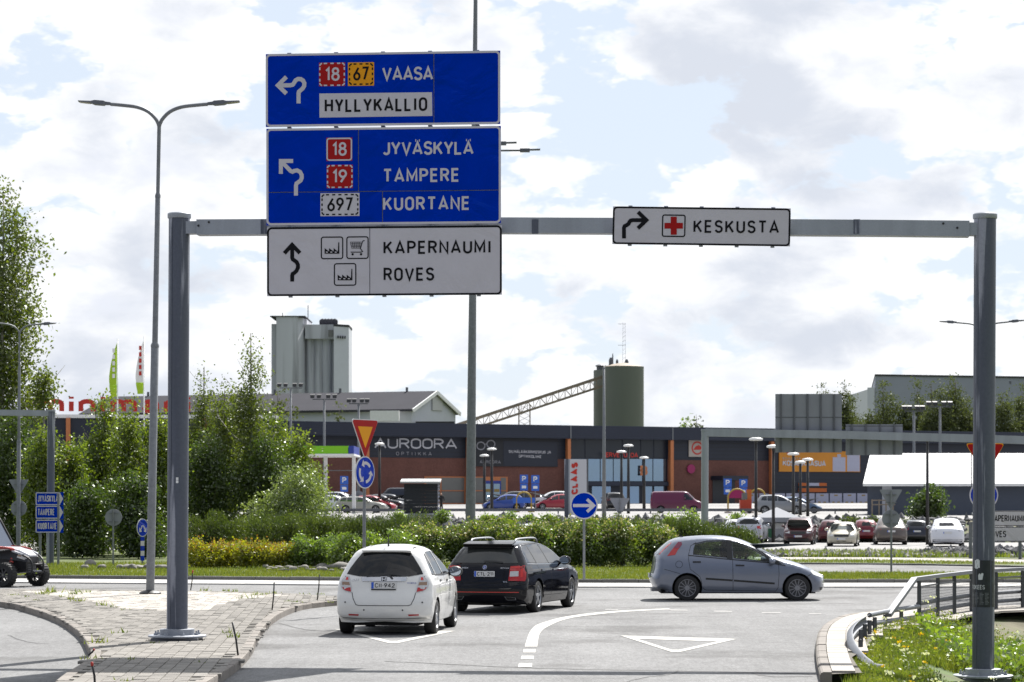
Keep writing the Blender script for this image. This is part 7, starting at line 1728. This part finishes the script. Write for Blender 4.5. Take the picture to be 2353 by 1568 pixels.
for fr_, in ((sfR,), (sfL,)):
    cj.line(fr_, [[(.88, 1.38), (.92, .98), (.96, .80), (1.10, .60), (1.15, .30)], [(1.755, 1.40), (1.76, .25)], [(2.72, .98), (2.78, .60), (2.74, .27)], [(.46, 1.02), (2.86, .98)]], .010, trim_m, 'door_seam', .003)
    cj.line(fr_, [[(.48, 1.04), (.86, 1.005), (1.75, .985), (2.85, 1.0)]], .02, trim_m, 'window_strip', .004)
    cj.line(fr_, [[(1.12, .90), (1.30, .905)], [(1.92, .885), (2.10, .89)]], .035, trim_m, 'door_handle', .01)
cj.mirror(2.55, .98, trim_m, .12)
cj.end([(-.6, 1.32), (.6, 1.32), (.62, 1.2), (.66, 1.06), (-.66, 1.06), (-.62, 1.2)], .005, rear_glass, 'windscreen', False)
mb = MB(); mb.tube([(.62 - cj.x0, 0, 1.49), (.60 - cj.x0, 0, 1.55), (.56 - cj.x0, 0, 1.72)], [.02, .012, .006], 7); cj.part(mb, 'antenna', trim_m)
mb = MB(); mb.bar((.40 - cj.x0, -.42, 1.425), (.40 - cj.x0, .42, 1.425), .12, .02, (0, 0, 1)); cj.part(mb, 'roof_spoiler', white_p)
for sd in (-1, 1):
    mb = MB(); mb.bar((.55 - cj.x0, sd * .43, 1.482), (2.0 - cj.x0, sd * .44, 1.468), .02, .008); cj.part(mb, 'roof_gutter', trim_m)
mb = MB(); mb.box(.26 - cj.x0, .6 - cj.x0, -.6, .6, .17, .25); cj.part(mb, 'rear_diffuser', under_m)
cj.seats()

# ---- black estate car
black_p = paint('black_car_paint', (.003, .003, .006), 0, .06, .0)
h6 = R(90 - 16); hd = Vector((math.cos(h6), math.sin(h6), 0)); ra_ = Vector((-.305, 53.65, 0)); pos = ra_ + hd * (4.66 / 2 - .97)
black_p.node_tree.nodes['Principled BSDF'].inputs['Specular IOR Level'].default_value = .38
co = Car('wagon', 'black estate car with silver roof rails and number plate CTL-211', black_p, pos, h6, False, .8)
co.wheels(0, rim_al); ef = co.eframe()
co.end([(-.49, 1.335), (.49, 1.335), (.57, 1.20), (.65, 1.06), (.67, 1.02), (-.67, 1.02), (-.65, 1.06), (-.57, 1.20)], .006, M('estate_rear_glass', (.035, .037, .036), .12, spec=.5), 'rear_window')
mb = MB(); xr = .30 - co.x0; mb.prism([(xr - .02, -.52, 1.375), (xr - .02, .52, 1.375), (xr + .30, .50, 1.425), (xr + .30, -.50, 1.425)], (0, 0, .03)); mb.prism([(xr - .02, -.50, 1.335), (xr - .02, .50, 1.335), (xr + .06, .50, 1.38), (xr + .06, -.50, 1.38)], (0, 0, .012)); co.part(mb, 'roof_spoiler', black_p)
co.line(ef, [[(-.02, 1.02), (-.02, 1.06), (.18, 1.055), (.36, 1.035)]], .03, trim_m, 'wiper', .02)
for sd in (-1, 1):
    q = [(.53, .96), (.80, .975), (.84, .92), (.845, .72), (.83, .66), (.50, .665)]
    lamp = co.end([(sd * a, b) for a, b in q], .008, lamp_red, 'tail_lamp'); co.end([(sd * a, b) for a, b in [(.535, .855), (.70, .86), (.70, .755), (.525, .75)]], .012, lamp_clear, 'reverse_lens', parent=lamp)
    co.end([(sd * a, b) for a, b in [(.55, .945), (.77, .955), (.77, .93), (.55, .92)]], .012, lamp_red_l, 'lamp_bar', parent=lamp); co.end([(sd * a, b) for a, b in [(.74, .91), (.78, .91), (.78, .74), (.74, .74)]], .012, lamp_red_l, 'lamp_bar', parent=lamp)
    co.end([(sd * a, b) for a, b in [(.42, .345), (.66, .325), (.655, .275), (.48, .27)]], .008, chrome, 'exhaust_trim'); co.end([(sd * a, b) for a, b in [(.44, .336), (.645, .318), (.64, .283), (.487, .278)]], .012, under_m, 'exhaust_opening')
    mb = MB(); rl = smooth_line([(.62 - co.x0, sd * .46, 1.42), (.72 - co.x0, sd * .465, 1.475), (.95 - co.x0, sd * .47, 1.497), (1.9 - co.x0, sd * .47, 1.505), (2.25 - co.x0, sd * .465, 1.48), (2.36 - co.x0, sd * .46, 1.42)], .1); mb.tube(rl, .019, 8); co.part(mb, 'roof_rail', rim_al, None, True)
co.end([(-.72, .44), (.72, .44), (.72, .425), (-.72, .425)], .008, lamp_red_l, 'red_stripe')
co.line(ef, [[(-.50, .665), (-.50, .62), (.50, .62), (.50, .665)], [(-.84, .60), (-.45, .545), (.45, .545), (.84, .60)]], .010, under_m, 'tailgate_seam', .004)
co.end([(.045 * math.cos(R(30 * k)), .935 + .045 * math.sin(R(30 * k))) for k in range(12)], .012, chrome, 'emblem'); co.end([(.036 * math.cos(R(30 * k)), .935 + .036 * math.sin(R(30 * k))) for k in range(12)], .015, blue_m, 'emblem_field'); co.line(ef, [[(-.012, .91), (.012, .93), (-.002, .955)]], .014, chrome, 'emblem_wing', .02)
for wd, a, b, z_, cp in (('SKODA', -.49, -.35, .905, .03), ('OCTAVIA', .33, .51, .905, .028), ('RS', .40, .48, .625, .032)):
    mb = MB(); write(mb, ef, wd, (a, z_), (b, z_), cp, .17, .01); mb.build('badge_lettering', chrome, co.root, fix=False)
co.plate(.80, 'CTL-211', True, 0, .215, .056)
for sd in (-1, 1):
    fr_ = co.sframe(sd)
    co.line(fr_, [[(1.05, 1.36), (1.05, .98), (1.12, .78), (1.28, .58), (1.36, .28)], [(1.95, 1.38), (1.96, .24)], [(3.02, 1.0), (3.10, .70), (3.06, .26)]], .009, under_m, 'door_seam', .003)
    co.line(fr_, [[(.40, 1.0), (1.0, .985), (2.0, .965), (3.02, .968)]], .012, chrome, 'window_strip', .006); co.line(fr_, [[(.40, 1.01), (.54, 1.285), (.74, 1.375), (1.3, 1.395), (2.0, 1.40), (2.35, 1.36), (2.7, 1.24), (3.02, 1.06)]], .012, chrome, 'window_frame', .006)
    for k, (a, b) in enumerate(((1.02, 1.08), (1.92, 1.98))): co.side([(a, 1.0), (b, .99), (b, 1.375), (a, 1.365)], .005, trim_m, 'pillar', sd)
    co.line(fr_, [[(1.25, .86), (1.43, .865)], [(2.12, .85), (2.30, .855)]], .035, black_p, 'door_handle', .014); co.line(fr_, [[(1.36, .31), (3.04, .30)]], .05, black_p, 'side_skirt', .012)
co.mirror(2.86, .985, black_p, .12); co.end([(-.62, 1.27), (.62, 1.27), (.70, 1.02), (-.70, 1.02)], .005, rear_glass, 'windscreen', False)

# ---- grey-blue hatchback passing in the roundabout
grey_p = paint('grey_blue_paint', (.17, .19, .245), .5, .28, .8)
cx_ = (1579 - CX) * 59.5 / F; pos = Vector((cx_ + 4.03 / 2 - .83, 60.3, 0))
cp = Car('hatch', 'grey-blue hatchback driving to the right on the roundabout', grey_p, pos, 0.0, True, .75, win_mat=car_glass)
cp.wheels(1, rim_d2); ef = cp.eframe()
cp.end([(-.46, 1.35), (.46, 1.35), (.53, 1.2), (.57, 1.08), (.50, 1.04), (-.50, 1.04), (-.57, 1.08), (-.53, 1.2)], .006, M('hatch_rear_glass', (.10, .12, .14), .08, spec=.7), 'rear_window')
cp.end([(-.50, .95), (.50, .95), (.5, .62), (-.5, .62)], .004, grey_p, 'tailgate_panel'); cp.plate(.56, 'FIN', True, 0, .22, .05, False)
cp.end([(-.62, 1.28), (.62, 1.28), (.66, 1.1), (.68, 1.0), (-.68, 1.0), (-.66, 1.1)], .006, M('windscreen_glass', (.03, .04, .045), .05, spec=.7), 'windscreen', False)
lamp_pur = M('tail_lamp_purple', (.20, .012, .05), .15, coat=.5)
for sd in (-1, 1):
    fr_ = cp.sframe(sd)
    lamp = cp.side([(.375, 1.02), (.56, 1.045), (.62, 1.15), (.725, 1.28), (.715, 1.335), (.64, 1.345)], .006, lamp_red, 'tail_lamp', sd, step=.05)
    cp.side([(.54, 1.2), (.66, 1.2), (.725, 1.28), (.715, 1.335), (.64, 1.345)], .009, lamp_pur, 'lamp_cap', sd, lamp, .05)
    cp.end([(sd * a, b) for a, b in [(.60, 1.05), (.64, 1.05), (.56, 1.30), (.49, 1.34)]], .006, lamp_red, 'tail_lamp_inner')
    lamp_hd = M('head_lamp_clear', (.75, .76, .74), .15, coat=.5)
    hl = cp.side([(3.665, .745), (3.83, .66), (3.995, .56), (4.01, .525), (3.93, .52), (3.70, .60), (3.655, .66)], .006, lamp_hd, 'head_lamp', sd, step=.05)
    cp.side([(3.865, .30), (3.95, .30), (3.95, .24), (3.875, .23)], .006, trim_m, 'fog_lamp', sd, step=.04)
    cp.line(fr_, [[(.87, 1.02), (.86, .95), (.90, .72), (1.12, .55), (1.2, .28), (1.26, .245), (2.85, .22), (2.90, .30), (2.92, .60), (2.91, .90)], [(1.865, .95), (1.875, .23)], [(.86, 1.03), (.92, 1.25), (1.05, 1.33)], [(.31, .72), (.66, .62)], [(3.54, .54), (3.66, .61)]], .009, under_m, 'door_seam', .003)
    cp.line(fr_, [[(1.25, .505), (1.86, .465)], [(1.89, .462), (2.82, .395)]], .042, trim_m, 'side_moulding', .010)
    cp.line(fr_, [[(.96, .885), (1.14, .885)], [(1.93, .81), (2.13, .805)]], .035, trim_m, 'door_handle', .012)
    cp.line(fr_, [[(.86, 1.035), (1.80, .945), (2.70, .865), (3.06, .80), (2.98, .89), (2.62, 1.06), (2.38, 1.215), (2.1, 1.335), (1.85, 1.375), (1.3, 1.36), (.98, 1.29)]], .022, trim_m, 'window_frame', .004)
    cp.side([(1.74, .965), (1.87, .955), (1.86, 1.37), (1.74, 1.37)], .005, trim_m, 'pillar', sd); cp.side([(2.78, .93), (2.63, .885), (3.0, .83), (2.9, .905)], .005, trim_m, 'quarter_panel', sd)
    cp.line(fr_, [arc(.645, .83, .078, .078, 0, 360, 20)], .008, under_m, 'fuel_flap', .004)
cp.mirror(2.74, .86, grey_p, .11); cp.seats((1.2, 1.95), .33, 1.2); cp.dash(2.45, .87)
mb = MB(); mb.tube([(.78 - cp.x0, 0, 1.445), (.70 - cp.x0, 0, 1.50)], [.015, .008], 6); cp.part(mb, 'antenna', trim_m)
mb = MB(); mb.box(.05 - cp.x0, .6 - cp.x0, -.3, .3, .2, .27); cp.part(mb, 'exhaust', rim_d2)
driver(cp, 1.98, .36, .44, 'person in dark clothes driving the grey-blue hatchback')
driver(cj, 2.0, .36, .5, 'person in dark clothes at the wheel of the white hatchback')

# ---- parked cars
def parked(spec, label, col, px_, py_, view, metal=.2, Y=None, glass_m=None, dark=False, dz=0):
    p = GT(px_, py_) if Y is None else P(px_, py_, Y)
    if Y is not None: p.z = terrain(p.x, Y)
    yaw = {'rear': R(90), 'front': R(-90), 'right': 0.0, 'left': R(180)}[view[0]] + R(view[1]) - (math.atan((px_ - CX) / F) if view[0] in ('rear', 'front') else 0); sp = SPEC[spec]
    if view[0] in ('rear', 'front'): p = p + Vector(((px_ - CX) / F * sp['L'] / 2, sp['L'] / 2, 0))
    c = Car(spec, label, paint('paint_' + label[:18], col, metal, .3, .7), p, yaw, False, 1.7, 'cars parked in front of the shops' if spec != 'van' else None, 'van' if spec == 'van' else 'car', 'van' if spec == 'van' else 'car'); s_ = sp; z1 = max(q[1] for q in s_['sil']); W = s_['W'] / 2
    c.wheels(0); zb = .62 * z1
    if view[0] == 'rear' or spec == 'van' or view[0] in ('right', 'left'):
        c.end([(-W * .66, z1 * .93), (W * .66, z1 * .93), (W * .78, z1 * .73), (-W * .78, z1 * .73)], .01, rear_glass, 'rear_window', step=.2)
        for sd in (-1, 1):
            c.end([(sd * W * .60, z1 * .66), (sd * W * .88, z1 * .68), (sd * W * .90, z1 * .55), (sd * W * .62, z1 * .56)], .012, trim_m if dark else lamp_red, 'tail_lamp', step=.2)
        c.plate(z1 * .50, 'X', True, 0, .24, .055, False); c.end([(-W * .85, z1 * .26), (W * .85, z1 * .26), (W * .84, z1 * .17), (-W * .84, z1 * .17)], .01, trim_m, 'bumper_trim', step=.2)
    if view[0] == 'front' or view[0] in ('right', 'left'):
        c.end([(-W * .64, z1 * .92), (W * .64, z1 * .92), (W * .80, z1 * .69), (-W * .80, z1 * .69)], .01, M('windscreen_' + label[:14], (.10, .115, .11), .12, spec=.6) if view[0] == 'front' else rear_glass, 'windscreen', False, step=.2)
        for sd in (-1, 1): c.end([(sd * W * .55, z1 * .50), (sd * W * .86, z1 * .54), (sd * W * .84, z1 * .44), (sd * W * .55, z1 * .43)], .012, lamp_clear, 'head_lamp', False, step=.2)
        c.end([(-W * .5, z1 * .50), (W * .5, z1 * .50), (W * .45, z1 * .40), (-W * .45, z1 * .40)], .012, trim_m, 'grille', False, step=.2); c.end([(-W * .7, z1 * .24), (W * .7, z1 * .24), (W * .66, z1 * .14), (-W * .66, z1 * .14)], .012, trim_m, 'lower_grille', False, step=.2); c.plate(z1 * .32, 'X', False, 0, .24, .055, False)
    c.mirror(s_['L'] * .64, z1 * .66, c.pm, .11)
    return c
parked('suv', 'dark red SUV facing the camera between the tent and the cream car', (.055, .006, .010), 1838, 1253, ('front', -3))
parked('wagon', 'cream estate car facing the camera with bright headlights', (.45, .42, .34), 1938, 1257, ('front', -3))
parked('hatch', 'red hatchback seen from behind right of the cream car', (.16, .006, .016), 1987, 1247, ('rear', 3))
parked('coupe_suv', 'bronze SUV seen from behind under the round sign back', (.11, .09, .08), 2045, 1253, ('rear', 2))
parked('wagon', 'dark navy estate seen from behind left of the black lamp', (.015, .017, .03), 2103, 1247, ('rear', 3))
parked('coupe_suv', 'white coupe-shaped SUV seen from behind left of the right gantry post', (.66, .67, .72), 2174, 1258, ('rear', 2), 0, dark=True)
parked('suv', 'silver SUV seen from behind at the end of the pine shrubs', (.42, .43, .48), 1727, 1249, ('rear', -6))
parked('hatch', 'white hatchback roof just showing at the hedge end', (.62, .62, .64), 1690, 1246, ('rear', 0), 0)
parked('hatch', 'dark red hatchback nose left of the cream car', (.08, .006, .01), 1909, 1248, ('rear', 0))
parked('hatch', 'pale car roof showing above the flowering hedge', (.55, .60, .68), 1195, 1252, ('left', 10), .3, Y=137)
parked('van', 'magenta panel van in front of the brick wall', (.12, .004, .045), 1556, 1180, ('right', -3), 0, Y=232)
parked('hatch', 'bright blue hatchback parked by the trolley shelter', (.02, .06, .30), 1157, 1168, ('left', 4), .2, Y=244)
parked('suv', 'black SUV behind the bright blue hatchback', (.02, .02, .025), 1168, 1164, ('left', 8), .2, Y=250)
parked('hatch', 'red hatchback left of the white pylon', (.34, .012, .03), 1278, 1167, ('left', 2), .1, Y=246)
parked('suv', 'white car half hidden behind the red hatchback', (.65, .65, .66), 1264, 1164, ('left', 6), 0, Y=251)
parked('suv', 'black SUV with a red brake light before the shop doors', (.012, .013, .016), 1409, 1166, ('rear', 8), .2, Y=244)
parked('wagon', 'champagne estate car left of the dark kiosk', (.34, .34, .31), 832, 1166, ('right', -4), .3, Y=234)
parked('hatch', 'red hatchback nose behind the champagne estate', (.36, .012, .025), 862, 1164, ('right', -8), .1, Y=239)
parked('wagon', 'dark estate car nearest the kiosk', (.02, .022, .03), 878, 1163, ('right', -14), .3, Y=243)
parked('wagon', 'second dark estate car behind its neighbour at the kiosk', (.05, .055, .065), 900, 1161, ('right', -14), .3, Y=248)
parked('van', 'navy van behind the parked cars left of the kiosk', (.012, .016, .03), 912, 1158, ('left', 6), .2, Y=254)
parked('hatch', 'white car half hidden by the pale willow bush', (.62, .63, .66), 775, 1160, ('right', -10), 0, Y=240)
parked('suv', 'silver car behind the white one at the willow bush', (.5, .51, .54), 790, 1158, ('right', -12), .2, Y=247)
parked('suv', 'silver-grey SUV with a roof box before the white posters', (.26, .27, .29), 1796, 1178, ('right', -6), .3, Y=222)
parked('hatch', 'blue car nose right of the silver-grey SUV', (.10, .16, .26), 1836, 1170, ('right', -8), .3, Y=229)
# pedestrian by the kiosk
J = [((0, 0, .95), .13), ((0, 0, 1.2), .13), ((0, 0, 1.42), .15), ((0, 0, 1.53), .055), ((0, 0, 1.6), .08), ((.02, 0, 1.70), .095), ((0, .2, 1.4), .06), ((.04, .26, 1.15), .045), ((.16, .22, .95), .04), ((0, -.2, 1.4), .06), ((.04, -.26, 1.15), .045), ((.16, -.22, .95), .04), ((0, .09, .5), .075), ((-.03, .1, .06), .06), ((.12, .1, .03), .045), ((0, -.09, .5), .075), ((.05, -.1, .06), .06), ((.2, -.1, .03), .045)]
E_ = [(0, 1), (1, 2), (2, 3), (3, 4), (4, 5), (2, 6), (6, 7), (7, 8), (2, 9), (9, 10), (10, 11), (0, 12), (12, 13), (13, 14), (0, 15), (15, 16), (16, 17)]
pp = P(1014, 1164, 236); pp.z = terrain(0, 236)
figure(J, E_, pp, R(-70), 'person in dark clothes walking past the kiosk', 5)
# ------------------------------------------------------------------ off-road buggy leaving the left edge
bug_red = M('buggy_red', (.45, .05, .04), .4, coat=.4); bug_wht = M('buggy_white', (.42, .43, .46), .4, coat=.3); bug_gr = M('buggy_dark', (.03, .03, .034), .4)
by = R(-30); bl_ = thing('buggy', 'black, white and red off-road buggy with knobbly tyres at the left edge', 'buggy', ((50 - CX) * 69.4 / F, 69.4, 0), by)
def bp_(mb, name, mat, par=None, smooth=False): return mb.build(name, mat, par or bl_, smooth=smooth)
for x_, r in ((0, .325), (-2.2, .335)):
    for sd in (-1, 1):
        c = Vector((x_, sd * .66, r)); ax = Vector((0, sd, 0)); mb = MB(); mb.lathe([(r * .60, -.12), (r * .92, -.125), (r, -.09), (r, .09), (r * .92, .125), (r * .60, .12), (r * .60, -.12)], 26, c, ax, False)
        for k in range(26):
            a = 2 * math.pi * k / 26; d = Vector((math.cos(a), 0, math.sin(a))); mb.bar(c + d * (r - .005) - ax * .1, c + d * (r - .005) + ax * .1, .035, .03, d)
        w_ = bp_(mb, 'wheel', tyre_m, None, 40); mb = MB(); mb.lathe([(r * .6, .06), (r * .6, .10), (r * .54, .10), (r * .54, .06)], 22, c, ax, False); mb.lathe([(.06, .05), (.05, .09), (.01, .09)], 10, c, ax, False)
        for k in range(7):
            a = 2 * math.pi * k / 7; d = Vector((math.cos(a), 0, math.sin(a))); mb.bar(c + ax * .075 + d * .05, c + ax * .075 + d * r * .57, .035, .03, ax)
        bp_(mb, 'rim', rim_dk, w_, 40)
        for dz in (.0, .12):
            mb = MB(); mb.bar((x_ + .08, sd * .18, .42 + dz * .5), (x_, sd * .58, .30 + dz), .04, .03); mb.bar((x_ - .18, sd * .18, .42 + dz * .5), (x_, sd * .58, .30 + dz), .04, .03); bp_(mb, 'suspension_arm', black_m)
        mb = MB(); mb.lathe([(.028, 0), (.028, .45)], 8, (x_ - .05, sd * .44, .36), (0, -sd * .28, 1)); sh = bp_(mb, 'shock_absorber', black_m); mb = MB()
        for k in range(5): mb.lathe([(.05, 0), (.055, .02), (.05, .04)], 10, (x_ - .05, sd * (.44 - .028 * k), .42 + .075 * k), (0, -sd * .28, 1), False)
        bp_(mb, 'spring', bug_red, sh)
mb = MB(); mb.prism([(.35, -.3, .38), (.42, -.3, .62), (-.25, -.42, .95), (-.8, -.48, .95), (-.8, -.48, .30), (.1, -.3, .28)], (0, .0, 0)) if False else None
def loft(secs, name, mat, par=None):
    """sections (x, half width, z0, z1) joined into one closed hull"""
    mb = MB(); vs_ = []
    for x_, hw, z0, z1, tw in secs: vs_ += [(x_, -hw, z0), (x_, hw, z0), (x_, tw, z1), (x_, -tw, z1)]
    n = len(secs); fs_ = [(0, 1, 2, 3), tuple(4 * (n - 1) + i for i in (3, 2, 1, 0))]
    for k in range(n - 1):
        for i in range(4): fs_.append((4 * k + i, 4 * k + (i + 1) % 4, 4 * k + 4 + (i + 1) % 4, 4 * k + 4 + i))
    mb.add(vs_, fs_); return bp_(mb, name, mat, par)
loft([(-2.5, .35, .4, .9, .35), (-1.9, .55, .3, .95, .5), (-.6, .5, .32, .75, .5), (.0, .24, .36, .72, .24), (.32, .20, .40, .68, .20)], 'tub', black_m)
loft([(-.72, .56, .74, 1.00, .52), (-.3, .42, .74, .99, .38), (.12, .34, .70, .92, .30), (.40, .24, .66, .80, .20)], 'hood', bug_gr)
loft([(-.72, .40, 1.00, 1.06, .36), (-.3, .34, .98, 1.05, .30), (.12, .26, .91, .97, .22), (.40, .17, .79, .84, .13)], 'hood_scoop', bug_wht)
for sd in (-1, 1):
    mb = MB(); mb.prism([(-.70, sd * .38, 1.03), (-.70, sd * .54, 1.01), (-.25, sd * .42, 1.00), (.05, sd * .34, .95), (-.1, sd * .28, .99)], (0, 0, .06)); bp_(mb, 'red_cowl', bug_red)
    mb = MB(); mb.prism([(-.62, sd * .50, .98), (-.45, sd * .74, .92), (-.1, sd * .74, .94), (-.05, sd * .40, .97)], (0, 0, .03)); bp_(mb, 'fender', black_m)
    mb = MB(); mb.prism([(.0, sd * .40, .93), (.26, sd * .36, .86), (.32, sd * .28, .83), (.06, sd * .33, .92)], (0, 0, .04)); bp_(mb, 'white_stripe', bug_wht)
    mb = MB(); mb.prism([(.32, sd * .22, .70), (.36, sd * .22, .78), (.20, sd * .38, .86), (.17, sd * .40, .78)], (.03, 0, .0)); hl = bp_(mb, 'head_lamp', lamp_clear); mb = MB(); mb.prism([(.22, sd * .34, .80), (.23, sd * .34, .84), (.19, sd * .39, .85), (.18, sd * .39, .81)], (.045, 0, 0)); bp_(mb, 'lamp_glow', lamp_amber, hl)
    mb = MB(); mb.tube(smooth_line([(-.70, sd * .57, .98), (-1.28, sd * .54, 1.84), (-1.5, sd * .53, 1.95), (-2.3, sd * .52, 1.92), (-2.7, sd * .55, 1.0)], .15), .03, 8); bp_(mb, 'roll_bar', black_m, None, True)
    mb = MB(); mb.tube(smooth_line([(.30, sd * .22, .32), (.52, sd * .22, .38), (.55, sd * .23, .62), (.46, sd * .26, .76), (.30, sd * .32, .84)], .06), .024, 8); bp_(mb, 'bumper_bar', black_m, None, True)
    mb = MB(); mb.box(-1.9, -1.3, sd * .3 - .22, sd * .3 + .22, .45, .62); mb.bar((-1.8, sd * .3, .6), (-2.0, sd * .3, 1.25), .42, .12, (1, 0, 0)); bp_(mb, 'seat', seat_m)
for z_ in (.40, .60): mb = MB(); mb.tube([(.535, -.23, z_), (.535, .23, z_)], .02, 8); bp_(mb, 'bumper_cross_bar', black_m, None, True)
mb = MB(); mb.bar((.50, -.16, .42), (.50, .16, .42), .10, .03); bp_(mb, 'skid_plate', alu_back)
mb = MB(); mb.prism([(-.74, -.53, 1.02), (-.74, .53, 1.02), (-1.26, .50, 1.80), (-1.26, -.50, 1.80)], (.012, 0, .008)); bp_(mb, 'windscreen', M('buggy_glass', (.10, .12, .16), .08, spec=.7))
mb = MB(); mb.box(-2.4, -1.4, -.55, .55, 1.95, 1.99); bp_(mb, 'roof', black_m)
for k in range(4): mb = MB(); mb.bar((.36 - k * .01, -.16, .40 + .06 * k), (.36 - k * .01, .16, .40 + .06 * k), .02, .02); bp_(mb, 'grille_slat', galv_d)
